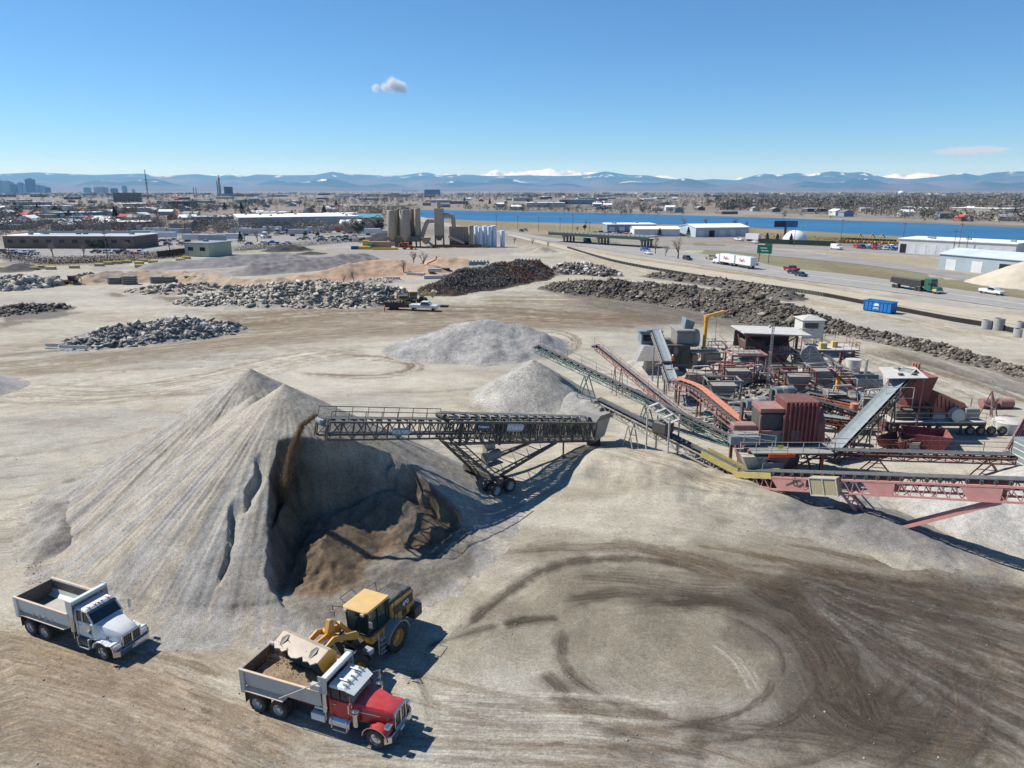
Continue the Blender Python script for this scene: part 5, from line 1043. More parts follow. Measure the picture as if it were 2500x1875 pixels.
# wheel loader
def wheel_loader(loc,rz,label,small=False,cname='cat'):
 T=empty('wheel_loader',loc,rz,label,'wheel loader');Y_=P_('yellow');B=P_('black')
 J=1.72;A=R(-4.6)
 def fr(mb):
  return mb.xf(Matrix.Translation((J,0,0))@Matrix.Rotation(A,4,'Z')@Matrix.Translation((-J,0,0)))
 q=MB();q.b6(-2.3,1.5,-.55,.55,.75,1.45);q.tube((0,-1,.88),(0,1,.88),.22);q.build('rear_frame',B,T)
 q=MB();q.hexa([(-2.55,-.98,1.35),(-.15,-.98,1.35),(-.15,.98,1.35),(-2.55,.98,1.35),(-2.45,-.86,2.66),(-.15,-.86,2.72),(-.15,.86,2.72),(-2.45,.86,2.66)])
 hd=q.build('engine_hood',Y_,T,bev=.07)
 q=MB();q.hexa([(-2.5,-.80,2.66),(-.2,-.80,2.71),(-.2,.80,2.71),(-2.5,.80,2.66),(-2.35,-.66,2.80),(-.3,-.66,2.86),(-.3,.66,2.86),(-2.35,.66,2.80)]);tp=q.build('hood_cover',B,hd,bev=.03)
 q=MB()
 for k in range(9):q.box((-1.5+.12*k,0,2.85),(.03,1.1,.03))
 q.tube((-.55,.3,2.8),(-.55,.3,3.08),.08);q.build('hood_grille',P_('brake'),tp)
 for s in(-1,1):
  q=MB();q.hexa([(-2.3,s*.955,1.95),(-.5,s*.955,1.95),(-.5,s*.965,1.95),(-2.3,s*.965,1.95),(-2.3,s*.905,2.45),(-.3,s*.905,2.45),(-.3,s*.925,2.45),(-2.3,s*.925,2.45)]);q.build('hood_side_panel',B,hd)
  q=MB()
  for k in range(6):q.box((-1.35,s*.985,1.50+.08*k),(.45,.03,.03))
  q.build('side_vent',B,hd)
 if not small:
  text('480',.42,P_('white'),T,(-1.55,.955,2.20),(R(84),0,R(180)),ext=.006,bold=.012)
  text('480',.42,P_('white'),T,(-1.45,-.955,2.20),(R(84),0,0),ext=.006,bold=.012)
 q=MB();q.prism([(-3.05,-.95),(-3.05,.95),(-2.75,1.32),(-1.95,1.32),(-1.95,-1.32),(-2.75,-1.32)],'z',.85,1.62);q.build('counterweight',B,T,bev=.06)
 q=MB();q.b6(-2.62,-2.5,-.75,.75,1.65,2.5);q.build('radiator_grille',P_('black'),T)
 for s in(-1,1):
  q=MB();pr=[(math.cos(a)*1.08,.9+math.sin(a)*1.02)for a in np.linspace(.15,math.pi-.1,10)];inn=[(x*.93,.9+(z-.9)*.93)for x,z in pr]
  q.prism(pr+inn[::-1],'y',min(s*.86,s*1.56),max(s*.86,s*1.56));q.build('rear_fender',P_('brake')if not small else B,T,smooth=True)
  q=MB();pr=[(3.45+math.cos(a)*1.05,.9+math.sin(a)*1.0)for a in np.linspace(.9,math.pi-.1,8)];inn=[(3.45+(x-3.45)*.93,.9+(z-.9)*.93)for x,z in pr]
  q.prism(pr+inn[::-1],'y',min(s*.86,s*1.52),max(s*.86,s*1.52));fr(q).build('front_fender',B,T,smooth=True)
 c0,c1,cw,zb,zt=.15,1.72,.80,1.75,3.36
 q=MB();q.b6(c0-.05,c1+.1,-.98,.98,1.35,1.80);q.build('cab_deck',Y_,T,bev=.03)
 q=MB();q.hexa([(c0,-cw,zb),(c1+.05,-cw*.92,zb),(c1+.05,cw*.92,zb),(c0,cw,zb),(c0+.05,-cw+.03,zt),(c1+.16,-cw+.05,zt),(c1+.16,cw-.05,zt),(c0+.05,cw-.03,zt)]);cg=q.build('cab',M('paint_cabglass',(.018,.05,.045),rough=.08,spec=.8,var=.3),T)
 q=MB()
 for s in(-1,1):
  for(xa,xb_)in((c0,c0+.05),(c1+.05,c1+.16),(c0+.78,c0+.85)):q.bar((xa,s*(cw+.005)*(.93 if xa>1.6 else 1),zb),(xb_,s*(cw-.02),zt),.075)
  q.b6(c0,c1+.05,s*cw-.03,s*cw+.03,zb-.02,zb+.18)
 q.bar((c1+.07,-cw*.92,zb+.05),(c1+.07,cw*.92,zb+.05),.08);q.bar((c1+.12,.12,zb),(c1+.18,.1,zt),.03);q.build('cab_pillar',B,cg)
 q=MB();q.prism([(c0-.22,-.92),(c1+.22,-.92),(c1+.36,-.75),(c1+.36,.75),(c1+.22,.92),(c0-.22,.92)],'z',zt,zt+.15);q.build('cab_roof',P_('cream'),T,bev=.05)
 q=MB()
 for y in(-.6,.6):q.box((c1+.42,y,zt+.0),(.12,.2,.12))
 q.build('work_light',P_('lamp'),T)
 q=MB();q.tube((c0-.3,.62,1.8),(c0-.3,.62,3.05),.11,12);q.tube((c0-.3,.62,3.05),(c0-.3,.62,3.2),.17,12);q.build('air_intake',B,T)
 for s in(-1,1):q=MB();q.path([(-1.2,s*.95,2.7),(-1.2,s*1.0,3.25),(-.2,s*1.1,3.25),(-.2,s*1.1,1.9)],.022);q.build('handrail',B,T)
 q=MB();q.path([(-.25,1.3,1.95),(-.25,1.3,2.9),(.1,1.3,2.9),(.1,1.3,1.95)],.022);q.build('handrail',B,T)
 q=MB();q.path([(c1+.1,.8,zt),(c1+.55,1.3,zt+.12),(c1+.55,1.3,zt-.35)],.022);q.path([(c1+.2,-.8,zt),(c1+.6,-1.35,zt+.15),(c1+.6,-1.35,zt-.35)],.022);q.path([(c0+.5,-.9,zt+.1),(c0+.5,-1.3,zt+.35),(c1,-1.3,zt+.35),(c1,-.9,zt+.1)],.02);mo=q.build('mirror_arm',B,T)
 q=MB();q.box((c1+.55,1.3,zt-.35),(.08,.22,.35));q.box((c1+.6,-1.35,zt-.35),(.08,.22,.35));q.build('mirror_head',P_('brake'),mo)
 q=MB()
 for z in(.55,.85,1.15,1.45):q.b6(.95,1.45,1.05,1.30,z,z+.04)
 for x in(.95,1.45):q.b6(x-.02,x+.02,1.1,1.16,.5,1.9)
 q.build('ladder',P_('alu'),T)
 q=MB();q.b6(1.75,4.05,-.42,.42,.8,1.5);q.prism([(2.1,1.4),(3.6,1.4),(3.2,2.25),(2.5,2.35)],'y',-.42,.42);q.tube((3.45,-1,.88),(3.45,1,.88),.22);fr(q).build('front_frame',B,T)
 for s in(-1,1):
  q=MB();q.prism([(2.45,2.35),(2.55,2.62),(3.5,2.98),(4.3,3.28),(4.95,3.05),(5.25,2.70),(5.1,2.52),(4.75,2.78),(4.2,2.92),(3.5,2.60),(2.65,2.15)],'y',s*.62-.07,s*.62+.07);fr(q).build('lift_arm',Y_,T,bev=.02)
  q=MB();q.tube((2.5,s*.45,1.35),(3.6,s*.50,2.5),.10,10);lc=fr(q).build('lift_cylinder',B,T);q=MB();q.tube((3.2,s*.48,2.08),(3.9,s*.52,2.78),.055,8);fr(q).build('rod',P_('chrome'),lc)
 q=MB();q.tube((3.9,-.62,3.0),(3.9,.62,3.0),.14,10);q.prism([(3.7,3.0),(3.75,3.85),(4.0,3.95),(4.25,3.2),(4.1,2.8)],'y',-.14,.14);q.prism([(4.05,2.9),(4.95,2.98),(5.05,3.12),(4.1,3.2)],'y',-.08,.08);fr(q).build('bell_crank',Y_,T,bev=.02)
 q=MB();q.tube((2.5,0,2.3),(3.3,0,3.35),.13,12);tc_=fr(q).build('tilt_cylinder',Y_,T);q=MB();q.tube((3.2,0,3.2),(3.85,0,3.85),.06,8);fr(q).build('rod',P_('chrome'),tc_)
 W=1.62;bx,bz=.12,.0
 out=[(5.75,2.02),(5.30,2.42),(5.08,2.85),(5.12,3.30),(5.38,3.58),(5.66,3.66)];top=[(5.66,3.66),(6.42,3.36)]
 prof=out+[(6.42,3.36)];inn=[(6.40,3.31),(5.66,3.59),(5.42,3.51),(5.19,3.27),(5.16,2.88),(5.36,2.48),(5.79,2.07)]
 q=MB();q.prism(prof+inn,'y',-W,W);bk=fr(q).build('bucket',P_('bucket'),T)
 for s in(-1,1):q=MB();q.prism([(5.75,2.02),(5.30,2.42),(5.08,2.85),(5.12,3.30),(5.38,3.58),(5.66,3.66),(6.38,3.34),(6.15,2.75)],'y',s*W-.03,s*W+.03);fr(q).build('side_plate',Y_,bk)
 q=MB();q.prism([(6.40,3.32),(5.66,3.60),(5.40,3.5),(5.17,3.26),(5.14,2.9),(5.34,2.5),(5.78,2.09),(5.80,2.11),(5.37,2.53),(5.18,2.92),(5.21,3.24),(5.43,3.47),(5.67,3.56),(6.38,3.29)],'y',-W+.04,W-.04);fr(q).build('bucket_lining',P_('bedin'),bk)
 q=MB()
 for yc,hw in((-1.05,.5),(0,.55),(1.05,.5)):
  pts=[(yc-hw,0),(yc-hw*.55,.22),(yc,.30 if yc==0 else .12),(yc+hw*.55,.22),(yc+hw,0)]
  vs=[(6.40+d*.93,y,3.36-d*.37)for y,d in pts]+[(6.40+d*.93,y,3.30-d*.37)for y,d in pts];n=len(pts)
  q.add(vs,[tuple(range(n)),tuple(range(n,2*n))[::-1]]+[(k,(k+1)%n,n+(k+1)%n,n+k)for k in range(n)])
 fr(q).build('spill_guard',P_('bucket'),bk)
 for yc in(-1.15,1.0):
  q=MB();q.add([(6.40,yc,3.37),(6.05,yc-.10,3.53),(5.72,yc,3.66),(6.05,yc+.10,3.53)],[(0,1,2,3)]);fr(q).build('wear_plate',B,bk)
  for s in(-1,1):
   q=MB();q.add([(6.42,yc+s*.05,3.36),(6.05,yc+s*.14,3.52),(5.70,yc+s*.05,3.665),(6.05,yc+s*.17,3.60)],[(0,1,3),(1,2,3),(0,3,2)]);fr(q).build('wear_rib',P_('bucket'),bk)
 for s in(-1,1):
  wheel(T,0,s*1.18,.88,.62,'yellow',side=s,lugs=12);w_=wheel(T,3.45,s*1.18,.88,.62,'yellow',side=s,lugs=12)
  w_.matrix_local=Matrix.Translation((J,0,0))@Matrix.Rotation(A,4,'Z')@Matrix.Translation((-J,0,0))
 q=MB();q.b6(2.0,2.5,.8,1.35,1.15,1.45);fr(q).build('front_light',P_('lamp'),T,bev=.03)
 q=MB()
 for k in range(5):q.path([(2.4+.1*k,.3,1.6),(2.8+.1*k,.45+.05*k,2.1+.1*k),(3.4,.4,2.4)],.025,5)
 fr(q).build('hydraulic_hose',P_('hose'),T)
 return T
wheel_loader((-8.05,37.45,0),to_heading(-.45,-.893),'yellow articulated wheel loader tipping its bucket over the red-hooded truck')
# sand running out of the bucket
def pour(name,pts,r0,r1,n,col,seed,label,cat):
 rs=np.random.RandomState(seed);P=np.array(pts,float);L=np.r_[0,np.cumsum(np.linalg.norm(np.diff(P,axis=0),axis=1))]
 t=rs.rand(n)**.9;s=t*L[-1];C=np.stack([np.interp(s,L,P[:,k])for k in range(3)],1);r=r0+(r1-r0)*t**1.3
 C+=rs.randn(n,3)*(r*.5)[:,None];sz=.012+.035*rs.rand(n)
 base=np.array([(1,1,1),(-1,-1,1),(-1,1,-1),(1,-1,-1)],float)*.6
 V=(C[:,None,:]+base[None]*sz[:,None,None]*rs.uniform(.5,1.4,(n,4,1))).reshape(-1,3);i=np.arange(n)[:,None]*4
 Fq=np.concatenate([i+np.array(f)for f in((0,1,2),(0,3,1),(0,2,3),(1,3,2))]);k=rs.rand(n*4,1)
 return tag(npmesh(name,V,Fq,mat_soil('falling_grit',8,.2,0,.1),col=np.array(col)*(.7+.6*k)),label,cat,kind='stuff')
# crushing plant
def W_(mb,name,mat,T,**k):
 """build a world-coordinate mesh as a child of the empty T (unrotated)"""
 l=root_loc(T);mb.v=[(v[0]-l[0],v[1]-l[1],v[2]-l[2])for v in mb.v]
 return mb.build(name,mat,T,**k)
DUSTY=dict(rough=.7,var=.2,dust=.55,scale=1.0,rust=.15)
STEEL={'stacker':M('steel_taupe',(.095,.085,.072),**{**DUSTY,'dust':.35}),'tan':M('steel_tan',(.46,.42,.34),**DUSTY),'pink':M('steel_pink',(.52,.24,.21),rough=.6,var=.12,dust=.25,dcol=(.55,.40,.36),rust=.08),'red':M('steel_red',(.19,.048,.038),**{**DUSTY,'dust':.3,'rust':.3,'dcol':(.42,.34,.30)}),'orange':M('steel_salmon',(.58,.20,.11),rough=.6,var=.15,dust=.3,dcol=(.55,.36,.27),rust=.1),'teal':M('steel_teal',(.06,.19,.17),**{**DUSTY,'dust':.35}),'dark':M('steel_dark',(.05,.048,.045),**{**DUSTY,'dust':.4}),'grey':M('steel_grey',(.22,.22,.215),**{**DUSTY,'dust':.5}),'bluegrey':M('steel_bluegrey',(.16,.21,.24),**{**DUSTY,'dust':.3}),'rose':M('steel_rose',(.27,.115,.10),**{**DUSTY,'dust':.38,'rust':.2,'dcol':(.48,.38,.34)}),'pale':M('steel_pale',(.55,.53,.49),**DUSTY),'yellow':M('steel_yellow',(.55,.45,.14),rough=.6,var=.15,dust=.35,rust=.1),'jib':M('steel_jib',(.80,.40,.03),rough=.5,var=.08,dust=.1),'crimson':M('steel_crimson',(.24,.045,.045),**{**DUSTY,'dust':.3}),'white':M('steel_white',(.58,.57,.53),rough=.7,var=.15,dust=.45,rust=.14)}
RUB=M('belt_rubber',(.045,.05,.055),rough=.7,dust=.35,dcol=(.30,.29,.27),scale=2);RUBL=M('belt_dusty',(.22,.27,.29),rough=.8,dust=.25,var=.2,scale=2)
MESHW=M('guard_mesh',(.05,.045,.04),rough=.8,dust=.3)
def unit(A,B):
 A,B=Vector(A),Vector(B);d=B-A;L=d.length;d.normalize();s=d.cross(Vector((0,0,1))).normalized();return A,B,d,L,s,s.cross(d).normalized()
def truss(q,A,B,off,depth,n,t=.08,tt=.05,zig=True,top=True):
 """one lattice side: two chords and diagonals"""
 A,B,d,L,s,u=unit(A,B);a,b=A+s*off,B+s*off
 if top:q.bar(a,b,t)
 q.bar(a-u*depth,b-u*depth,t)
 for k in range(n+1):
  p=a+(b-a)*(k/n);q.bar(p,p-u*depth,tt)
  if zig and k<n:
   p2=a+(b-a)*((k+1)/n);(q.bar(p,p2-u*depth,tt)if k%2 else q.bar(p-u*depth,p2,tt))
def conveyor(name,label,A,B,w=1.1,depth=.7,n=14,fr='tan',cat='conveyor',belt=RUB,rail=None,idlers=14,legs=(),loc=None,cover=False,t=.09,motor=True,group='belt conveyors of the crushing plant',catwalk=False,idm=None):
 A,B,d,L,s,u=unit(A,B)
 T=empty(name,tuple(loc or((A+B)/2).xy.to_tuple()+(0,)),0,label,cat,group);m=STEEL[fr]
 for sg in(-1,1):
  q=MB();truss(q,A-u*.12,B-u*.12,sg*w/2,depth,n,t,t*.6);W_(q,'side_truss',m,T)
 q=MB()
 for k in range(0,n+1,2):
  p=A+(B-A)*(k/n)-u*.12;q.bar(p-s*w/2-u*depth,p+s*w/2-u*depth,.05)
  if k<n-1:p2=A+(B-A)*((k+2)/n)-u*.12;q.bar(p-s*w/2-u*depth,p2+s*w/2-u*depth,.04)
 W_(q,'cross_bracing',m,T)
 q=MB();b=w*.42
 sec=[(-b,.16),(-b*.5,.03),(b*.5,.03),(b,.16)];vs=[]
 for P in(A,B):
  for y,z in sec:vs.append(P+s*y+u*z)
  for y,z in sec[::-1]:vs.append(P+s*y+u*(z-.025))
 q.add(vs,[(k,k+1,9+k,8+k)for k in range(7)]+[(7,0,8,15),tuple(range(8))[::-1],tuple(range(8,16))])
 W_(q,'belt',belt,T)
 q=MB();q.bar(A-u*(.32),B-u*.32,w*.8,.03);W_(q,'return_belt',RUB,T)
 for nm,P in(('head_pulley',A),('tail_pulley',B)):
  q=MB();c=P-u*.12;q.tube(c-s*w*.42,c+s*w*.42,.20,12);q.tube(c-s*w*.55,c+s*w*.55,.05,8);W_(q,nm,STEEL['dark'],T)
 for k in range(idlers):
  p=A+(B-A)*((k+.5)/idlers);q=MB()
  q.bar(p-s*w*.5-u*.10,p+s*w*.5-u*.10,.06,.05);q.tube(p-s*b*.5-u*.03,p+s*b*.5-u*.03,.055,6)
  for sg in(-1,1):q.tube(p+s*sg*b*.55-u*.02,p+s*sg*w*.50+u*.14,.055,6);q.bar(p+s*sg*w*.5-u*.1,p+s*sg*w*.5+u*.17,.04)
  W_(q,'idler',STEEL[idm or 'dark'],T)
 if motor:
  q=MB();c=A+s*(w*.5+.28)+d*.3;q.tube(c-s*.1,c+s*.45,.17,10);q.box(c-s*.05,(.35,.35,.35));W_(q,'drive_motor',STEEL['grey'],T)
 if rail:
  for sg in rail:
   q=MB();off=s*sg*(w/2+(.75 if catwalk else .06));nn=max(3,int(L/2.2))
   for k in range(nn+1):p=A+(B-A)*(k/nn)+off;q.bar(p,p+Vector((0,0,1.05)),.04)
   q.bar(A+off+Vector((0,0,1.05)),B+off+Vector((0,0,1.05)),.04);q.bar(A+off+Vector((0,0,.55)),B+off+Vector((0,0,.55)),.03);W_(q,'handrail',m,T)
   if catwalk:
    q=MB();q.bar(A+s*sg*(w/2+.4),B+s*sg*(w/2+.4),.7,.05);W_(q,'catwalk',STEEL['grey'],T)
 for(f,spread,gz)in legs:
  p=A+(B-A)*f-u*(depth+.1)
  for sg in(-1,1):
   q=MB();a=p+s*sg*w*.5
   q.bar(a,(a.x-d.x*spread,a.y-d.y*spread,gz),.10);q.bar(a,(a.x+d.x*spread,a.y+d.y*spread,gz),.10)
   h=(a.z-gz)*.5;q.bar((a.x-d.x*spread*.5,a.y-d.y*spread*.5,a.z-h),(a.x+d.x*spread*.5,a.y+d.y*spread*.5,a.z-h),.06)
   W_(q,'support_leg',m,T)
 return T
# telescopic radial stacker
def stacker():
 tail=Vector((8.6,72.6,2.6));head=Vector((-14.1,50.8,10.0));A,B,d,L,s,u=unit(head,tail)
 if s.y>0:s=-s
 T=empty('radial_stacker',(-2.6,60.5,0),0,'long grey telescopic stacker on wheels pouring brown sand onto the tallest heap','stacker conveyor')
 m=STEEL['stacker'];pt=lambda f:head+(tail-head)*f
 o0,o1=pt(.37),pt(.985)
 for sg in(-1,1):
  q=MB();truss(q,o0,o1,0,1.9,22,.22,.10);q.v=[tuple(Vector(v)+s*sg*1.05)for v in q.v];W_(q,'outer_truss',m,T)
  q=MB();truss(q,pt(.0)-u*.12,pt(.60)-u*.12,0,1.35,18,.15,.08);q.v=[tuple(Vector(v)+s*sg*.78)for v in q.v];W_(q,'inner_truss',m,T)
  q=MB();a=pt(.0)+s*sg*.95+u*.75;q.bar(a,pt(.37)+s*sg*.95+u*.75,.06)
  for k in range(9):p=pt(.37*k/8)+s*sg*.95;q.bar(p-u*.1,p+u*.75,.045)
  W_(q,'guard_rail',m,T)
  for f in(.40,.55,.98):
   q=MB();p=pt(f)+s*sg*1.12;q.bar(p+u*.1,p-u*2.1,.26,.12);W_(q,'stiffener',m,T)
 q=MB()
 for k in range(19):p=o0+(o1-o0)*(k/18);q.bar(p-s*1.05-u*1.9,p+s*1.05-u*1.9,.07);q.bar(p-s*1.05,p+s*1.05,.05)
 W_(q,'cross_bracing',m,T)
 for sg in(-1,1):
  q=MB();a,b=pt(.52)+s*sg*1.0,pt(.965)+s*sg*1.0
  for k in range(90):p=a+(b-a)*(k/89);q.bar(p-u*.15,p-u*1.78,.05)
  for k in range(9):z=-.2-.19*k;q.bar(a+u*z,b+u*z,.03)
  W_(q,'mesh_guard',MESHW,T)
 q=MB();q.bar(pt(-.01)+u*.06,pt(.42)+u*.06,.85,.04);W_(q,'belt',RUB,T)
 q=MB();q.bar(pt(.355)+u*.62,pt(.97)+u*.50,.95,.05);W_(q,'belt',RUB,T)
 q=MB();q.bar(pt(.0)-u*1.1,pt(.6)-u*1.1,.8,.04);W_(q,'return_belt',RUB,T)
 for k in range(15):
  p=pt(.39+.56*k/14)+u*.45;q=MB();q.tube(p-s*.5,p+s*.5,.07,8)
  for sg in(-1,1):q.bar(p+s*sg*.55-u*.45,p+s*sg*.55+u*.18,.07)
  q.box(p-u*.2+s*.55,(.22,.1,.3));W_(q,'idler',STEEL['pale' if k%1==0 else 'dark'],T)
 for k in range(14):
  p=pt(.02+.34*k/13)-u*.03;q=MB();q.tube(p-s*.42,p+s*.42,.06,8);q.bar(p+s*.5-u*.4,p+s*.5+u*.1,.06);W_(q,'idler',STEEL['dark'],T)
 for f,r,z,nm in((-.005,.30,-.25,'head_pulley'),(.35,.26,.36,'transfer_pulley'),(.985,.26,.2,'tail_pulley')):
  q=MB();p=pt(f)+u*z;q.tube(p-s*.5,p+s*.5,r,16);q.tube(p-s*.9,p+s*.9,.06,8);W_(q,nm,STEEL['bluegrey']if r>.28 else STEEL['dark'],T)
 q=MB();p=pt(-.005);q.bar(p-s*.8+u*.1,p-s*.8-u*1.5,.12);q.bar(p+s*.8+u*.1,p+s*.8-u*1.5,.12);q.bar(p-s*.8-u*1.5,p+s*.8-u*1.5,.12);W_(q,'head_frame',m,T)
 q=MB();c=pt(1.0);e=Vector((d.x,d.y,0)).normalized()
 def P(a,b,z):return c+e*a+s*b+Vector((0,0,z))
 q.hexa([P(-.7,-1.15,-1.9),P(1.0,-1.0,-1.6),P(1.0,1.0,-1.6),P(-.7,1.15,-1.9),P(-.9,-1.2,.35),P(1.6,-1.25,.45),P(1.6,1.25,.45),P(-.9,1.2,.35)]);W_(q,'tail_hopper',STEEL['tan'],T,bev=.04)
 q=MB();q.hexa([P(-.9,-1.3,.4),P(1.7,-1.4,.5),P(1.7,1.4,.5),P(-.9,1.3,.4),P(-.6,-1.6,1.1),P(2.1,-1.8,1.15),P(2.1,1.8,1.15),P(-.6,1.6,1.1)]);W_(q,'hopper_flare',STEEL['grey'],T)
 q=MB();q.b6(c.x-.5,c.x+.9,c.y-.5,c.y+.9,0,.8);W_(q,'tow_stand',STEEL['dark'],T)
 ax=Vector((-2.7,61.3,1.25));sh=Vector((s.x,s.y,0)).normalized();dh=Vector((d.x,d.y,0)).normalized()
 for sg in(-1,1):
  w2=sh*sg*1.0
  lo=ax+sh*sg*1.7
  for nm,f in(('front_strut',.385),('rear_strut',.80)):
   q=MB();top=pt(f)+s*sg*1.0-u*2.0
   off=Vector((0,0,.55));q.bar(top,lo,.22);q.bar(top+dh*(.8 if f<.5 else-.8)-off*0,lo+off,.12)
   for k in range(10):
    a=top+(lo-top)*(k/10);b=top+dh*(.8 if f<.5 else-.8);b=b+(lo+off-b)*((k+1)/10);q.bar(a,b,.05)
   W_(q,nm,m,T)
 q=MB()
 for f in(.385,.80):
  for k in range(5):
   a=(pt(f)-u*2.0);p=a+(ax-a)*(k/5+.05);wd=1.0+.7*k/5;q.bar(p-s*wd,p+s*wd,.07)
   if k<4:p2=a+(ax-a)*((k+1)/5+.05);q.bar(p-s*wd,p2+s*(wd+.1),.05)
 W_(q,'strut_bracing',m,T)
 q=MB();q.bar(ax-sh*2.6,ax+sh*2.6,.4,.45);q.bar(ax-sh*2.2+dh*.9-Vector((0,0,.4)),ax-sh*2.2-dh*.9-Vector((0,0,.4)),.25);q.bar(ax+sh*2.2+dh*.9-Vector((0,0,.4)),ax+sh*2.2-dh*.9-Vector((0,0,.4)),.25);W_(q,'axle_beam',m,T)
 ang=math.atan2(-dh.x,dh.y)
 for sg in(-1,1):
  for fd in(-1,1):
   for k in(0,1):
    c=ax+sh*sg*(2.25+(.45 if k else-.45))+dh*fd*.85;r=.66;wl_=wheel(T,0,0,r,.40,'tan_rim' if False else 'bodygrey',side=1 if sg>0 else-1)
    wl_.matrix_local=Matrix.Translation((c.x-T.location.x,c.y-T.location.y,0))@Matrix.Rotation(math.atan2(sh.x,-sh.y)+(0 if True else 0),4,'Z')@Matrix.Rotation(math.pi,4,'Z')
 q=MB();q.box(ax+sh*.2+dh*1.0+Vector((0,0,.75)),(1.0,1.9,.12),rz=ang);W_(q,'deck',STEEL['grey'],T)
 q=MB();p=ax+dh*1.1+Vector((0,0,1.45));q.tube(p-dh*.9,p+dh*.9,.48,14);W_(q,'hydraulic_tank',STEEL['grey'],T,smooth=True)
 q=MB();q.box(ax+dh*1.6-sh*.9+Vector((0,0,1.9)),(1.1,.7,.9),rz=ang+1.57);W_(q,'power_unit',STEEL['tan'],T,bev=.05)
 q=MB()
 for k in range(6):q.path([ax+dh*(.1+.15*k)+sh*(.4-.2*k)+Vector((0,0,.4)),ax+dh*(.2+.1*k)+sh*(.5-.15*k)+Vector((0,0,1.3)),ax+dh*.7+sh*(.2-.1*k)+Vector((0,0,1.9))],.05,6)
 W_(q,'hydraulic_hose',STEEL['pale'],T)
 q=MB();p=pt(.835)-u*2.0+s*1.0;q.bar(p,p-Vector((0,0,1.5)),.16);q.box(p-Vector((0,0,1.5)),(.5,.5,.06));W_(q,'stand_jack',m,T)
 rot=Matrix((-(-d).xyz,u,s)).transposed()if False else None
 def sign(f,off,wv,hv,txt,colr,tcol,size,shear=.0):
  xa=(-d)if(-d).x>0 else d;n_=s;up=u if u.z>0 else-u
  xa=up.cross(n_).normalized()
  mm=Matrix(((xa.x,up.x,n_.x),(xa.y,up.y,n_.y),(xa.z,up.z,n_.z))).to_4x4();c=pt(f)+s*off[0]+up*off[1]
  q=MB();q.box((0,0,0),(wv,hv,.03));o=q.build('sign_board',colr,T);o.matrix_local=Matrix.Translation(c-T.location)@mm
  tx=text(txt,size,tcol,o,(0,-.02,.02),(0,0,0),font_shear=shear,ext=.006,bold=.01)
 wh=M('sign_white',(.8,.8,.78),rough=.5);sb=M('sign_slate',(.20,.23,.26),rough=.5,var=.1);sblue=M('sign_navy',(.04,.06,.10),rough=.5,var=.1);st=M('sign_steel',(.33,.40,.45),rough=.5,var=.1)
 sign(.205,(.90,-.85),1.55,.62,'KOLBERG',sb,wh,.40,.3);sign(.475,(1.2,-.35),1.35,.50,'TeleStacker',sblue,wh,.28);sign(.60,(1.2,-.42),2.1,.72,'KOLBERG',st,wh,.50,.35)
 return pt,u
pt_,u_=stacker()
h_=pt_(-.02)
pour('falling_sand',[(h_.x,h_.y,h_.z+.3),(h_.x-.9,h_.y-.6,h_.z-.3),(h_.x-1.7,h_.y-1.1,h_.z-2.2),(h_.x-2.3,h_.y-1.5,h_.z-5),(h_.x-2.8,h_.y-1.9,1.6)],.16,.60,15000,(.22,.15,.09),3,'brown sand stream falling from the stacker head into the dug hollow','sand stream')
pour('falling_sand',[(-11.9,33.0,2.9),(-11.9,32.8,2.3),(-11.9,32.7,2.0)],.9,1.1,900,(.2,.15,.1),4,'loose sand dropping from the loader bucket into the truck bed','sand stream')
# feed conveyor to the stacker
fa=Vector((9.3,73.9,4.7));fb=G(1800,1146,1.1)
fc=conveyor('feed_conveyor','pale tan feed conveyor running from the yellow guards up to the stacker hopper',fa,fb,1.05,.75,16,'tan',idlers=16,legs=((.28,.7,.1),),motor=True,t=.12)
q=MB();p0=fa+(fb-fa)*.50
A_,B_,d_,L_,s_,uu_=unit(fa,fb)
for a in(-1.3,1.3):
 for b in(-.95,.95):
  p=p0+d_*a+s_*b;q.bar((p.x,p.y,.1),(p.x,p.y,p0.z+1.9),.15)
for b in(-.95,.95):q.bar(p0+d_*-1.3+s_*b+Vector((0,0,2.3)),p0+d_*1.3+s_*b+Vector((0,0,1.7)),.14)
for a in(-1.3,-.4,.5,1.3):q.bar(p0+d_*a+s_*-.95+Vector((0,0,2.0-a*.23)),p0+d_*a+s_*.95+Vector((0,0,2.0-a*.23)),.3,.08)
W_(q,'gantry_frame',STEEL['pale'],fc)
q=MB();q.box(p0+Vector((0,0,.55)),(1.7,1.6,1.3),rz=math.atan2(d_.y,d_.x));W_(q,'drive_housing',STEEL['dark'],fc,bev=.15)
for sg in(-1,1):
 q=MB();e=fb+s_*sg*.62;q.bar(fb+d_*-3.6+s_*sg*.66+uu_*.1,fb+d_*.3+s_*sg*.66+uu_*.05,.06,.62);W_(q,'tail_guard',STEEL['yellow'],fc)
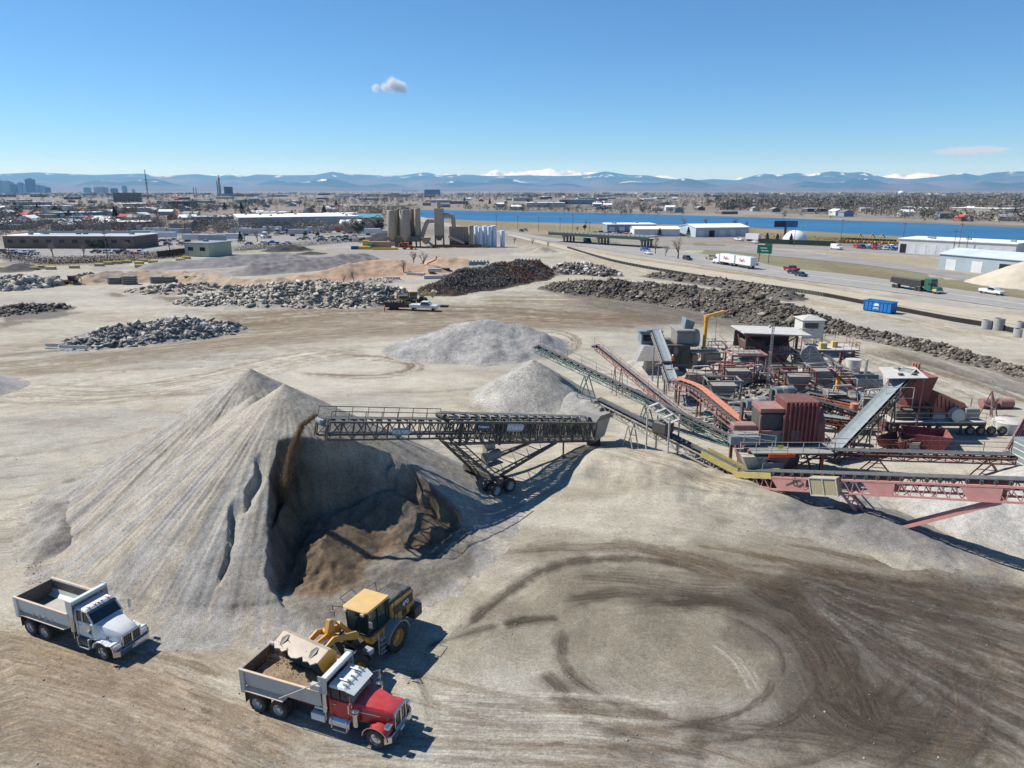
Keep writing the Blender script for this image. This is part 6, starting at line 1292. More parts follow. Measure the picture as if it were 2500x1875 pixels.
# pink stacker conveyor across the right
def pink():
 a=Vector((21.6,61.6,1.05));dirn=Vector((.634,-.722,.262)).normalized();b=a+dirn*31;A,B,d,L,s,u=unit(a,b)
 if s.y>0:s=-s
 if u.z<0:u=-u
 T=empty('pink_conveyor',tuple((a+d*15).xy)+(0,),0,'long faded pink truss conveyor rising out of the right edge of the picture','conveyor','belt conveyors of the crushing plant');m=STEEL['pink']
 pt=lambda x:a+d*x
 H=1.1
 panels=[(3.4,6.2),(11.4,13.4),(18.3,20.6),(25.5,28)]
 for sg in(-1,1):
  q=MB();o=s*sg*.72
  q.bar(pt(0)+o,pt(31)+o,.16);q.bar(pt(.6)+o-u*H*.6,pt(3)+o-u*H,.14);q.bar(pt(3)+o-u*H,pt(31)+o-u*H,.15)
  x=.6
  while x<30.5:
   q.bar(pt(x)+o,pt(x+.45)+o-u*H,.07);q.bar(pt(x+.45)+o-u*H,pt(x+.9)+o,.05);x+=.9
  W_(q,'side_truss',m,T)
  for x0,x1 in panels:
   q=MB();q.prism([(0,0)]*0 or[(0,0),(1,0),(1,1)],'z',0,0)if False else None
   p=[pt(x0)+o,pt(x1)+o,pt(x1-.7)+o-u*H,pt(x0+.7)+o-u*H]if sg else[]
   p=[pt(x0-.3)+o+u*.07,pt(x1+.3)+o+u*.07,pt(x1-.1)+o-u*(H+.07),pt(x0+.3)+o-u*(H+.07)]
   q.hexa([v-s*.04 for v in p]+[v+s*.06 for v in p]);W_(q,'side_plate',m,T)
 q=MB();q.bar(pt(-.3)+u*.42,pt(31)+u*.42,1.0,.06);W_(q,'belt',RUB,T)
 q=MB();q.bar(pt(0)-u*.3,pt(31)-u*.3,.9,.03);W_(q,'return_belt',RUB,T)
 for k in range(34):
  p=pt(.6+.9*k)+u*.22;q=MB();q.tube(p-s*.62,p+s*.62,.09,8);q.tube(p+s*.5,p+s*.68,.16,8);q.bar(p+s*.7-u*.2,p+s*.7+u*.22,.07);W_(q,'idler',STEEL['dark'],T)
 q=MB();q.bar(pt(0)-s*.72-u*H,pt(31)-s*.72-u*H,.05)
 for k in range(16):q.bar(pt(2*k)-s*.72-u*H,pt(2*k)+s*.72-u*H,.06)
 W_(q,'cross_bracing',m,T)
 q=MB();q.bar(pt(-.6)+s*.8+u*.15,pt(3.2)+s*.8+u*.15,.06,.55);W_(q,'tail_guard',STEEL['yellow'],T)
 q=MB();q.bar(pt(-.6)-s*.8+u*.15,pt(3.2)-s*.8+u*.15,.06,.55);W_(q,'tail_guard',STEEL['yellow'],T)
 q=MB();c=pt(8.2)+s*1.0-u*.45;
 q.hexa([c-d*1.15-s*.3-u*.75,c+d*1.15-s*.3-u*.75,c+d*1.15+s*.45-u*.75,c-d*1.15+s*.45-u*.75,c-d*1.15-s*.3+u*.75,c+d*1.15-s*.3+u*.75,c+d*1.15+s*.45+u*.75,c-d*1.15+s*.45+u*.75]);gb=W_(q,'guard_cage',M('cage_mesh',(.40,.34,.20),rough=.8,var=.2,scale=8,dust=.2),T)
 q=MB()
 for x in(-1.15,0,1.15):q.bar(c+d*x+s*.47-u*.75,c+d*x+s*.47+u*.75,.09)
 for z in(-.75,.75):q.bar(c-d*1.15+s*.47+u*z,c+d*1.15+s*.47+u*z,.09)
 W_(q,'cage_frame',STEEL['pale'],gb)
 q=MB();q.path([pt(5.4)+s*.8+u*.2]+[pt(5.6+.5*math.sin(k*1.3))+s*.82-u*(.35+.3*math.cos(k*1.3))for k in range(8)]+[pt(4.5)+s*.8-u*.6],.035,6);W_(q,'cable',STEEL['dark'],T)
 foot1=Vector((29.6,54.0,.2));foot2=Vector((31.0,52.4,.2))
 for o in(-.6,.6):
  q=MB();top=pt(9.2)-u*H+s*o;q.bar(top,foot1+s*o*1.3,.20);q.bar(top+d*.7,foot1+s*o*1.3+Vector((.1,.1,.6)),.12);W_(q,'leg',m,T)
  q=MB();top=pt(20.5)-u*(H+.1)+s*o;q.bar(top,foot2+s*o*1.3,.24,.26);W_(q,'leg',m,T)
 q=MB()
 for k in range(5):
  t0,t1=.1+k*.18,.28+k*.18;tp=pt(9.2)-u*H;q.bar(tp+(foot1-tp)*t0-s*.65,tp+(foot1-tp)*t1+s*.7,.08);q.bar(tp+(foot1-tp)*t0+s*.65,tp+(foot1-tp)*t1-s*.7,.08)
 W_(q,'leg_bracing',m,T)
 q=MB();p=pt(10.9)-u*2.2;q.prism([(0,0),(.5,.1),(.35,.9),(.1,1.1)],'y',-.05,.05);q.v=[tuple(Vector(v)+Vector((27.6,56.3,1.5)))for v in q.v];W_(q,'hook_plate',STEEL['crimson'],T)
pink()
# the other belts of the plant
conveyor('red_conveyor','level red belt conveyor behind the pink truss, ending beside the shipping container',G(2475,1112,2.9),G(1955,1098,1.7),1.15,.55,16,'red',idlers=18,rail=(1,),legs=((.10,1.6,0),(.62,1.3,0)),t=.12)
conveyor('green_conveyor','thin teal lattice conveyor whose tip hangs over the sharp gravel cone',(3.4,91.2,6.9),G(1785,1068,1.1),.85,.75,26,'teal',idlers=26,rail=(-1,),legs=((.30,1.6,.4),(.62,.8,.3)),t=.075)
conveyor('rose_conveyor','dusty red conveyor pointing up left beside the teal one',G(1460,842,5.9),G(1700,1035,1.0),1.0,.5,16,'rose',idlers=16,rail=(1,),legs=((.25,.6,.2),(.6,.5,.2)),t=.10,belt=M('belt_grey',(.27,.25,.235),rough=.9,dust=.3))
bt=conveyor('inclined_conveyor','wide conveyor with a pale blue-grey belt climbing to the red crusher under the white canopy',(44.3,76.8,7.3),G(2020,1112,.8),1.7,.9,12,'dark',idlers=12,belt=RUBL,legs=((.30,1.0,0),(.62,.8,0)),rail=None,t=.12)
conveyor('blue_belt_conveyor','steep conveyor with a smooth grey-blue belt in front of the dark crusher',G(1602,806,6.8),G(1630,882,4.5),1.5,.5,10,'grey',idlers=12,belt=RUBL,legs=((.35,.4,0),(.8,.4,0)),t=.12)
conveyor('short_conveyor','short grey-blue belt section below the steep conveyor, ending at the salmon belt',G(1628,888,4.1),G(1644,930,3.2),1.5,.4,5,'grey',idlers=5,belt=RUBL,legs=((.6,.3,0),),t=.10)
def curved():
 pts=[G(1650,932,3.6),G(1700,950,3.7),G(1745,985,3.3),G(1800,1030,2.7),G(1850,1060,2.6)];P=[Vector(p)for p in catmull([tuple(p)for p in pts],5)]
 T=empty('curved_conveyor',(P[10].x,P[10].y,0),0,'salmon orange conveyor bent downwards over the dark pit in the middle of the plant','conveyor','belt conveyors of the crushing plant')
 q=MB();q2=MB();q3=MB()
 for a,b in zip(P[:-1],P[1:]):
  d=(b-a).normalized();s=d.cross(Vector((0,0,1))).normalized()
  if s.y>0:s=-s
  q.bar(a+s*.75,b+s*.75,.10,.22);q.bar(a-s*.75,b-s*.75,.10,.22);q.bar(a+s*.75-Vector((0,0,.6)),b+s*.75-Vector((0,0,.6)),.09,.14)
  q2.bar(a+Vector((0,0,.12)),b+d*.03+Vector((0,0,.12)),1.15,.04)
  q3.bar(a-s*.2+Vector((0,0,.45)),b-s*.2+d*.02+Vector((0,0,.45)),.9,.03);q3.bar(a-s*.66+Vector((0,0,.3)),b-s*.66+d*.02+Vector((0,0,.3)),.05,.34)
 W_(q,'side_frame',STEEL['rose'],T);W_(q2,'belt',RUB,T);W_(q3,'belt_cover',STEEL['orange'],T)
 for k in range(0,len(P)-1):
  a=P[k];d=(P[k+1]-a).normalized();s=d.cross(Vector((0,0,1))).normalized();s=-s if s.y>0 else s
  q=MB();q.bar(a+s*.8-Vector((0,0,.5)),a+s*.85+Vector((0,0,.35)),.06);q.bar(a+s*.85+Vector((0,0,.35)),a+s*.3+Vector((0,0,.5)),.06);q.tube(a+s*.3,a+s*.8+Vector((0,0,.1)),.07,6);W_(q,'idler',STEEL['rose'],T)
 for k in(1,6,11,16):
  for sg in(-1,1):
   q=MB();a=P[k]+Vector((0,.7*sg,-.3));q.bar(a,(a.x,a.y,0),.16);W_(q,'leg',STEEL['red'],T)
curved()
conveyor('black_conveyor','black conveyor with two rows of idlers running down behind the red crusher house',G(1885,945,4.6),G(2095,1010,2.2),1.3,.8,14,'dark',idlers=20,legs=((.4,.5,0),(.85,.5,0)),t=.12)
conveyor('black_conveyor','lower black conveyor just in front of the longer black one',G(1870,985,3.6),G(2090,1040,2.0),1.1,.6,12,'dark',idlers=16,legs=((.5,.5,0),),t=.1)
conveyor('transfer_conveyor','flat grey conveyor stub with an orange beam and round guard beside the inclined belt',G(1975,1012,2.9),G(2075,1025,2.6),1.2,.45,5,'orange',idlers=5,belt=RUBL,legs=((.35,.4,0),(.8,.4,0)),t=.10)
conveyor('low_conveyor','low pale conveyor frame beneath the dark crusher, left of the rose-coloured frame',G(1690,905,1.6),G(1765,925,1.6),1.0,.6,6,'tan',idlers=4,legs=((.2,.3,0),(.8,.3,0)),t=.12)
conveyor('orange_conveyor','low conveyor with a bright orange side beam behind the black conveyors',G(1970,960,2.0),G(2090,985,1.7),1.0,.3,6,'orange',idlers=6,legs=((.3,.3,0),(.8,.3,0)),t=.12)
conveyor('red_idler_conveyor','short red conveyor left of the red crusher house, behind the handrails',G(1745,970,2.8),G(1850,990,2.6),1.0,.5,7,'red',idlers=9,legs=((.3,.3,0),(.8,.3,0)),t=.12)
# frames, hoppers, crushers
def frame_tower(T,x0,x1,y0,y1,z,m,t=.2,brace=True,z0=.0):
 for x in(x0,x1):
  for y in(y0,y1):
   q=MB();q.b6(x-t/2,x+t/2,y-t/2,y+t/2,z0,z);W_(q,'leg',m,T)
 q=MB();h=t*.9
 for y in(y0,y1):q.b6(x0+t/2,x1-t/2,y-t/2+.01,y+t/2-.01,z-h,z-.004)
 for x in(x0,x1):q.b6(x-t/2+.01,x+t/2-.01,y0+t/2,y1-t/2,z-h,z-.006)
 W_(q,'top_beam',m,T)
 if brace:
  q=MB();q.bar((x0,y0-.02,z0+.3),(x1,y0-.02,z-h),t*.5);q.bar((x1,y0+.06,z0+.3),(x0,y0+.06,z-h),t*.5);q.bar((x0,y0,z0+.3),(x0,y1,z-h),t*.5);q.bar((x1,y0,z0+.3),(x1,y1,z-h),t*.5);W_(q,'bracing',m,T)
def railing(T,pts,m,h=1.05,name='handrail',every=1.4):
 q=MB()
 for a,b in zip(pts[:-1],pts[1:]):
  a,b=Vector(a),Vector(b);n=max(1,int((b-a).length/every))
  for k in range(n+1):p=a+(b-a)*(k/n);q.bar(p,p+Vector((0,0,h)),.05)
  for z in(h,h*.5):q.bar(a+Vector((0,0,z)),b+Vector((0,0,z)),.045)
 return W_(q,name,m,T)
def ladder(T,a,b,w,m,name='ladder'):
 a,b=Vector(a),Vector(b);d=(b-a).normalized();s=Vector((w/2,0,0));q=MB();q.bar(a-s,b-s,.05);q.bar(a+s,b+s,.05);n=int((b-a).length/.35)
 for k in range(1,n):p=a+(b-a)*(k/n);q.bar(p-s,p+s,.035)
 return W_(q,name,m,T)
def ribs(q,x0,x1,y,z0,z1,n,t=.06,dx=.09):
 for k in range(n):x=x0+(x1-x0)*(k+.5)/n;q.b6(x-dx/2,x+dx/2,y-t,y,z0,z1)
# red crusher house in the middle
def crusher_house():
 c=G(1908,1176,.0);x,y=c.x,c.y
 T=empty('crusher_house',(x,y,0),0,'rusty red ribbed crusher house with walkways, in the centre of the plant','crusher');rd,rs=STEEL['red'],STEEL['rose']
 fx0,fx1,fy0,fy1=x-3.4,x+3.4,y-.3,y+5.0
 frame_tower(T,fx0,fx1,fy0,fy1,3.0,rd,.28,z0=-1.5)
 q=MB();q.b6(fx0+.02,fx1+.6,fy0-1.0,fy1-.02,3.0,3.1);W_(q,'walkway',STEEL['grey'],T)
 bx0,bx1,by0,by1=x+.1,x+3.2,y+.9,y+3.9
 q=MB();q.b6(bx0,bx1,by0,by1,3.1,7.3);bd=W_(q,'crusher_body',M('steel_oxblood',(.14,.036,.03),rough=.7,var=.3,dust=.2,rust=.2),T,bev=.05)
 q=MB();ribs(q,bx0+.2,bx1-.1,by0,3.2,7.2,7,.16,.14)
 for k in range(6):yy=by0+.3+k*.5;q.b6(bx1,bx1+.1,yy,yy+.1,3.2,7.2)
 W_(q,'body_rib',STEEL['crimson'],bd)
 q=MB();q.b6(bx0+.6,bx0+1.5,by0-.14,by0-.1,3.4,4.6);W_(q,'access_door',STEEL['dark'],bd)
 q=MB();q.prism([(by0+.2,3.2),(by1-.1,3.2),(by1-.3,5.6),(by0+1.2,6.1),(by0+.4,5.2)],'x',bx1+.12,bx1+.9);W_(q,'belt_guard',rd,T,bev=.06)
 q=MB();q.b6(x-2.2,x+.05,by0+.2,by1-.2,6.2,6.6);W_(q,'screen_roof',rs,T);q=MB();q.b6(x-2.15,x+.02,by0+.4,by1-.4,4.3,6.0);W_(q,'screen_box',STEEL['dark'],T);q=MB();q.b6(x-2.2,x,by0+.15,by0+.3,3.4,4.25);W_(q,'screen_panel',STEEL['bluegrey'],T);q=MB();q.b6(x-2.25,x+.02,by0-.05,by0+.1,4.3,4.5);W_(q,'screen_beam',rs,T)
 for k,xx in enumerate((x-2.2,x+.0)):
  q=MB();q.b6(xx-.08,xx+.08,by0-.1,by0+.06,3.1,6.0);W_(q,'post',rs,T)
 q=MB();q.b6(x-4.6,x-2.4,by0+.2,by0+1.4,4.4,5.0);W_(q,'screen_cover',rs,T,bev=.08);q=MB();q.b6(x-5.0,x-2.3,by0-.6,by0+.2,3.3,4.1);W_(q,'screen_side',STEEL['bluegrey'],T)
 railing(T,[(fx0-1.2,fy0-1.0,3.1),(fx1+.6,fy0-1.0,3.1),(fx1+.6,fy1,3.1)],STEEL['tan'])
 railing(T,[(x-5.4,fy0+.2,3.9),(x-1.0,fy0+.1,3.3)],STEEL['tan'])
 q=MB();q.b6(x-2.0,x+.4,fy0-1.2,fy0-1.05,2.75,3.05);W_(q,'orange_beam',M('steel_signal',(.75,.11,.03),rough=.6,var=.1),T)
 q=MB();q.box((x-1.0,fy0-1.1,3.75),(.5,.04,.32));W_(q,'warning_sign',M('sign_yellow',(.8,.75,.08),rough=.5),T)
 for hx,hw in((x-3.0,1.3),(x-.9,1.0)):
  q=MB();q.hexa([(hx-.3,fy0-.4,.7),(hx+.3,fy0-.4,.7),(hx+.3,fy0+.4,.7),(hx-.3,fy0+.4,.7),(hx-hw,fy0-.9,2.7),(hx+hw,fy0-.9,2.7),(hx+hw,fy0+1.4,2.7),(hx-hw,fy0+1.4,2.7)]);W_(q,'discharge_hopper',STEEL['tan']if hw>1.2 else STEEL['rose'],T)
 q=MB();q.box((x-1.6,fy0-1.25,1.5),(1.9,.12,1.6),rx=.15);W_(q,'rubber_curtain',STEEL['bluegrey'],T)
 q=MB();q.b6(x-2.8,x+1.4,fy0+.3,fy1-.3,-1.5,2.6);W_(q,'lower_housing',STEEL['dark'],T)
 q=MB()
 for k in range(9):
  a=Vector((x-3+.8*k,fy0-.9+.1*k,2.9));q.path([a,a+Vector((.2,-.05,-.6)),a+Vector((.5,0,-.5)),a+Vector((.7,.1,.1))],.03,5)
 W_(q,'cable',STEEL['dark'],T)
 for ch in T.children:ch.location.z+=.25
crusher_house()
# dark jaw crusher with grey chutes behind the blue belt
def jaw():
 c=G(1640,870,3.0);x,y=c.x+.5,c.y+3.5
 T=empty('jaw_crusher',(x,y,0),0,'dark grey crusher with slanted pale chutes at the upper left of the plant','crusher');g,dk=STEEL['grey'],STEEL['dark']
 q=MB();q.b6(x-1.5,x+4.6,y-1.0,y+4.5,1.2,4.2);W_(q,'crusher_base',dk,T,bev=.1)
 q=MB();q.b6(x+1.2,x+5.2,y-.6,y+3.5,4.2,6.0);b=W_(q,'crusher_body',g,T,bev=.12)
 q=MB();q.b6(x+1.0,x+5.6,y-.9,y+3.8,6.0,6.4);W_(q,'crusher_deck',g,T,bev=.1)
 q=MB();q.prism([(x+3.2,6.4),(x+5.4,6.4),(x+5.8,7.4),(x+3.6,7.9)],'y',y+.3,y+2.8);W_(q,'feed_hopper',STEEL['bluegrey'],T,bev=.05)
 for yy in(y-.95,):
  q=MB();q.lathe([(.001,-.15),(.95,-.15),(.95,.15),(.6,.2),(.001,.2)],(x+3.1,yy,2.4),20,'y');W_(q,'flywheel',dk,T,smooth=True)
  q=MB();q.lathe([(.001,-.15),(.6,-.15),(.6,.15),(.001,.2)],(x+1.0,yy,3.3),16,'y');W_(q,'drive_pulley',STEEL['grey'],T)
 q=MB();q.hexa([(x-5.6,y-3.2,2.2),(x-.8,y-3.2,2.2),(x-.8,y+.2,2.2),(x-5.6,y+.2,2.2),(x-4.2,y-1.0,4.0),(x-1.2,y-1.0,4.0),(x-1.2,y+.8,4.0),(x-4.2,y+.8,4.0)]);W_(q,'slanted_chute',g,T,bev=.04)
 q=MB();q.b6(x-4.4,x-1.4,y+.2,y+3.2,4.0,5.9);cb=W_(q,'screen_cabin',STEEL['bluegrey'],T,bev=.05);q=MB();q.b6(x-4.1,x-1.8,y+.16,y+.21,4.5,5.5);W_(q,'window',P_('glass'),cb)
 q=MB();q.b6(x-4.8,x-1.1,y-.1,y+3.5,5.9,6.05);W_(q,'cabin_roof',STEEL['bluegrey'],cb)
 q=MB();q.hexa([(x-4.2,y-2.2,0),(x-1.6,y-2.2,0),(x-1.6,y,0),(x-4.2,y,0),(x-3.7,y-1.9,2.2),(x-1.8,y-1.9,2.2),(x-1.8,y,2.2),(x-3.7,y,2.2)]);W_(q,'concrete_footing',STEEL['tan'],T,bev=.1)
 q=MB();q.b6(x+4.8,x+12.8,y-1.2,y+.8,2.95,3.1);W_(q,'walkway',g,T);railing(T,[(x+4.8,y-1.2,3.1),(x+12.8,y-1.2,3.1),(x+12.8,y+.8,3.1)],g)
 for xx in(x+6,x+8.4,x+12.6):
  q=MB();q.b6(xx-.1,xx+.1,y-1.1,y-.9,0,2.95);W_(q,'post',g,T)
 q=MB();q.b6(x+5.4,x+6.8,y-.5,y+2.4,0,2.6);q.b6(x+8.8,x+12.4,y-.3,y+3,0,2.6);W_(q,'concrete_pier',STEEL['tan'],T,bev=.08)
 q=MB();q.lathe([(.001,-1),(1.25,-1),(1.4,-.6),(1.4,.6),(1.25,1),(.001,1)],(x+6.6,y+2.2,4.6),18,'x');W_(q,'surge_drum',STEEL['tan'],T,smooth=True)
 ladder(T,(x+7.5,y-1.25,0),(x+7.5,y-1.25,3.0),.5,g)
 for ch in T.children:
  for v in ch.data.vertices:
   if v.co.x>0:v.co.x*=.62;ladder(T,(x-2.6,y-4.6,0),(x-1.0,y-3.0,4.2),.6,g);ladder(T,(x-1.4,y-5.4,0),(x-.5,y-3.8,3.2),.5,g)
jaw()
# yellow jib crane
def jib():
 p=G(1718,850,3.0);T=empty('jib_crane',tuple(p),0,'bright orange-yellow jib crane standing on the crusher walkway','crane');m=STEEL['jib']
 q=MB();q.tube((p.x,p.y,3.0),(p.x+.1,p.y,7.2),.27,14);q.tube((p.x,p.y,3.0),(p.x,p.y,3.12),.5,12);W_(q,'mast',m,T,smooth=True)
 q=MB();q.tube((p.x+.1,p.y,7.2),(p.x+.1,p.y,8.0),.36,12);W_(q,'slewing_head',m,T)
 q=MB();q.bar((p.x-.3,p.y+.2,7.85),(p.x+2.5,p.y-1.0,8.9),.34,.40);W_(q,'boom',m,T,bev=.04)
 q=MB();q.tube((p.x+1.5,p.y-.6,8.3),(p.x+1.5,p.y-.6,4.6),.03,5);q.box((p.x+1.5,p.y-.6,4.5),(.2,.15,.3));W_(q,'hoist_chain',STEEL['grey'],T)
jib()
# screening tower with white canopy
def canopy():
 c=G(1875,905,.0);x,y=c.x,c.y
 x0,x1=x-4.2,x+4.4
 T=empty('screen_tower',(x,y,0),0,'red-framed screen tower under a long white canopy roof, left of the white booth','screening plant');rd=STEEL['red']
 frame_tower(T,x0+.5,x1-.5,y,y+4.6,5.6,rd,.30)
 q=MB();q.hexa([(x0-.4,y-1.2,5.95),(x1+1.2,y-1.2,5.55),(x1+1.2,y+5.2,5.55),(x0-.4,y+5.2,5.95),(x0-.4,y-1.2,6.1),(x1+1.2,y-1.2,5.7),(x1+1.2,y+5.2,5.7),(x0-.4,y+5.2,6.1)]);W_(q,'canopy',STEEL['white'],T)
 q=MB();q.b6(x0,x1,y+4.3,y+4.5,3.0,5.4);W_(q,'rear_wall',STEEL['dark'],T)
 q=MB();q.b6(x0+.3,x1-.1,y+.3,y+4.3,2.8,3.0);W_(q,'floor_deck',STEEL['grey'],T)
 q=MB();q.b6(x0+.6,x0+3.6,y+.6,y+3.6,3.0,4.4);W_(q,'vibrating_screen',STEEL['dark'],T,bev=.1);q=MB();q.hexa([(x+.4,y+.8,.8),(x+2.6,y+.8,.8),(x+2.6,y+2.6,.8),(x+.4,y+2.6,.8),(x-.2,y+.4,2.8),(x+3.4,y+.4,2.8),(x+3.4,y+4,2.8),(x-.2,y+4,2.8)]);W_(q,'hopper',STEEL['grey'],T)
 for k in range(5):
  q=MB();q.tube((x+1.6+.35*k,y+.2,3.0),(x+1.6+.35*k,y+.2,3.75),.11,8);W_(q,'cylinder',STEEL['pale'],T)
 q=MB();q.b6(x0-.8,x1+.2,y-1.0,y+.1,2.8,2.9);W_(q,'walkway',STEEL['grey'],T);railing(T,[(x0-.8,y-1.0,2.9),(x1+.2,y-1.0,2.9)],rd)
 q=MB();q.b6(x1-.4,x1+.5,y+.5,y+4,0,.4);
 for k in range(7):q.b6(x1+.4,x1+3.2,y+1+.25*k,y+3.8,.0+.42*k,.10+.42*k)
 W_(q,'stair',STEEL['tan'],T)
canopy()
def rose_frame():
 c=G(1810,945,.0);x,y=c.x,c.y
 T=empty('transfer_tower',(x,y,0),0,'open rose-pink steel tower in front of the screen tower, left of the lattice mast','steel tower');m=STEEL['rose']
 frame_tower(T,x-1.6,x+3.2,y,y+3.2,4.6,m,.26,brace=False);frame_tower(T,x-1.2,x+2.8,y+.3,y+2.9,3.3,m,.18)
 q=MB();q.b6(x-1.0,x+2.6,y+.5,y+2.7,4.62,4.7);W_(q,'deck',STEEL['grey'],T);railing(T,[(x-1.6,y,4.6),(x+1.4,y,4.6)],m,every=.7)
 q=MB();q.tube((x+.6,y+1.5,3.35),(x+.6,y+1.5,3.7),.9,16);W_(q,'vibrator_disc',STEEL['teal'],T)
 q=MB();q.hexa([(x-2.2,y-2.6,.9),(x-.9,y-3.2,.9),(x+2.4,y-.4,2.6),(x+1.2,y+.3,2.6),(x-2.2,y-2.6,1.3),(x-.9,y-3.2,1.3),(x+2.4,y-.4,3.0),(x+1.2,y+.3,3.0)]);W_(q,'chute',STEEL['white'],T)
 q=MB();q.b6(x-2.8,x-1.3,y-2.0,y-.6,.8,1.7);W_(q,'feed_box',STEEL['white'],T,bev=.05)
 for k in range(3):
  q=MB();q.b6(x-4.4+1.1*k,x-4.25+1.1*k,y-.6,y-.45,0,3.2);W_(q,'post',m,T)
 q=MB();q.b6(x-4.6,x-1.4,y-.7,y-.4,3.2,3.4);q.b6(x-4.6,x-1.4,y+1.3,y+1.5,3.2,3.4);W_(q,'side_beam',m,T)
rose_frame()
def mast():
 p=G(1872,962,0);T=empty('lattice_mast',tuple(p),0,'slender grey lattice mast with camera on top, in front of the screen tower','lattice mast');q=MB();h=9.6
 for k in range(3):
  a=2.09*k;q.bar((p.x+.22*math.cos(a),p.y+.22*math.sin(a),0),(p.x+.16*math.cos(a),p.y+.16*math.sin(a),h),.045)
 for k in range(24):
  z=h*k/24
  for j in range(3):a,b=2.09*j,2.09*(j+1);q.bar((p.x+.2*math.cos(a),p.y+.2*math.sin(a),z),(p.x+.2*math.cos(b),p.y+.2*math.sin(b),z+h/24),.028)
 W_(q,'lattice',STEEL['grey'],T)
 q=MB();q.tube((p.x-.45,p.y,h-.2),(p.x+.3,p.y,h-.2),.03,6);W_(q,'bracket',STEEL['grey'],T);q=MB();q.lathe([(.001,-.22),(.16,-.15),(.2,0),(.16,.15),(.001,.2)],(p.x-.45,p.y,h-.35),12);W_(q,'camera_dome',STEEL['white'],T,smooth=True)
mast()
def booth():
 c=G(1982,870,.0);x,y=c.x,c.y+1
 T=empty('control_booth',(x,y,0),0,'small white control booth with a pyramid roof raised above the plant','control booth')
 frame_tower(T,x-1.6,x+1.8,y,y+3.2,3.0,STEEL['tan'],.2)
 q=MB();q.b6(x-1.7,x+1.9,y-.1,y+3.3,3.0,5.9);w=W_(q,'booth_wall',STEEL['white'],T,bev=.03)
 q=MB();q.b6(x-1.35,x+.9,y-.14,y-.1,4.5,5.4);W_(q,'window',P_('glass'),w);q=MB();q.b6(x+1.9,x+1.94,y+.3,y+2.6,3.4,5.4);W_(q,'window',P_('glass'),w)
 q=MB();q.add([(x-2.0,y-.4,5.9),(x+2.2,y-.4,5.9),(x+2.2,y+3.6,5.9),(x-2.0,y+3.6,5.9),(x+.1,y+1.6,6.6)],[(3,2,1,0),(0,1,4),(1,2,4),(2,3,4),(3,0,4)]);W_(q,'booth_roof',STEEL['pale'],T)
 q=MB();q.path([(x-3.6,y-.6,4.0),(x-2.4,y-.6,4.5),(x-1.4,y-.5,4.6),(x-.2,y-.6,4.2)],.08,6);W_(q,'pipe',STEEL['pale'],T)
 railing(T,[(x+1.9,y-.8,3.0),(x+3.6,y-.8,3.0)],STEEL['crimson']);
booth()
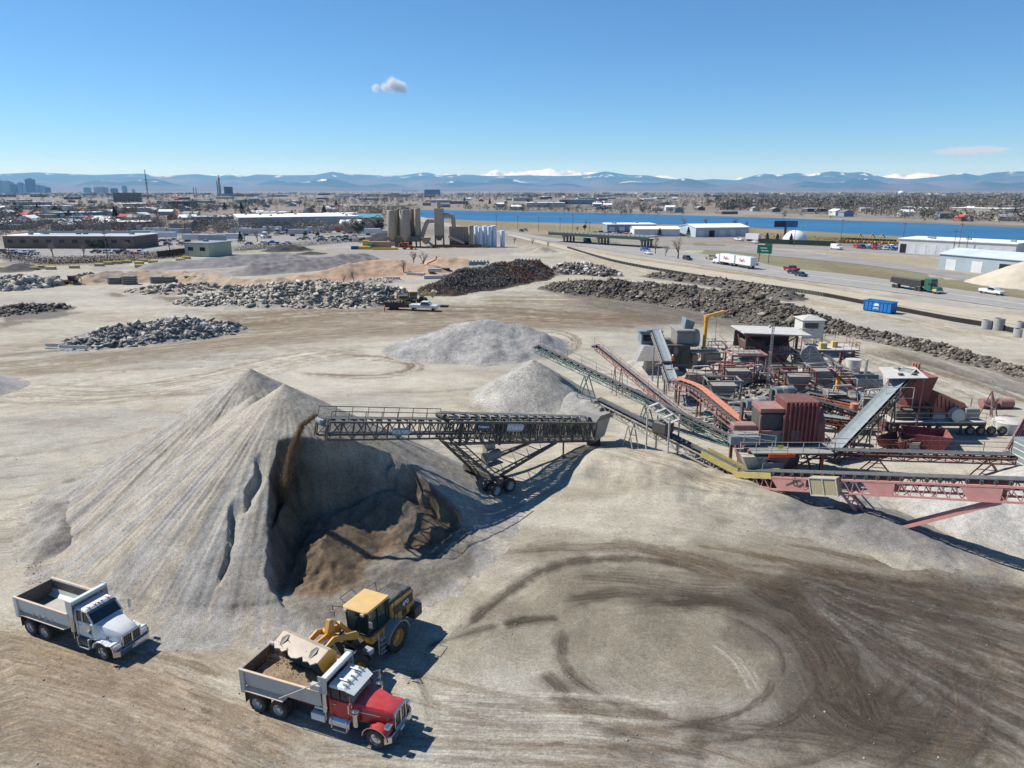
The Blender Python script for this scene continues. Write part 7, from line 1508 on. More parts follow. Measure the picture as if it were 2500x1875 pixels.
def red_platform():
 c=G(2040,920,.0);x,y=c.x,c.y
 T=empty('crusher_platform',(x,y,0),0,'red steel platform with railings and yellow cabinets, right of the white booth','steel platform');m=STEEL['crimson']
 frame_tower(T,x-2.6,x+2.2,y,y+3.8,4.0,m,.32);q=MB();q.b6(x-3.4,x+2.9,y-.3,y+4.1,4.0,4.14);W_(q,'deck',STEEL['pale'],T)
 railing(T,[(x-.6,y-.25,4.14),(x+2.85,y-.25,4.14),(x+2.85,y+4.0,4.14)],m,every=1.0)
 for k,(dx,w_)in enumerate(((-2.6,1.0),(-.4,.8))):
  q=MB();q.b6(x+dx,x+dx+w_,y+.3+k,y+1.1+k,4.14,5.0);W_(q,'cabinet',STEEL['yellow'],T,bev=.04)
 q=MB();q.box((x+2.3,y-.32,4.9),(.5,.04,.3));W_(q,'warning_sign',MC['sign_yellow'],T)
 q=MB();
 for k in range(8):q.b6(x+2.3,x+3.1,y-.2-.0*k,y+.5,3.9-.35*k,3.96-.35*k)
 W_(q,'stair',m,T)
 T2=empty('belt_guard',(x-4.2,y-2.4,0),0,'big grey coffin-shaped drive guard with spoked wheel relief, below the booth','belt guard')
 pts=[(-2.2,4.6),(-1.3,5.3),(-.3,5.1),(.9,3.6),(2.2,1.5),(1.6,1.0),(-.2,1.5),(-1.9,3.0),(-2.4,3.9)]
 q=MB();q.prism([(x-4.2+a,b)for a,b in pts],'y',y-2.5,y-2.2);W_(q,'guard_panel',STEEL['grey'],T2,bev=.05)
 q=MB();cx,cz=x-5.3,4.1
 for k in range(8):a=k*math.pi/4;q.bar((cx,y-2.53,cz),(cx+.8*math.cos(a),y-2.53,cz+.8*math.sin(a)),.12,.08)
 W_(q,'spoke_relief',STEEL['pale'],T2);q=MB();q.bar((cx+.6,y-2.54,4.9),(x-2.4,y-2.54,2.2),.1);q.bar((x-5.9,y-2.54,3.0),(x-3.4,y-2.54,4.2),.1);W_(q,'guard_strap',STEEL['pale'],T2)
 q=MB();q.b6(x-7.6,x+2.0,y-2.9,y-2.6,.9,1.25);q.b6(x-7.0,x-6.7,y-2.9,y-2.6,0,.9);q.b6(x-.4,x-.1,y-2.9,y-2.6,0,.9);W_(q,'base_beam',STEEL['tan'],T2)
 T3=empty('cable_bundle',(x,y-2,0),0,'bundle of pale cables drooping from the red platform down to the blue box','cable bundle')
 rs=random.Random(4)
 for k in range(9):
  a=Vector((x-2.2+rs.uniform(-.3,.3),y-.4,3.6));b=Vector((x+4.2+rs.uniform(-.3,.6),y-3.4+rs.uniform(-.4,.4),.5));q=MB();P=[]
  for j in range(9):t=j/8;p=a.lerp(b,t);p.z-=math.sin(t*math.pi)*rs.uniform(.3,1.1);P.append(p)
  q.path(P,.045,5);W_(q,'cable',STEEL['pale']if k%3 else STEEL['dark'],T3)
 for k in range(7):
  a=Vector((x-6+k*.9,y-2.9,1.9+rs.uniform(0,.6)));b=a+Vector((rs.uniform(1,2.4),rs.uniform(-.5,.2),rs.uniform(-.6,.4)));q=MB();P=[]
  for j in range(8):t=j/7;p=a.lerp(b,t);p.z-=math.sin(t*math.pi)*rs.uniform(.9,1.3);P.append(p)
  q.path(P,.035,5);W_(q,'cable',STEEL['pale'],T3)
red_platform()
def right_group():
 c=G(2078,925,0);T=empty('water_tank',tuple(c),0,'tall pale blue-white tank standing beside the red platform','tank');q=MB();q.lathe([(.001,0),(.9,0),(1.1,3.0),(.001,3.1)],tuple(c),14);W_(q,'tank_body',STEEL['white'],T,smooth=True)
 c=G(2100,930,0);T=empty('panel_wall',tuple(c),0,'upright white metal panel leaning against the pale tank','metal panel');q=MB();q.box((c.x+.6,c.y,1.6),(1.4,.12,3.2),rz=.9);W_(q,'panel',STEEL['white'],T)
 c=G(2118,942,0);T=empty('open_skip',tuple(c),0,'blue-grey open steel skip behind the cable bundle','skip');q=MB();w,d,h=2.1,1.3,1.3
 for a in((-w,-w+.1,-d,d),(w-.1,w,-d,d),(-w+.1,w-.1,-d,-d+.1),(-w+.1,w-.1,d-.1,d)):q.b6(c.x+a[0],c.x+a[1],c.y+a[2],c.y+a[3],0,h)
 W_(q,'skip_wall',STEEL['bluegrey'],T);q=MB();q.b6(c.x-w+.1,c.x+w-.1,c.y-d+.1,c.y+d-.1,.05,.15);W_(q,'skip_floor',STEEL['dark'],T)
 p=Vector((44.6,77.2,0));T=empty('cone_crusher',tuple(p),0,'dark red crusher hopper under a white canopy sheet at the top of the inclined belt','crusher')
 frame_tower(T,p.x-1.0,p.x+2.6,p.y-1.0,p.y+2.6,3.2,STEEL['red'],.25)
 q=MB();q.hexa([(p.x+.3,p.y-.2,2.6),(p.x+2.0,p.y-.2,2.6),(p.x+2.0,p.y+1.6,2.6),(p.x+.3,p.y+1.6,2.6),(p.x-1.0,p.y-1.2,6.4),(p.x+2.6,p.y-1.2,6.6),(p.x+2.6,p.y+2.4,6.6),(p.x-1.0,p.y+2.4,6.4)]);W_(q,'crusher_hopper',STEEL['red'],T,bev=.05)
 q=MB();q.hexa([(p.x-3.8,p.y-2.4,6.7),(p.x+.6,p.y-2.6,6.8),(p.x+1.0,p.y+.9,7.2),(p.x-3.0,p.y+1.1,7.1),(p.x-3.8,p.y-2.4,6.78),(p.x+.6,p.y-2.6,6.88),(p.x+1.0,p.y+.9,7.28),(p.x-3.0,p.y+1.1,7.18)]);cn=W_(q,'canopy',STEEL['white'],T)
 for dx in(-1.9,-.4):
  q=MB();q.box((p.x+dx,p.y-1.6,7.0),(.45,.35,.3));q.box((p.x+dx,p.y-1.6,6.85),(.1,.1,.2));W_(q,'flood_lamp',STEEL['dark'],cn)
 for dx,dy in((-3.4,-2.2),(.3,-2.3)):
  q=MB();q.bar((p.x+dx,p.y+dy,0),(p.x+dx,p.y+dy,6.7),.12);W_(q,'post',STEEL['rose'],T)
 railing(T,[(p.x-4.2,p.y-3.4,3.6),(p.x-1.2,p.y-3.4,3.6)],STEEL['pale'],2.4);
 for k in range(3):
  q=MB();q.box((p.x+1.4+.35*k,p.y+2.0,7.0),(.18,.18,.9));W_(q,'red_fin',STEEL['orange'],T)
 q=MB();q.prism([(p.x+2.8,2.4),(p.x+3.3,4.6),(p.x+6.4,3.4),(p.x+7.4,2.0),(p.x+7.2,1.4),(p.x+3.4,1.4)],'y',p.y-.6,p.y+1.4);W_(q,'feeder',STEEL['orange'],T,bev=.06)
 q=MB()
 for k in range(8):q.bar((p.x+3.1+.5*k,p.y-.66,4.5-.28*k),(p.x+3.3+.5*k,p.y-.66,3.0-.2*k),.09)
 W_(q,'feeder_rib',STEEL['red'],T)
 c0,c1=G(2160,1035,1.2),G(2415,1040,1.2);y=c0.y;T=empty('portable_screen',((c0.x+c1.x)/2,y,0),0,'long low portable screening trailer with dusty decks on the right of the plant','screening trailer')
 q=MB();q.b6(c0.x,c1.x,y-.2,y+2.0,1.0,1.5);W_(q,'chassis',STEEL['dark'],T);q=MB();q.b6(c0.x+.4,c1.x-.4,y-.6,y+2.3,1.5,1.62);W_(q,'deck',STEEL['pale'],T)
 q=MB();q.b6(c0.x+1.2,c0.x+5.0,y+.1,y+1.8,1.62,2.7);W_(q,'screen_box',STEEL['dark'],T,bev=.06);q=MB();q.b6(c0.x+5.4,c1.x-4.4,y+.2,y+1.6,1.62,2.2);W_(q,'screen_box',STEEL['pale'],T,bev=.06)
 q=MB();q.lathe([(.001,-.5),(.75,-.5),(.75,.3),(.35,.5),(.001,.5)],(c1.x-3.6,y-.2,2.4),18,'y');W_(q,'motor',STEEL['white'],T,smooth=True);q=MB();q.b6(c1.x-2.2,c1.x-.6,y+.2,y+1.2,1.62,2.9);W_(q,'cabinet',STEEL['grey'],T,bev=.05);q=MB();q.b6(c1.x-2.9,c1.x-2.4,y-.1,y+.4,1.62,2.2);W_(q,'cabinet',MC['sign_yellow'],T)
 railing(T,[(c0.x+.4,y-.6,1.6),(c1.x-.4,y-.6,1.6)],STEEL['tan'],every=2.2);railing(T,[(c1.x-2.4,y+2.3,1.6),(c1.x-.4,y+2.3,1.6),(c1.x+1.6,y+1.0,.6)],STEEL['pale'],2.0)
 for k in range(4):
  for s in(-1,):wheel(T,c0.x-T.location.x+9.5+1.2*k,-.3,.52,.3,'brake',side=-1)
 for k in range(5):
  q=MB();xx=c0.x+.8+2.6*k;q.b6(xx-.1,xx+.1,y-.1,y+.1,0,1.0);q.b6(xx-.3,xx+.3,y-.3,y+.3,0,.08);W_(q,'jack',STEEL['dark'],T)
 for(px,py,w,d,h,rz,col,lb)in((2255,1085,2.3,1.5,1.5,-.35,'crimson','bright red steel skip in shade below the screening trailer'),(2185,1092,1.7,1.2,1.2,.5,'red','rusty dark red skip with a loader bucket in front, left of the bright red skip')):
  c=G(px,py,0);T=empty('steel_skip',tuple(c),rz,lb,'skip');q=MB()
  q.prism([(-w,h),(-w*.6,0),(w*.7,0),(w,h),(w-.1,h),(w*.66,.1),(-w*.56,.1),(-w+.1,h)],'y',-d,d);q.build('skip_shell',STEEL[col],T)
  for s in(-1,1):q=MB();q.prism([(-w,h),(-w*.6,0),(w*.7,0),(w,h)],'y',s*d-.05,s*d+.05);q.build('skip_side',STEEL[col],T)
  for k in range(4):q=MB();q.box((-w*.5+w*.33*k,-d-.09,h*.55),(.1,.08,h*.8));q.build('rib',STEEL[col],T)
 c=G(2225,1108,0);T=empty('spare_bucket',tuple(c),.1,'worn tan loader bucket lying in front of the rusty skip','bucket');q=MB();q.prism([(0,0),(.9,.1),(1.1,.5),(.9,.9),(.84,.88),(1.02,.5),(.86,.16),(0,.07)],'x',-1.5,1.5);q.build('bucket_shell',STEEL['tan'],T)
 c=G(2505,1150,0);T=empty('shipping_container',(c.x+1.6,c.y+2.5,0),0,'pale grey-blue shipping container cut by the right edge','container');q=MB();q.b6(c.x,c.x+6,c.y,c.y+2.44,.1,2.7);W_(q,'container_body',STEEL['bluegrey'],T,bev=.03)
 q=MB();ribs(q,c.x+.1,c.x+5.9,c.y,.3,2.5,14,.05,.2);
 for k in range(4):q.b6(c.x-.06,c.x,c.y+.3,c.y+2.2,.4+.6*k,.5+.6*k)
 W_(q,'container_rib',STEEL['pale'],T)
 c=G(2455,1098,0);T=empty('propped_poles',tuple(c),0,'stack of red poles propped beside the container','pole frame')
 for k in range(5):q=MB();q.bar((c.x+.3*k,c.y,0),(c.x+1.6+.22*k,c.y+.4,3.4),.12);W_(q,'pole',STEEL['crimson' if k%2 else 'rose'],T)
 c=G(2410,1020,0);T=empty('pole_tripod',tuple(c),0,'leaning red and pale tripod poles at the end of the screening trailer','tripod')
 for dx,dy in((-.9,.3),(.7,.5),(.1,-.8),(1.3,.1)):q=MB();q.bar((c.x+dx,c.y+dy,0),(c.x,c.y,3.4),.10);W_(q,'pole',STEEL['rose'],T)
 c=G(2440,1010,0)
 for k,(dx,lb)in enumerate(((0,'faded pink steel drum lying behind the trailer, nearest the tripod'),(2.2,'faded pink steel drum lying farther right of its twin'))):
  T=empty('steel_drum',(c.x+dx,c.y+2.5,0),0,lb,'drum');q=MB();q.tube((-.8,0,.62),(.9,0,.62),.62,16);q.build('drum_shell',STEEL['rose'],T,smooth=True)
 for k,(px,py,r,h,lb)in enumerate(((2455,1052,1.5,1.2,'low round white tank on the ground near the right edge'),)):
  c=G(px,py,0);T=empty('round_tank',tuple(c),0,lb,'tank');q=MB();q.lathe([(.001,0),(r,0),(r,h),(r*.9,h+.1),(.001,h+.2)],(0,0,0),20);q.build('tank_shell',STEEL['white'],T,smooth=True)
 T=empty('tall_ladder',tuple(G(2150,1070,0)),0,'thin grey ladder standing alone between the inclined belt and the skips','ladder');l=T.location
 q=MB();
 for s in(-.3,.3):q.bar((s,0,0),(s+.35,.6,3.6),.05)
 for k in range(11):q.bar((-.3+.032*k,.055*k,.3+.3*k),(.3+.032*k,.055*k,.3+.3*k),.035)
 q.build('ladder_frame',STEEL['rose'],T)
 q=MB();c=G(1700,895,0);q.b6(-1.0,1.0,-.6,.6,0,.85);T=empty('dusty_car_shell',tuple(c),0,'small dusty green-white cab shell on the ground under the low conveyor','cab shell');q.build('shell',STEEL['white'],T,bev=.2)
 T=empty('yellow_bollard',tuple(G(2040,975,0)),0,'yellow upright guard post beside the orange beam','guard post');q=MB();q.b6(-.2,.2,-.2,.2,0,3.3);q.build('post',STEEL['jib'],T,bev=.05)
 T=empty('red_roller',tuple(G(2078,1048,0)),0,'orange upright roller drum between the stub conveyor and inclined belt','roller');q=MB();q.tube((0,0,.8),(0,0,3.1),.45,14);q.b6(-.1,.1,-.1,.1,0,.8);q.build('drum',STEEL['orange'],T,smooth=True)
right_group()
# big rollers with blue-grey belt loops above the red house
for k,(px,py,z,lb)in enumerate(((1845,985,5.0,'large blue-grey drive drum with a frayed belt, left of the red crusher house'),(1915,955,5.2,'dark drive drum at the head of the black conveyor'))):
 c=G(px,py,z);T=empty('drive_drum',(c.x,c.y,0),0,lb,'drive drum');q=MB();q.tube((c.x-1.1,c.y,z),(c.x+1.1,c.y+.5,z),.5,18);W_(q,'drum',STEEL['bluegrey'],T,smooth=True)
 q=MB();q.tube((c.x-.35,c.y+.15,z),(c.x+.25,c.y+.33,z),.54,14);W_(q,'frayed_belt',STEEL['tan'],T)
 for dx in(-1.3,1.3):q=MB();q.b6(c.x+dx-.1,c.x+dx+.1,c.y-.1,c.y+.6,0,z+.2);W_(q,'post',STEEL['dark'],T)
def clutter(nm,lb,px,py,fn,cat):
 c=G(px,py);T=empty(nm,tuple(c),0,lb,cat);fn(T,c);return T
def rollers(T,c):
 rs=random.Random(int(c.x*9))
 for k in range(11):q=MB();a=Vector((rs.uniform(-1.8,1.8),rs.uniform(-1,1),.3+.22*(k//3)));q.tube(a,a+Vector((1.6,rs.uniform(-.5,.5),rs.uniform(-.1,.2))),.17,8);q.build('roller',STEEL['pale' if k%2 else 'tan'],T)
def beams(T,c):
 for k in range(7):q=MB();q.b6(-3+.1*k,3.2,-.12+.55*k,.12+.55*k,1.0+.28*(k%3),1.25+.28*(k%3));q.build('beam',STEEL[('rose','grey','dark')[int(c.x*7)%3]if k%2 else 'tan'],T)
 for x in(-2.6,2.6):q=MB();q.b6(x-.15,x+.15,-.1,3.4,0,1.0);q.build('support',STEEL['red'],T)
def stairs(T,c):
 for s in(-.5,.5):q=MB();q.bar((-2.4,s,4.2),(2.0,s-1.2,.2),.14,.22);q.build('stringer',STEEL['crimson'],T);q=MB();q.bar((-2.4,s,5.2),(2.0,s-1.2,1.2),.06);q.build('handrail',STEEL['crimson'],T)
 q=MB()
 for k in range(14):t=k/14;q.box((-2.4+4.4*t,-1.2*t,4.2-4.0*t),(.3,1.0,.05))
 q.build('treads',STEEL['rose'],T)
def motorset(T,c):
 q=MB();q.tube((-.9,0,1.3),(.5,0,1.3),.5,14);q.build('motor',STEEL['grey'],T,smooth=True);q=MB();q.b6(-1.4,1.4,-.7,.7,.5,.8);q.build('base_plate',STEEL['dark'],T);q=MB();q.tube((.6,-.1,1.4),(.6,.2,1.4),.75,16);q.build('pulley',STEEL['grey'],T)
 for x in(-1.2,1.2):q=MB();q.b6(x-.12,x+.12,-.5,.5,0,.5);q.build('foot',STEEL['dark'],T)
def portal(T,c):
 for x in(-2.0,2.0):
  for y in(0,2.4):q=MB();q.b6(x-.09,x+.09,y-.09,y+.09,0,3.6);q.build('leg',STEEL[('grey','tan','red')[int(c.x*5)%3]],T)
 for z in(1.9,3.6):
  q=MB();q.b6(-2.3,2.3,-.09,.09,z,z+.14);q.b6(-2.3,2.3,2.3,2.46,z,z+.14);q.b6(-2.15,-2.0,.16,2.3,z,z+.14);q.b6(2.0,2.15,.16,2.3,z,z+.14);q.build('ring_beam',STEEL[('grey','tan','red')[int(c.x*5)%3]],T)
 q=MB();q.hexa([(-.6,.8,.6),(.6,.8,.6),(.6,1.8,.6),(-.6,1.8,.6),(-1.7,.3,3.0),(1.7,.3,3.0),(1.7,2.2,3.0),(-1.7,2.2,3.0)]);q.build('hopper',STEEL['grey'],T)
 q=MB();q.bar((-2,-.05,.2),(2,-.05,1.8),.1);q.bar((2,-.1,.2),(-2,-.1,1.8),.1);q.build('brace',STEEL['tan'],T)
def machine(T,c):
 rs=random.Random(int(c.x*31+c.y));a,b,d_=rs.choice([('grey','tan','rose'),('tan','dark','red'),('bluegrey','grey','tan'),('pale','grey','crimson')])
 q=MB();q.b6(-2.4,2.4,-.9,.9,.7,.95);q.build('skid',STEEL['dark'],T)
 q=MB();q.hexa([(-1.9,-.7,.95),(.2,-.7,.95),(.2,.7,.95),(-1.9,.7,.95),(-2.1,-.9,2.6),(.4,-.9,2.3),(.4,.9,2.3),(-2.1,.9,2.6)]);q.build('housing',STEEL[a],T,bev=.05)
 q=MB();q.tube((.8,-.2,1.5),(2.2,-.2,1.5),.45,12);q.build('drive_motor',STEEL[b],T,smooth=True)
 q=MB();q.path([(-1.6,-1.0,2.6),(-1.6,-1.2,3.4),(.4,-1.2,3.5),(1.8,-1.1,2.2),(2.6,-1.0,1.0)],.12,8);q.build('pipe',STEEL['pale'],T,smooth=True)
 for x in(-2.2,2.2):
  for y in(-.8,.8):q=MB();q.b6(x-.1,x+.1,y-.1,y+.1,0,.7);q.build('foot',STEEL[d_],T)
 q=MB();q.b6(-2.4,2.4,-1.5,-.95,2.3,2.36);q.build('walkway',STEEL['grey'],T)
 for k in range(5):q=MB();q.b6(-2.35+1.15*k,-2.29+1.15*k,-1.5,-1.44,0,3.4);q.build('post',STEEL[d_],T)
 for z in(2.85,3.4):q=MB();q.b6(-2.4,2.4,-1.5,-1.45,z,z+.05);q.build('rail',STEEL[d_],T)
 q=MB();q.bar((-3.4,-1.2,.1),(-2.4,-1.2,2.3),.1);q.bar((-3.4,-1.7,.1),(-2.4,-1.7,2.3),.1)
 for k in range(6):q.b6(-3.3+.17*k,-3.2+.17*k,-1.7,-1.2,.3+.36*k,.34+.36*k)
 q.build('ladder',STEEL[d_],T)
def cablesag(T,c):
 rs=random.Random(int(c.x*13))
 for k in range(8):
  a=Vector((rs.uniform(-4,0),rs.uniform(-1,1),rs.uniform(2.5,4.4)));b=Vector((rs.uniform(1,6),rs.uniform(-2,.5),rs.uniform(.3,3.2)));s=rs.uniform(.5,1.6);q=MB()
  q.path([a.lerp(b,j/8)-Vector((0,0,math.sin(j/8*math.pi)*s))for j in range(9)],.04,4);q.build('cable',STEEL['pale' if k%2 else 'grey'],T)
for a in[('machine_skid','dusty machine skid with railing behind the salmon conveyor',1712,948,machine,'machine'),('machine_skid','machine skid with bent pipe left of the lattice mast foot',1840,945,machine,'machine'),('machine_skid','machine skid between the black conveyors and the octagonal guard',1985,942,machine,'machine'),('machine_skid','machine skid in front of the blue-grey open skip',2050,1000,machine,'machine'),('machine_skid','machine skid between the inclined belt and the screening trailer',2135,1010,machine,'machine'),('machine_skid','machine skid behind the canopy of the red crusher',2195,965,machine,'machine'),('machine_skid','machine skid on the left of the crusher house behind the rollers',1800,1045,machine,'machine'),('machine_skid','machine skid right behind the yellow jib crane',1745,880,machine,'machine'),('cable_loops','loops of sagging cable around the foot of the lattice mast',1880,950,cablesag,'cables'),('cable_loops','loops of sagging cable in front of the octagonal guard',1975,915,cablesag,'cables'),('cable_loops','loops of sagging cable between jib crane and screen tower',1770,880,cablesag,'cables'),('cable_loops','cables hanging below the red platform',2050,935,cablesag,'cables'),('cable_loops','cables strung in front of the red crusher hopper',2170,1000,cablesag,'cables'),('roller_stack','heap of dusty conveyor rollers in the dark pit under the salmon conveyor',1712,1042,rollers,'rollers'),('roller_stack','dusty rollers dumped behind the yellow tail guards',1845,1120,rollers,'rollers'),('beam_rack','rack of rose and tan beams in front of the octagonal guard',1935,925,beams,'beam rack'),('beam_rack','rack of beams beneath the red platform',2030,945,beams,'beam rack'),('beam_rack','rack of beams left of the rose transfer tower',1745,945,beams,'beam rack'),('steel_stair','steep red stair running down right from the red platform',2060,975,stairs,'stair'),('steel_stair','second steep stair beside the screen tower, nearer the mast',1915,930,stairs,'stair'),('motor_set','grey motor with pulley between the black conveyors and the inclined belt',2085,985,motorset,'motor'),('motor_set','grey motor on a dark base behind the drive drums',1925,950,motorset,'motor'),('motor_set','motor set at the foot of the lattice mast',1862,1000,motorset,'motor'),('hopper_portal','steel portal with grey hopper right of the lattice mast',1950,975,portal,'steel tower'),('hopper_portal','steel portal with hopper behind the orange side beam',2010,960,portal,'steel tower'),('hopper_portal','steel portal left of the crusher house beside the rollers',1765,1000,portal,'steel tower'),('hopper_portal','steel portal with hopper standing between the salmon and red conveyors',1800,960,portal,'steel tower'),('beam_rack','low rack of beams in front of the inclined belt',2110,1050,beams,'beam rack')]:clutter(*a)
# rock bits in the pit
# rubble and scrap in the middle distance
def chunk_mesh(n,pos,siz,rs,flat=.2):
 base=np.array([(x,y,z)for x in(-1,1)for y in(-1,1)for z in(-1,1)],float)
 B=base[None]*(1+rs.uniform(-.45,.2,(n,8,3)));s=np.stack([siz,siz*rs.uniform(.5,1,n),siz*rs.uniform(flat*.5,flat*1.3,n)],1);B=B*s[:,None]*.5
 a=rs.rand(n)*6.28;t=np.abs(rs.randn(n))*.75;p=rs.rand(n)*6.28;ca,sa=np.cos(a),np.sin(a)
 Rz=np.zeros((n,3,3));Rz[:,0,0]=ca;Rz[:,0,1]=-sa;Rz[:,1,0]=sa;Rz[:,1,1]=ca;Rz[:,2,2]=1
 ax=np.stack([np.cos(p),np.sin(p),0*p],1);K=np.zeros((n,3,3));K[:,0,1]=-ax[:,2];K[:,0,2]=ax[:,1];K[:,1,0]=ax[:,2];K[:,1,2]=-ax[:,0];K[:,2,0]=-ax[:,1];K[:,2,1]=ax[:,0]
 Rt=np.eye(3)[None]+np.sin(t)[:,None,None]*K+(1-np.cos(t))[:,None,None]*(K@K)
 V=np.einsum('nij,nkj->nki',Rt@Rz,B)+pos[:,None]
 f=np.array([(0,1,3,2),(4,6,7,5),(0,4,5,1),(2,3,7,6),(0,2,6,4),(1,5,7,3)]);Fq=(np.arange(n)[:,None,None]*8+f[None]).reshape(-1,4)
 return V.reshape(-1,3),Fq
def mat_slab(name):
 if name in MC:return MC[name]
 m,nt,b=_nodes(name);at=N(nt,'ShaderNodeAttribute',attribute_name='paint');tc=N(nt,'ShaderNodeTexCoord');n=N(nt,'ShaderNodeTexNoise',i2=2.0,i3=5.0);nt.links.new(tc.outputs[3],n.inputs[0])
 mr=N(nt,'ShaderNodeMapRange',i1=.3,i2=.7,i3=.78,i4=1.2);nt.links.new(n.outputs[0],mr.inputs[0]);v=N(nt,'ShaderNodeVectorMath',operation='SCALE');nt.links.new(at.outputs[0],v.inputs[0]);nt.links.new(mr.outputs[0],v.inputs[3]);nt.links.new(v.outputs[0],b.inputs[0]);b.inputs['Roughness'].default_value=.95;MC[name]=m;return m
def rubble(nm,lab,pts,n,smin,smax,cols,seed,basecol,nbig=0,biglab='',grp='',wob=.45,cat='rubble heap',flat=.2,bigs=(1.5,2.5)):
 rs=np.random.RandomState(seed)
 heap('rubble_soil',pts,basecol,.5,None,'x',seed,wob,'dirt',None,'stuff')
 o=COL.objects[-1];o['label']='broken soil core of the '+lab;o['category']=cat
 P=np.array(pts)
 if len(P)==1:P=np.concatenate([P,P+.01])
 def place(n):
  t=rs.rand(n)*(len(P)-1);i=np.minimum(t.astype(int),len(P)-2);f=(t-i)[:,None];c=P[i]*(1-f)+P[i+1]*f
  a=rs.rand(n)*6.28;r=c[:,3]*np.sqrt(rs.rand(n))*1.02;x=c[:,0]+r*np.cos(a);y=c[:,1]+r*np.sin(a)
  z=heap_z(x,y,pts,seed,wob);return np.stack([x,y,np.maximum(z,.02)],1)
 pos=place(n);sz=smin+(smax-smin)*rs.rand(n)**2.6;pos[:,2]+=sz*.08
 V,Fq=chunk_mesh(n,pos,sz,rs,flat);col=np.array(cols)[rs.randint(0,len(cols),n)]*rs.uniform(.8,1.15,(n,1))
 tag(npmesh(nm,V,Fq,mat_slab('slab'),col=np.repeat(col,8,0)),lab,cat,kind='stuff')
 if nbig:
  pos=place(nbig);sz=rs.uniform(*bigs,nbig)
  for k in range(nbig):
   V,Fq=chunk_mesh(1,np.zeros((1,3)),sz[k:k+1],rs,flat);c=np.array(cols[rs.randint(len(cols))])*rs.uniform(.9,1.2)
   o=npmesh('concrete_slab' if 'concrete' in biglab else 'asphalt_slab',V,Fq,mat_slab('slab'),col=np.tile(c,(8,1)));o.location=(pos[k,0],pos[k,1],pos[k,2]+.15*sz[k]);tag(o,biglab,'slab',grp)
CC=[(.37,.345,.295),(.42,.39,.335),(.29,.27,.23),(.47,.44,.37),(.34,.30,.24)];CA=[(.115,.095,.075),(.18,.155,.12),(.072,.06,.048),(.28,.25,.20),(.13,.105,.08),(.06,.05,.04)]
rubble('concrete_rubble','large heap of pale broken concrete slabs left of the black trailer',[gp(500,738,2.0,7),gp(580,733,3.2,9),gp(690,735,4.6,11),gp(800,735,4.9,12),(*G(895,738)[:2],4.4,10),gp(960,735,4.0,7)],6500,.25,1.6,CC,101,((.36,.33,.28),(.30,.27,.23)),90,'big pale broken concrete slab on the large rubble heap','big slabs of the large concrete heap')
rubble('concrete_rubble','smaller grey rubble heap beside the white road barriers',[gp(215,842,1.6,5),gp(290,832,2.6,7),gp(380,822,3.2,8),gp(450,815,3.2,7.5),gp(540,808,1.6,5)],2600,.25,1.4,[(.27,.26,.24),(.34,.325,.30),(.20,.195,.185),(.40,.38,.34)],102,((.27,.26,.24),(.22,.21,.20)),50,'larger grey concrete block on the smaller rubble heap','larger blocks of the smaller rubble heap',bigs=(1.2,1.9))
rubble('concrete_rubble','low rubble spread left of the large concrete heap',[gp(360,712,1.4,6),gp(430,712,1.8,7),gp(500,705,1.6,6)],420,.4,1.6,CC,103,((.38,.33,.27),(.32,.28,.23)),14,'stray pale concrete block on the low rubble spread','blocks of the low rubble spread',bigs=(1.5,2.2))
rubble('concrete_rubble','rubble heap with boulders at the far left edge',[gp(-20,705,2.6,9),gp(60,700,2.4,8),gp(110,695,1.6,6)],520,.5,2.4,CC,104,((.34,.32,.29),(.28,.26,.24)),20,'big grey boulder in the heap at the far left edge','boulders at the far left edge',bigs=(2,3.2),flat=.7)
rubble('concrete_rubble','rubble heap behind the small yellow tractor',[gp(200,688,2.2,6),gp(225,685,2.0,5)],260,.4,1.8,CC,105,((.30,.28,.25),(.25,.23,.21)))
rubble('asphalt_rubble','long ridge of dark broken asphalt slabs across the right middle of the yard',[gp(1365,706,2.2,5),gp(1440,715,3.4,7),gp(1540,722,4.0,8),gp(1650,737,4.2,8.3),gp(1760,754,4.3,8.6),gp(1850,775,4.4,8.6),gp(1930,790,4.2,7.6),gp(1985,800,3.0,5.5)],9500,.2,1.05,CA,106,((.085,.078,.07),(.12,.11,.095)),100,'larger dark asphalt slab lying on the long ridge','larger slabs of the long asphalt ridge',bigs=(1.1,1.9),flat=.22)
rubble('asphalt_rubble','low broken dirt and asphalt windrow running to the right edge',[gp(1990,800,2.6,4),gp(2060,812,1.8,3.5),gp(2160,832,1.5,3),gp(2260,852,1.3,2.8),gp(2360,880,1.2,2.6),gp(2460,905,1.1,2.4),gp(2580,945,1.1,2.4)],2600,.25,1.0,CA+[(.17,.15,.12)],107,((.13,.12,.10),(.16,.145,.12)),flat=.5)
rubble('asphalt_rubble','thin dark windrow along the concrete channel',[gp(1600,676,1.6,4),gp(1720,690,1.8,4.5),gp(1850,712,2.0,5),gp(1920,728,2.0,5)],800,.3,1.6,CA,108,((.10,.095,.085),(.14,.13,.115)),flat=.3)
rubble('asphalt_rubble','dark rubble heap at the left edge of the yard',[gp(-30,770,1.6,5),gp(60,762,1.6,4.5),gp(130,755,1.4,4)],520,.3,1.3,CA+CC[:1],109,((.10,.095,.085),(.13,.12,.11)),flat=.4)
rubble('trash_heap','mixed heap of pale debris and scrap right of the rusty brush pile',[gp(1370,665,2.6,7),gp(1430,664,3.0,8),gp(1480,672,2.0,5)],1100,.4,2.0,[(.08,.07,.06),(.15,.13,.11),(.55,.53,.50),(.20,.17,.14)],110,((.12,.105,.09),(.18,.16,.14)),flat=.3,cat='debris heap')
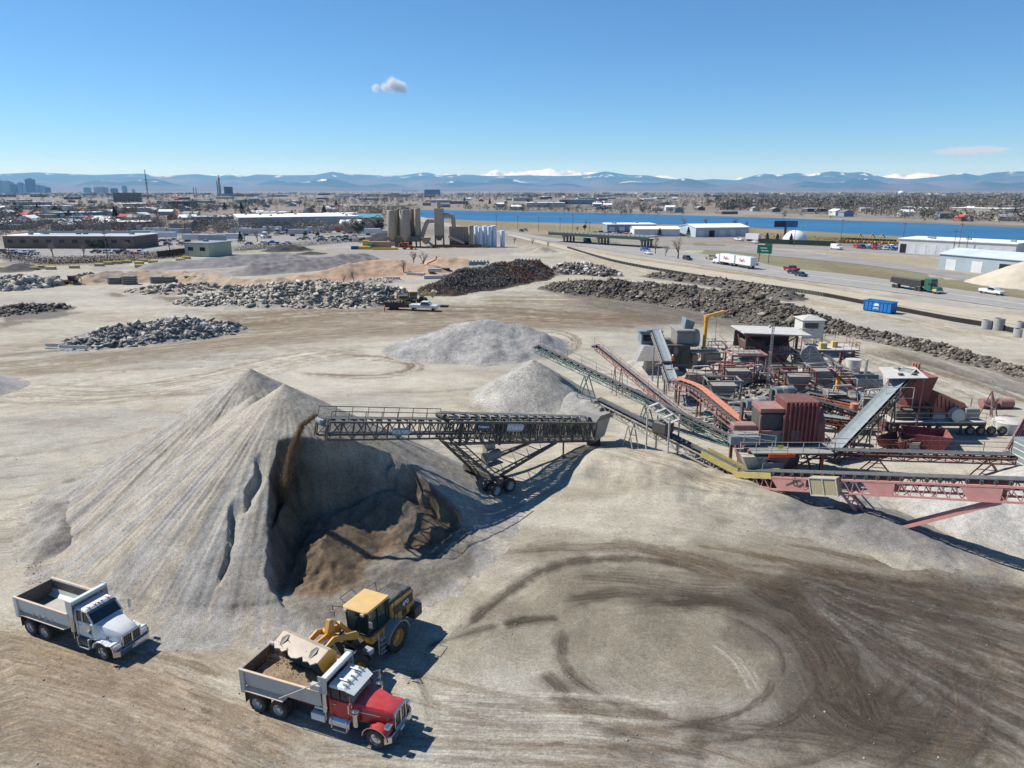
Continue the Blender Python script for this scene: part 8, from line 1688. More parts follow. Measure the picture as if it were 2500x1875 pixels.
rubble('concrete_rubble','scatter of small rubble by the shrubby trees behind the large heap',[gp(905,690,.8,5),gp(940,686,.8,5)],150,.4,1.4,CC,111,((.34,.30,.26),(.30,.27,.23)))
# rusty wire and brush pile
def wirepile():
 pts=[gp(1085,712,3.6,8),gp(1140,700,5.0,10),gp(1200,690,5.2,11),gp(1260,678,5.4,11),gp(1310,668,4.2,8)]
 heap('wire_core',pts,((.030,.024,.020),(.05,.035,.027)),.5,'dark core of the rusty wire pile','scrap heap',120,.5,'dirt',kind='stuff')
 rs=np.random.RandomState(9);n=9000;P=np.array(pts);t=rs.rand(n)*(len(P)-1);i=np.minimum(t.astype(int),len(P)-2);f=(t-i)[:,None];c=P[i]*(1-f)+P[i+1]*f;a=rs.rand(n)*6.28;r=c[:,3]*np.sqrt(rs.rand(n))*1.0
 x=c[:,0]+r*np.cos(a);y=c[:,1]+r*np.sin(a);z=np.maximum(heap_z(x,y,pts,120,.5),.1);C=np.stack([x,y,z],1)
 d=rs.randn(n,3)*np.array((1,1,.6));d/=np.linalg.norm(d,axis=1)[:,None];L=rs.uniform(.5,1.3,n)[:,None];w=np.cross(d,rs.randn(n,3));w=w/np.linalg.norm(w,axis=1)[:,None]*rs.uniform(.03,.08,n)[:,None];up=np.array((0,0,1))*rs.uniform(.1,.8,n)[:,None]
 p0=C-d*L*.5;p1=C+up*.6;p2=C+d*L*.5+up*.1;V=np.stack([p0-w,p0+w,p1+w,p1-w,p2+w,p2-w],1).reshape(-1,3);j=np.arange(n)[:,None]*6
 Fq=np.concatenate([j+np.array((0,1,2,3)),j+np.array((3,2,4,5))]);g=fbm(x/7,y/7,3,7)[:,None];k=sstep(.42,.58,g)
 col=np.array((.17,.085,.045))*k+np.array((.15,.135,.12))*(1-k);col=col*rs.uniform(.4,1.6,(n,1))
 tag(npmesh('wire_scrap',V,Fq,mat_slab('slab'),col=np.repeat(col,6,0)),'tangled pile of rusty reinforcing wire and brush in the centre distance','scrap heap',kind='stuff')
wirepile()
# rock bits under the plant
rubble('plant_spill','spilled rock and debris lying under the conveyors of the plant',[gp(1760,985,.5,5),gp(1850,1000,.6,6),gp(1950,985,.6,6),gp(1830,960,1.2,4)],900,.15,.8,CC+CA,112,((.30,.28,.25),(.24,.22,.20)),cat='debris heap')
heap('spoil_bank',[gp(1770,925,2.6,5),gp(1830,885,3.4,7),gp(1790,880,3.6,6)],((.38,.355,.31),(.33,.31,.27)),.3,'pale spoil bank behind the jib crane and the rose tower','earth bank',130,.3,'dirt')
heap('spoil_bank',[gp(1600,905,1.4,4),gp(1560,890,.9,4)],((.38,.355,.31),(.31,.29,.26)),.3,'rubbly spoil at the foot of the slanted pale chute','earth bank',131,.6,'dirt')
heap('spoil_bank',[gp(1960,960,1.4,5),gp(2010,935,1.8,4)],((.35,.33,.29),(.28,.26,.235)),.3,'grey spoil under the red platform','earth bank',132,.6,'dirt')
rs=np.random.RandomState(66);n=2600;u_=rs.rand(n);dd=24+75*u_**1.3;aa=rs.uniform(-.70,.70,n);k_=fbm(dd*np.sin(aa)/5,dd*np.cos(aa)/5,3,8)>.47;dd,aa=dd[k_],aa[k_];n=len(dd);xx,yy=dd*np.sin(aa),dd*np.cos(aa)
V,Fq=chunk_mesh(n,np.stack([xx,yy,ground_z(xx,yy)+.01],1),.02+.11*rs.rand(n)**4,rs,.7);tag(npmesh('scattered_stones',V,Fq,mat_slab('slab'),col=np.repeat(np.array([(.33,.31,.27)])*rs.uniform(.55,1.25,(n,1)),8,0)),'loose stones scattered over the bare yard','stones',kind='stuff')
n=2600;th=rs.uniform(-math.pi,math.pi,n);k_=(th>-2.9)&(th<-1.75);th=np.where(k_,th,rs.uniform(-2.9,-1.75,n));r_=17.2+np.abs(rs.randn(n))*1.1-.8;xx,yy=A1[0]+r_*np.cos(th),A1[1]+r_*np.sin(th)
V,Fq=chunk_mesh(n,np.stack([xx,yy,ground_z(xx,yy)+.05],1),.04+.14*rs.rand(n)**2,rs,.7);tag(npmesh('toe_stones',V,Fq,mat_slab('slab'),col=np.repeat(np.array([(.33,.31,.28)])*rs.uniform(.6,1.2,(n,1)),8,0)),'stones rolled to the foot of the tallest heap','stones',kind='stuff')
# plates, barriers, blocks
for k,(px,py,n,lb)in enumerate(((283,693,3,'first stack of grey-green plates from the left before the tan bank'),(318,694,4,'second stack of plates, beside the first'),(386,691,3,'third stack of plates along the tan bank'),(412,691,3,'fourth stack of plates along the tan bank'),(470,689,3,'greener fifth stack of plates'),(493,689,3,'sixth stack of plates at the right end'))):
 p=G(px,py);T=empty('plate_stack',tuple(p),.1,lb,'plate stack','stacks of plates')
 for j in range(n+1):q=MB();q.box((rsT.uniform(-.1,.1),0,.25+.5*j),(3.6,2.4,.36));q.build('plate',C3('plate_green' if k==4 else 'plate_grey',(.14,.17,.12)if k==4 else(.20,.20,.175)),T)
YB=C3('block_yellow',(.62,.50,.12));YB2=C3('block_concrete',(.34,.32,.27))
for k,(px,py)in enumerate([(7,659),(33,659),(82,659),(96,655),(125,658),(182,655),(243,650),(264,646),(287,644),(310,642),(340,645),(342,653),(350,639),(374,642),(441,637),(455,632)]):
 p=G(px,py);T=empty('concrete_block',tuple(p),rsT.uniform(-.1,.1),'yellow-topped concrete block, one of the row along the yard road','concrete block','yellow-topped concrete blocks');q=MB();q.b6(-1.6,1.6,-.6,.6,0,.65);q.build('block_body',YB2,T,bev=.04);q=MB();q.b6(-1.62,1.62,-.62,.62,.65,1.05);q.build('painted_top',YB,T,bev=.03)
for k,(px,py,L)in enumerate(((135,851,3.4),(167,855,2.6),(192,856,2.8))):
 p=G(px,py);T=empty('road_barrier',tuple(p),-.12,('leftmost','middle','rightmost')[k]+' of three white concrete road barriers','road barrier','white road barriers');q=MB();q.prism([(-.35,0),(-.33,.15),(-.14,.45),(-.09,.9),(.09,.9),(.14,.45),(.33,.15),(.35,0)],'x',-L/2,L/2);q.build('barrier_body',M('barrier_concrete',(.52,.51,.47),rough=.9,var=.12),T)
# precast beams and toothed sections
PC=M('precast',(.46,.46,.44),rough=.9,var=.15)
for k,(px,py,L,w,h,rz,z)in enumerate([(1015,673,6,1.3,.9,-.15,0),(1028,666,7,1.3,.9,.1,0),(1035,660,8,1.2,.8,0,.9),(1058,680,6,1.4,1,.2,0),(1062,671,4.4,1.4,1.1,.1,1),(1010,663,5,1.4,.9,.2,1.0),(956,682,5,1.1,.8,-.1,0),(1085,676,5,1.3,.9,.15,0),(1045,664,6,1,.8,-.3,1)]):
 p=G(px,py);T=empty('precast_beam',(p.x,p.y,z),rz,'pale precast concrete beam in the loose stack left of the rusty wire pile','concrete beam','loose precast beams');q=MB();q.b6(-L/2,L/2,-w/2,w/2,0,h);q.build('beam_body',PC,T,bev=.05)
for k,(px,py,n,z)in enumerate([(1180,664,7,.2),(1215,662,7,1.4),(1250,655,7,1.2),(1287,655,8,2.2),(1170,655,6,1.6)]):
 p=G(px,py);T=empty('toothed_beam',(p.x,p.y,0),.05,('lower left','middle','right middle','highest bright','rear left')[k]+' toothed precast section behind the rusty wire pile','concrete beam','toothed precast sections');L=n*1.2;q=MB();q.b6(-L/2,L/2,-.9,.9,0,z+.7);q.build('beam_body',PC if k in(3,1)else STEEL['bluegrey'],T)
 for j in range(n):q=MB();x=-L/2+(j+.5)*L/n;q.b6(x-.3,x+.3,-.9,.9,z+.7,z+1.35);q.build('tooth',PC,T,bev=.08)
for k,(px,py,r,h)in enumerate(((2408,802,.95,1.7),(2436,805,1.0,2.3),(2487,822,1.0,1.5),(2488,818,.8,2.6),(2510,826,1.0,1.6))):
 p=G(px,py);T=empty('manhole_ring',tuple(p),0,('short grey concrete ring, leftmost by the channel','taller grey concrete ring beside the leftmost','low concrete ring near the right edge','narrow ring stacked behind the low one at the right edge','concrete ring cut by the right edge')[k],'concrete ring','precast rings by the channel');q=MB();q.lathe([(r*.82,.1),(r*.82,h),(r,h),(r,0),(r*.82,0)],(0,0,0),20);q.build('ring_shell',M('ring_concrete',(.33,.33,.32),rough=.9,var=.12),T,smooth=True)
# blue roll-off container
def rolloff():
 A,B,C_=G(2106,758),G(2157,765),G(2172,761);d=(B-A);L=d.length;T=empty('rolloff_container',tuple(A),math.atan2(d.y,d.x),'bright blue ribbed roll-off container beside the channel','container');m=M('container_blue',(.015,.19,.52),rough=.5,var=.08,dust=.08);w=2.4;h=2.5;L=6.4
 q=MB();
 for a in((0,L,0,.08),(0,L,w-.08,w)):q.b6(a[0],a[1],a[2],a[3],.3,h)
 for a in(0,L-.08):q.b6(a,a+.08,.08,w-.08,.3,h)
 q.b6(.08,L-.08,.08,w-.08,.3,.4);q.build('container_body',m,T)
 for k in range(8):q=MB();x=.1+(L-.3)*k/7;q.b6(x,x+.13,-.09,0,.3,h-.1);q.build('side_rib',m,T)
 for k in range(3):q=MB();q.b6(L,L+.08,.15+.95*k,.3+.95*k,.3,h-.1);q.build('end_rib',M('container_blue_dark',(.012,.10,.32),rough=.5,dust=.1),T)
 q=MB();q.b6(-.1,L+.1,-.12,.06,h-.1,h+.08);q.b6(-.1,L+.1,w-.06,w+.12,h-.1,h+.08);q.b6(0,L,.2,.5,.08,.3);q.b6(0,L,w-.5,w-.2,.08,.3);q.build('rail',m,T)
 q=MB();q.prism([(2.3,1.55),(2.6,1.75),(2.55,2.0),(2.85,1.95),(3.05,2.2),(3.25,1.95),(3.55,2.0),(3.5,1.75),(3.8,1.55),(3.3,1.45),(2.8,1.45)],'y',-.115,-.10);q.b6(2.5,3.6,-.115,-.10,1.0,1.12);q.b6(2.35,3.7,-.115,-.10,.75,.87);q.build('logo',M('logo_white',(.8,.82,.85)),T)
rolloff()
# black fence line along the channel
Pf=catmull([tuple(G(*p)[:2])for p in[(1385,606),(1500,640),(1700,677),(1900,707),(2000,722),(2100,741),(2300,780),(2400,797),(2520,822)]],12)
q=MB();q2=MB()
T=empty('silt_fence',(Pf[30][0],Pf[30][1],0),0,'long black low fence with pale posts running beside the concrete channel','fence')
for a,b in zip(Pf[:-1],Pf[1:]):
 q.bar((a[0],a[1],.5),(b[0],b[1],.5),.10,.9);q2.bar((a[0],a[1]+.3,1.02),(b[0],b[1]+.3,1.02),.18,.12)
W2(q,'fence_fabric',M('fabric_black',(.025,.024,.023),rough=.95,var=.3),T);W2(q2,'top_rail',M('rail_pale',(.36,.34,.30),rough=.9),T)
for k in range(0,len(Pf)-1):
 for f in(0,.5):
  a=Pf[k]*(1-f)+Pf[k+1]*f;
  if len([1 for _ in()])==0 and k*2+(f>0)<99:q=MB();q.b6(a[0]-.12,a[0]+.12,a[1]-.15,a[1]-.05,0,1.0);W2(q,'fence_post',MC['rail_pale'],T)
# road vehicles
def car_proto(kind):
 L,W,H=dict(sedan=(4.6,1.8,1.45),suv=(4.7,1.9,1.75),pickup=(6.2,2.0,1.95),van=(5.8,2.1,2.5))[kind];b=MB();g=MB();hl=L/2;w=W/2;zb=.32
 if kind=='pickup':
  b.prism([(-hl,.55),(-hl,1.28),(-.55,1.28),(-.5,1.0),(1.2,1.0),(1.25,1.22),(hl-.15,1.12),(hl,.9),(hl,.5)],'y',-w,w);top=[(-.75,1.1),(-.45,H),(1.0,H),(1.75,1.15)]
  gl=[(-.62,1.25),(-.42,H-.12),(.95,H-.12),(1.6,1.25)]
 elif kind=='van':b.prism([(-hl,.4),(-hl,H-.15),(-hl+.2,H),(1.5,H),(2.1,1.45),(hl-.1,1.2),(hl,.9),(hl,.4)],'y',-w,w);top=None;gl=[(1.0,1.45),(1.0,2.1),(1.5,2.15),(1.95,1.5)]
 else:
  b.prism([(-hl,.45),(-hl+.02,.85+.2*(kind=='suv')),(-hl+.6,.95+.12*(kind=='suv')),(.9,.95),(hl-.3,.8),(hl,.65),(hl,.4)],'y',-w,w)
  top=[(-hl+(.35 if kind=='sedan' else .1),.9),(-hl+(1.0 if kind=='sedan' else .4),H),(.35,H),(1.15,.92)];gl=[(top[0][0]+.15,1.0),(top[1][0]+.05,H-.1),(.32,H-.1),(.98,1.0)]
 parts=[]
 if top:b.prism(top,'y',-w+.12,w-.12)
 parts.append(('body',b.build('body',P_('white'),bev=.05),0))
 g.prism(gl,'y',-w+.10,w-.10)if top else g.prism(gl,'y',-w-.01,w+.01)
 if top:g.prism([(gl[2][0]+.02,H-.12),(top[2][0]+.04,H-.1),(top[3][0]+.03,1.02),(gl[3][0],1.02)],'y',-w+.2,w-.2)
 parts.append(('window',g.build('window',P_('glass')),1))
 for sx in(-hl+.85,hl-.9):
  for s in(-1,1):q=MB();q.tube((sx,s*(w-.22),.34),(sx,s*(w+.01),.34),.34,12);parts.append(('wheel',q.build('wheel',P_('tyre')),2))
 out=[(n,o.data,k)for n,o,k in parts]
 for n,o,k in parts:bpy.data.objects.remove(o)
 return out
CARS={k:car_proto(k)for k in('sedan','suv','pickup','van')}
CARP={n:M('carpaint_'+n,c,rough=.3,var=.03,coat=.4)for n,c in dict(white=(.75,.75,.75),silver=(.45,.46,.47),black=(.02,.02,.025),darkred=(.25,.01,.015),navy=(.015,.03,.09),blue=(.03,.13,.35),grey=(.15,.155,.16),red=(.5,.02,.02),green=(.02,.12,.07),tan=(.35,.28,.19)).items()}
def car(kind,colr,px,py,rz,label,group=None,name=None,pos=None):
 p=pos or G(px,py);T=empty(name or{'suv':'suv','sedan':'car','pickup':'pickup_truck','van':'van'}[kind],(p[0],p[1],.1),rz,label,{'suv':'car','sedan':'car','pickup':'pickup truck','van':'van'}[kind],group)
 for n,me,k in CARS[kind]:
  o=lnk(bpy.data.objects.new(n,me),T)
  if k==0:o.material_slots[0].link='OBJECT';o.material_slots[0].material=CARP[colr]
 return T
HA=math.atan2(*(lambda v:(v.y,v.x))(G(2300,730)-G(1800,650)))
car('pickup','white',2420,719,HA,'white crew-cab pickup on the highway near the right edge');car('sedan','silver',1838,647,HA+math.pi,'silver car following the white double trailer');car('pickup','darkred',1932,662,HA,'dark red pickup on the highway beside two dark cars');car('sedan','black',1937,669,HA,'black car between the dark red pickup and the navy car');car('sedan','navy',1955,675,HA,'navy car nearest the channel in the group of three')
car('suv','black',1678,635,HA,'dark suv beside the broad bare tree');car('pickup','tan',1737,634,HA,'brown pickup just ahead of the double trailer');car('pickup','blue',1575,614,HA,'pale blue pickup emerging from the overpass');car('sedan','white',1583,621,HA,'white car right behind the pale blue pickup');car('van','navy',1434,593,HA,'dark blue lorry-like van under the overpass')
car('suv','black',1273,566,HA,'black vehicle on the road left of the overpass');car('suv','grey',1283,564,HA,'dark grey vehicle just behind the black one left of the overpass');car('van','white',2042,609,HA,'white passenger van on the frontage road');car('sedan','white',1843,594,HA,'white car by the white box trailer on the frontage road');car('pickup','white',1804,588,HA,'white pickup parked in front of the pale blue hall')
T=car('pickup','white',0,0,-.16,'white crew-cab pickup towing the black trailer in front of the rubble',pos=G(1036,758));T.scale=(1.05,)*3
def trailer():
 T=empty('dump_trailer',tuple(G(970,756)),-.10,'black tandem-axle dump trailer loaded with debris behind the white pickup','trailer');b=P_('black')
 for n,a in(('side_wall',(-2.9,2.1,-1.05,-.99)),('side_wall',(-2.9,2.1,.99,1.05)),('end_wall',(-2.9,-2.84,-.99,.99)),('end_wall',(2.04,2.1,-.99,.99))):q=MB();q.b6(a[0],a[1],a[2],a[3],.75,1.85);q.build(n,b,T)
 q=MB();q.b6(-2.9,2.1,-1,1,.65,.75);q.bar((2.1,0,.6),(3.6,0,.55),.15);q.build('chassis',b,T)
 for k in range(8):q=MB();q.b6(-2.8+.66*k,-2.72+.66*k,-1.11,-1.05,.75,1.8);q.build('side_rib',b,T)
 for x in(-1.2,-.3):
  for s in(-1,1):q=MB();q.tube((x,s*1.0,.4),(x,s*1.22,.4),.4,14);q.build('wheel',P_('tyre'),T)
 rs=np.random.RandomState(3);n=60;V,Fq=chunk_mesh(n,np.stack([rs.uniform(-2.6,1.8,n),rs.uniform(-.8,.8,n),1.5+.5*rs.rand(n)],1),rs.uniform(.3,.9,n),rs,.5);tag(npmesh('debris_load',V,Fq,mat_slab('slab'),T,col=np.repeat(np.array([(.2,.16,.12)])*rs.uniform(.5,1.6,(n,1)),8,0)),'brown debris heaped in the trailer')
trailer()
wl_=wheel_loader(tuple(G(1000,747)),.12,'older tan wheel loader working behind the white pickup and trailer',small=True)
for ch in list(wl_.children_recursive):
 if ch.type=='MESH' and ch.data.materials and ch.data.materials[0].name=='paint_yellow':ch.material_slots[0].link='OBJECT';ch.material_slots[0].material=STEEL['yellow']
def tractor(px,py,rz,lb,colr='yellow',s=1.0):
 T=empty('backhoe_tractor',tuple(G(px,py)),rz,lb,'tractor',None,s);Y_=P_('yellow')if colr=='yellow' else P_('orange')
 q=MB();q.prism([(-1.0,.9),(-1.0,1.7),(1.8,1.55),(2.0,.9)],'y',-.5,.5);q.build('engine_hood',Y_,T,bev=.06);q=MB();q.b6(-1.5,.1,-.75,.75,1.3,2.6);q.build('cab',P_('glass'),T);q=MB();q.b6(-1.6,.2,-.85,.85,2.6,2.75);q.build('cab_roof',Y_,T)
 for x,r in((-1.2,.75),(1.4,.55)):
  for s_ in(-1,1):q=MB();q.tube((x,s_*.65,r),(x,s_*1.05,r),r,16);w=q.build('wheel',P_('tyre'),T);q=MB();q.tube((x,s_*1.05,r),(x,s_*1.08,r),r*.5,12);q.build('rim',Y_,w)
 for s_ in(-1,1):q=MB();q.bar((.2,s_*.6,1.5),(2.3,s_*.6,1.2),.14);q.bar((2.3,s_*.6,1.2),(2.9,s_*.6,.4),.14);q.build('loader_arm',Y_,T)
 q=MB();q.prism([(2.8,.1),(3.6,.15),(2.9,.2),(2.85,.9),(2.75,.9)],'y',-1.1,1.1);q.build('bucket',STEEL['dark'],T);q=MB();q.path([(-1.6,0,1.2),(-2.3,0,2.9),(-3.4,0,1.9),(-3.3,0,.9)],.14,6);q.build('backhoe_arm',Y_,T)
tractor(172,695,math.pi,'small yellow tractor loader at the rubble on the far left');tractor(996,609,0,'orange tractor at the foot of the cement silos','orange',1.2)
# lorries
def lorry(px,py,rz,lb,cabc,trailers,name='lorry',sleeper=True,cat='lorry',txt=None,tank=False):
 T=empty(name,(*G(px,py)[:2],.1),rz,lb,cat);m=CARP[cabc]
 q=MB();q.prism([(0,.7),(0,3.2),(-.2,3.6),(-1.6,3.7),(-2.2,3.7),(-2.2,.7)]if sleeper else[(0,.7),(0,2.7),(-2.0,2.7),(-2.0,.7)],'y',-1.15,1.15);q.v=[(v[0]+0,v[1],v[2])for v in q.v];q.build('cab',m,T,bev=.08)
 q=MB();q.prism([(0,.7),(0,1.85),(1.9,1.6),(2.0,.6)],'y',-.9,.9);q.build('hood',m,T,bev=.08);q=MB();q.b6(-.9,.02,-1.17,1.17,1.95,2.6);q.b6(-.2,.06,-1.0,1.0,1.95,2.75);q.build('window',P_('glass'),T)
 q=MB();q.b6(1.95,2.1,-1.2,1.2,.45,.8);q.build('bumper',P_('chrome'),T);q=MB();q.b6(-5.5,1.8,-.45,.45,.6,.9);q.build('chassis',P_('black'),T)
 for s in(-1,1):q=MB();q.prism([(.55,.6),(.7,1.1),(1.2,1.25),(1.8,1.1),(1.95,.6)],'y',min(s*.85,s*1.2),max(s*.85,s*1.2));q.build('fender',m if not tank else P_('cream'),T)
 for x in(1.2,-3.6,-4.8):
  for s in(-1,1):q=MB();q.tube((x,s*.75,.5),(x,s*1.18,.5),.5,14);q.build('wheel',P_('tyre'),T)
 x0=-3.0
 for L in trailers:
  if tank:
   q=MB();q.prism([(x0,1.3),(x0-.3,2.9),(x0-L+.3,2.9),(x0-L,1.5),(x0-L*.5,.95)],'y',-1.2,1.2);q.build('trailer_body',P_('black'),T,bev=.05);q=MB();q.b6(x0-L+.5,x0-.5,-1.1,1.1,2.9,3.05);q.build('cover',STEEL['dark'],T);q=MB();q.b6(x0-L*.62,x0-L*.35,-1.25,1.25,.7,1.0);q.build('landing_gear',P_('bodygrey'),T)
  else:
   q=MB();q.b6(x0-L,x0,-1.28,1.28,1.15,4.05);q.build('trailer_body',CARP['white'],T,bev=.04);q=MB();q.b6(x0-L+.2,x0-.2,-1.0,1.0,.95,1.15);q.build('trailer_frame',P_('black'),T)
   if txt:
    text('Fed',1.5,M('letter_purple',(.10,.02,.22)),T,(x0-L*.5-.9,-1.30,2.6),(R(90),0,0),ext=.01,bold=.03);text('Ex',1.5,M('letter_orange',(.85,.15,.01)),T,(x0-L*.5+1.3,-1.30,2.6),(R(90),0,0),ext=.01,bold=.03)
  for x in((x0-L+1.4,)if txt else(x0-L+1.3,x0-L+2.6)):
   for s in(-1,1):q=MB();q.tube((x,s*.75,.5),(x,s*1.2,.5),.5,14);q.build('wheel',P_('tyre'),T)
  x0-=L+.9
 return T
pf=G(1752,641)
Tl=lorry(1752,644,HA+math.pi,'white lorry pulling two white box trailers with purple and orange lettering on the highway','white',(8.6,8.6),txt=True)
Tl2=[o for o in Tl.children_recursive if o.name.startswith('lettering')]
for o in Tl2:
 o.location.y=1.30;o.rotation_euler=(R(90),0,math.pi);o.location.x+=(-.0)
for a,b in zip(Tl2[0::2],Tl2[1::2]):a.location.x,b.location.x=a.location.x+1.8,b.location.x-1.8
lorry(2278,716,HA,'green lorry with yellow fenders pulling a black bottom-dump trailer on the highway','green',(10.5,),tank=True)
for k,(px,py,c,lb)in enumerate([(700,572,'blue','bright blue lorry tractor facing the yard before the white-roofed warehouse'),(676,573,'silver','silver blue lorry tractor left of the bright blue one'),(645,582,'white','white lorry tractor at the left of the lorry row')]):
 lorry(px,py,-1.9,lb,c,())
TRW=[C3('trailer_white',(.66,.68,.68)),C3('trailer_grey2',(.42,.46,.48)),C3('trailer_red',(.45,.06,.05)),C3('trailer_blue',(.05,.16,.38))]
for k,(px,py,m,L,rz)in enumerate([(350,580,1,14,.0),(400,584,0,14,.05),(480,590,0,14,0),(520,592,1,14,.02),(560,588,0,14,.04),(590,572,0,14,.1),(620,575,1,14,0),(665,568,0,12,.1),(730,576,1,12,.1),(770,569,0,13,0),(815,563,0,13,.0),(845,567,2,14,.05),(870,570,1,12,.0),(910,574,0,10,.1),(950,580,1,9,.0),(380,572,0,14,.1),(440,574,1,14,0),(1838,589,0,8,-.9)]):
 p=G(px,py);T=empty('box_trailer',tuple(p),rz,'%s box trailer parked %s'%(('white','grey','red','blue')[m],'on the frontage road by the pale blue hall' if k==17 else 'in the lorry park beyond the yard'),'trailer',None if k==17 else 'box trailers in the lorry park');q=MB();q.b6(-L/2,L/2,-1.3,1.3,1.1,4.0);q.build('trailer_box',TRW[m],T);q=MB();q.b6(-L/2+1,-L/2+3.4,-1.2,1.2,.1,1.0);q.build('axle_group',P_('black'),T)
# parked cars
rs=random.Random(55);cn=list(CARP)
def park(a,b,n,g,rows=1,dz=0):
 for r in range(rows):
  for k in range(n):
   t=(k+rs.uniform(-.2,.2))/max(1,n-1);px=a[0]+(b[0]-a[0])*t;py=a[1]+(b[1]-a[1])*t-r*dz;c=rs.choice(['white','silver','black','grey','red','blue','navy','white','silver','tan']);kd=rs.choice(('sedan','suv','sedan','pickup'))
   car(kd,c,px,py,rs.choice((0,math.pi))+rs.uniform(-.2,.2)+(1.4 if rows>1 else 0),'%s %s parked %s'%(c.replace('dark','dark '),{'sedan':'car','suv':'suv','pickup':'pickup'}[kd],g),'vehicles parked '+g)
park((5,618),(80,622),6,'at the left before the brown solar-roofed building');park((235,618),(345,620),8,'at the right end of the brown solar-roofed building');park((610,598),(700,596),4,'behind the dark hedge by the lorry park');park((790,590),(880,588),4,'near the cement silos');park((370,600),(440,598),3,'left of the pale green building',1)
park((0,545),(90,540),10,'on the far left lot',2,6);park((1440,572),(1540,575),9,'beside the lakeside hall',1);park((1470,570),(1640,566),10,'around the lakeside sheds',1);park((2090,606),(2190,612),8,'left of the long precast warehouse',2,5);park((2480,634),(2560,640),4,'at the right end of the long precast warehouse');park((735,586),(860,580),8,'among the parked lorries');park((250,596),(420,590),7,'behind the brown building')
for k in range(16):
 px=2055+k*8.6;py=592+k*.35;T=empty('hire_machine',tuple(G(px,py)),rs.uniform(-.5,.5),'small yellow construction machine in the hire row by the lake','construction machine','yellow machines in the hire row');q=MB();q.b6(-1.6,1.6,-.9,.9,.5,1.5);q.build('machine_body',P_('yellow'),T,bev=.08);q=MB();q.b6(-.6,.6,-.7,.7,1.5,2.6);q.build('cab',P_('glass'),T);q=MB();q.b6(-1.7,1.7,-1.1,1.1,0,.5);q.build('track',P_('black'),T)
 if k in(4,7,10):q=MB();q.path([(1.2,0,1.4),(2.2,0,5.0),(4.0,0,3.0)],.25,6);q.build('boom',P_('yellow'),T)
# flatbed with red crane near the beams
T=empty('crane_lorry',tuple(G(1062,665)),.12,'flatbed lorry with a small red crane behind the concrete beams','lorry');q=MB();q.b6(-4,5,-1.2,1.2,1.0,1.4);q.build('flatbed',P_('black'),T);q=MB();q.path([(-2.6,0,1.4),(-2.4,0,3.0),(.4,0,4.2),(.8,0,5.4)],.22,6);q.build('crane_boom',CARP['red'],T);q=MB();q.b6(-3.6,-1.8,-1,1,1.4,2.6);q.build('crane_cab',CARP['darkred'],T)
for x in(-3,1,3,4.2):
 for s in(-1,1):q=MB();q.tube((x,s*.8,.5),(x,s*1.2,.5),.5,12);q.build('wheel',P_('tyre'),T)
# people
def person(loc,rz,label,top,legs,pose='stand',hat=None):
 T=empty('person',loc,rz,label,'person')
 J={'pel':(0,0,.95),'wst':(0,0,1.12),'chs':(.02,0,1.36),'nck':(.02,0,1.50),'hd0':(.03,0,1.58),'hd1':(.04,0,1.70),'shl':(.02,.18,1.42),'ell':(.05,.26,1.16),'hal':(.16,.27,.95),'shr':(.02,-.18,1.42),'elr':(.08,-.26,1.18),'har':(.24,-.22,1.02),'hpl':(0,.10,.90),'knl':(.04,.12,.50),'anl':(0,.13,.08),'tol':(.14,.14,.04),'hpr':(0,-.10,.90),'knr':(.02,-.12,.50),'anr':(-.03,-.13,.08),'tor':(.11,-.14,.04)}
 E=[('pel','wst'),('wst','chs'),('chs','nck'),('nck','hd0'),('hd0','hd1'),('chs','shl'),('shl','ell'),('ell','hal'),('chs','shr'),('shr','elr'),('elr','har'),('pel','hpl'),('hpl','knl'),('knl','anl'),('anl','tol'),('pel','hpr'),('hpr','knr'),('knr','anr'),('anr','tor')]
 rad=dict(pel=.14,wst=.13,chs=.15,nck=.06,hd0=.09,hd1=.09,shl=.075,ell=.05,hal=.035,shr=.075,elr=.05,har=.035,hpl=.10,knl=.065,anl=.05,tol=.04,hpr=.10,knr=.065,anr=.05,tor=.04)
 ks=list(J);me=bpy.data.meshes.new('body');me.from_pydata([J[k]for k in ks],[(ks.index(a),ks.index(b))for a,b in E],[])
 ob=bpy.data.objects.new('body',me);lnk(ob,T);ob.modifiers.new('skin','SKIN');ob.modifiers.new('sub','SUBSURF').levels=1;ob.modifiers['sub'].render_levels=1
 for i,k in enumerate(ks):me.skin_vertices[0].data[i].radius=(rad[k],rad[k]);me.skin_vertices[0].data[i].use_root=(k=='pel')
 dg=bpy.context.evaluated_depsgraph_get();m2=bpy.data.meshes.new_from_object(ob.evaluated_get(dg));ob.modifiers.clear();ob.data=m2
 m2.materials.clear()
 for m in(P_('skin'),P_(top),P_(legs),P_('black')):m2.materials.append(m)
 for p in m2.polygons:
  c=p.center;p.material_index=0 if c.z>1.50 or(abs(c.y)>.2 and c.z<1.02 and c.z>.9)else 1 if c.z>.98 else 2 if c.z>.1 else 3
  p.use_smooth=True
 q=MB()
 if hat:
  q.lathe([(.15,1.72),(.12,1.74),(.115,1.80),(.07,1.85),(.001,1.865)],(.04,0,0),14);q.build('hard_hat',CARP[hat],T,smooth=True)
 else:q.lathe([(.105,1.68),(.10,1.75),(.05,1.80),(.001,1.81)],(.03,0,0),12);q.build('hair',P_('bedin'),T,smooth=True)
person(tuple(G(939,762)),.6,'person in orange top and dark trousers standing at the rear of the black trailer','hiviz','denim')
person((21.1,91.0,3.9),-1.2,'person in white hard hat and orange vest standing beside the blue belt','hiviz','denim',hat='white')
T=empty('work_platform',(21.1,91.0,0),0,'small grated work platform on posts beside the short blue belt','platform');q=MB();q.b6(-.8,.8,-.6,.6,3.8,3.9);q.build('deck',STEEL['grey'],T)
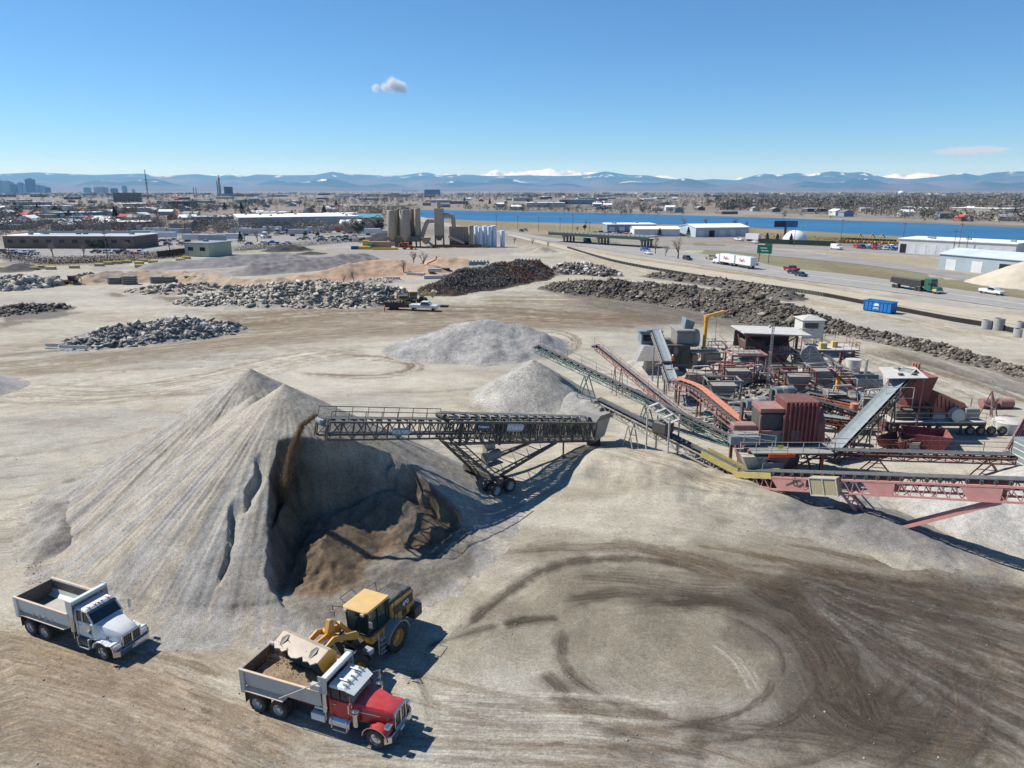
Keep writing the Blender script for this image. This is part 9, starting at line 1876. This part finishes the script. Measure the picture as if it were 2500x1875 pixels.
for x in(-.7,.7):
 for y in(-.5,.5):q=MB();q.b6(x-.06,x+.06,y-.06,y+.06,0,3.8);q.build('post',STEEL['grey'],T)
# air and clouds
def air():
 x0,x1,y0,y1,z0,z1=-62000,62000,-400,66000,-60,1990
 b=MB();b.b6(x0,x1,y0,y1,z0,z1)
 m=bpy.data.materials.new('haze_air');m.use_nodes=True;nt=m.node_tree;nt.nodes.clear()
 o_=nt.nodes.new('ShaderNodeOutputMaterial');v=nt.nodes.new('ShaderNodeVolumePrincipled')
 v.inputs['Color'].default_value=(.22,.55,1.0,1);v.inputs['Absorption Color'].default_value=(1,1,1,1);v.inputs['Density'].default_value=3.1e-5;v.inputs['Anisotropy'].default_value=.1
 nt.links.new(v.outputs[0],o_.inputs['Volume'])
 o=b.build('haze',m);tag(o,kind='stuff')
air()
def cloud(name,label,c,blobs,dens,seed):
 """a small bank of cumulus: overlapping puffs filled with a noisy volume"""
 m=bpy.data.materials.new(name+'_vapour');m.use_nodes=True;nt=m.node_tree;nt.nodes.clear();L=nt.links.new
 o_=nt.nodes.new('ShaderNodeOutputMaterial');v=nt.nodes.new('ShaderNodeVolumePrincipled');v.inputs['Color'].default_value=(1,1,1,1);v.inputs['Anisotropy'].default_value=.2
 v.inputs['Emission Strength'].default_value=0
 tc=nt.nodes.new('ShaderNodeTexCoord');ln=nt.nodes.new('ShaderNodeVectorMath');ln.operation='LENGTH'
 n=N(nt,'ShaderNodeTexNoise',i2=2.2,i3=5.0,i4=.6);L(tc.outputs[3],n.inputs[0])
 q=[]
 prev=None
 for(bx,by,bz,r)in blobs:
  mp=nt.nodes.new('ShaderNodeVectorMath');mp.operation='SUBTRACT';mp.inputs[1].default_value=(bx,by,bz);L(tc.outputs[3],mp.inputs[0])
  le=nt.nodes.new('ShaderNodeVectorMath');le.operation='LENGTH';L(mp.outputs[0],le.inputs[0])
  mr=N(nt,'ShaderNodeMapRange',i1=0,i2=r,i3=1,i4=0);L(le.outputs['Value'],mr.inputs[0])
  if prev is None:prev=mr.outputs[0]
  else:mx=nt.nodes.new('ShaderNodeMath');mx.operation='MAXIMUM';L(prev,mx.inputs[0]);L(mr.outputs[0],mx.inputs[1]);prev=mx.outputs[0]
 ad=nt.nodes.new('ShaderNodeMath');ad.operation='ADD';L(prev,ad.inputs[0]);L(n.outputs[0],ad.inputs[1])
 r2=N(nt,'ShaderNodeMapRange',i1=.72,i2=1.15,i3=0,i4=dens);L(ad.outputs[0],r2.inputs[0]);L(r2.outputs[0],v.inputs['Density']);L(v.outputs[0],o_.inputs['Volume'])
 b=MB();xs=[a for bb in blobs for a in(bb[0]-bb[3],bb[0]+bb[3])];zs=[a for bb in blobs for a in(bb[2]-bb[3],bb[2]+bb[3])];ys=[a for bb in blobs for a in(bb[1]-bb[3],bb[1]+bb[3])]
 b.b6(min(xs),max(xs),min(ys),max(ys),min(zs),max(zs));o=b.build(name,m);o.location=c[0];o.scale=c[1];tag(o,label,'cloud',kind='stuff')
 m.cycles.volume_step_rate=1.0
def skyp(px,py,r):
 u,v=(px-1250)/F,(py-937.5)/F;d=Vector((u,CP-v*SP_,-(SP_+v*CP)));k=r/math.hypot(d.x,d.y);return Vector((d.x*k,d.y*k,CAM_H+d.z*k))
s_=14800/F
cloud('cloud','small bright white cumulus cloud alone in the blue sky',(skyp(950,213,14800),(24*s_,)*3),[(-1.25,0,-.1,.55),(-.4,0,0,.6),(.3,.1,.25,.95),(.9,0,.05,.9),(1.35,0,-.2,.6)],.016,1)
s_=42000/F
cloud('cloud','thin pale lens-shaped cloud low above the hills at right',(skyp(2370,370,42000),(70*s_,60*s_,17*s_)),[(-.4,0,0,.8),(.2,0,.1,.9),(.7,0,.15,.6)],.0013,2)
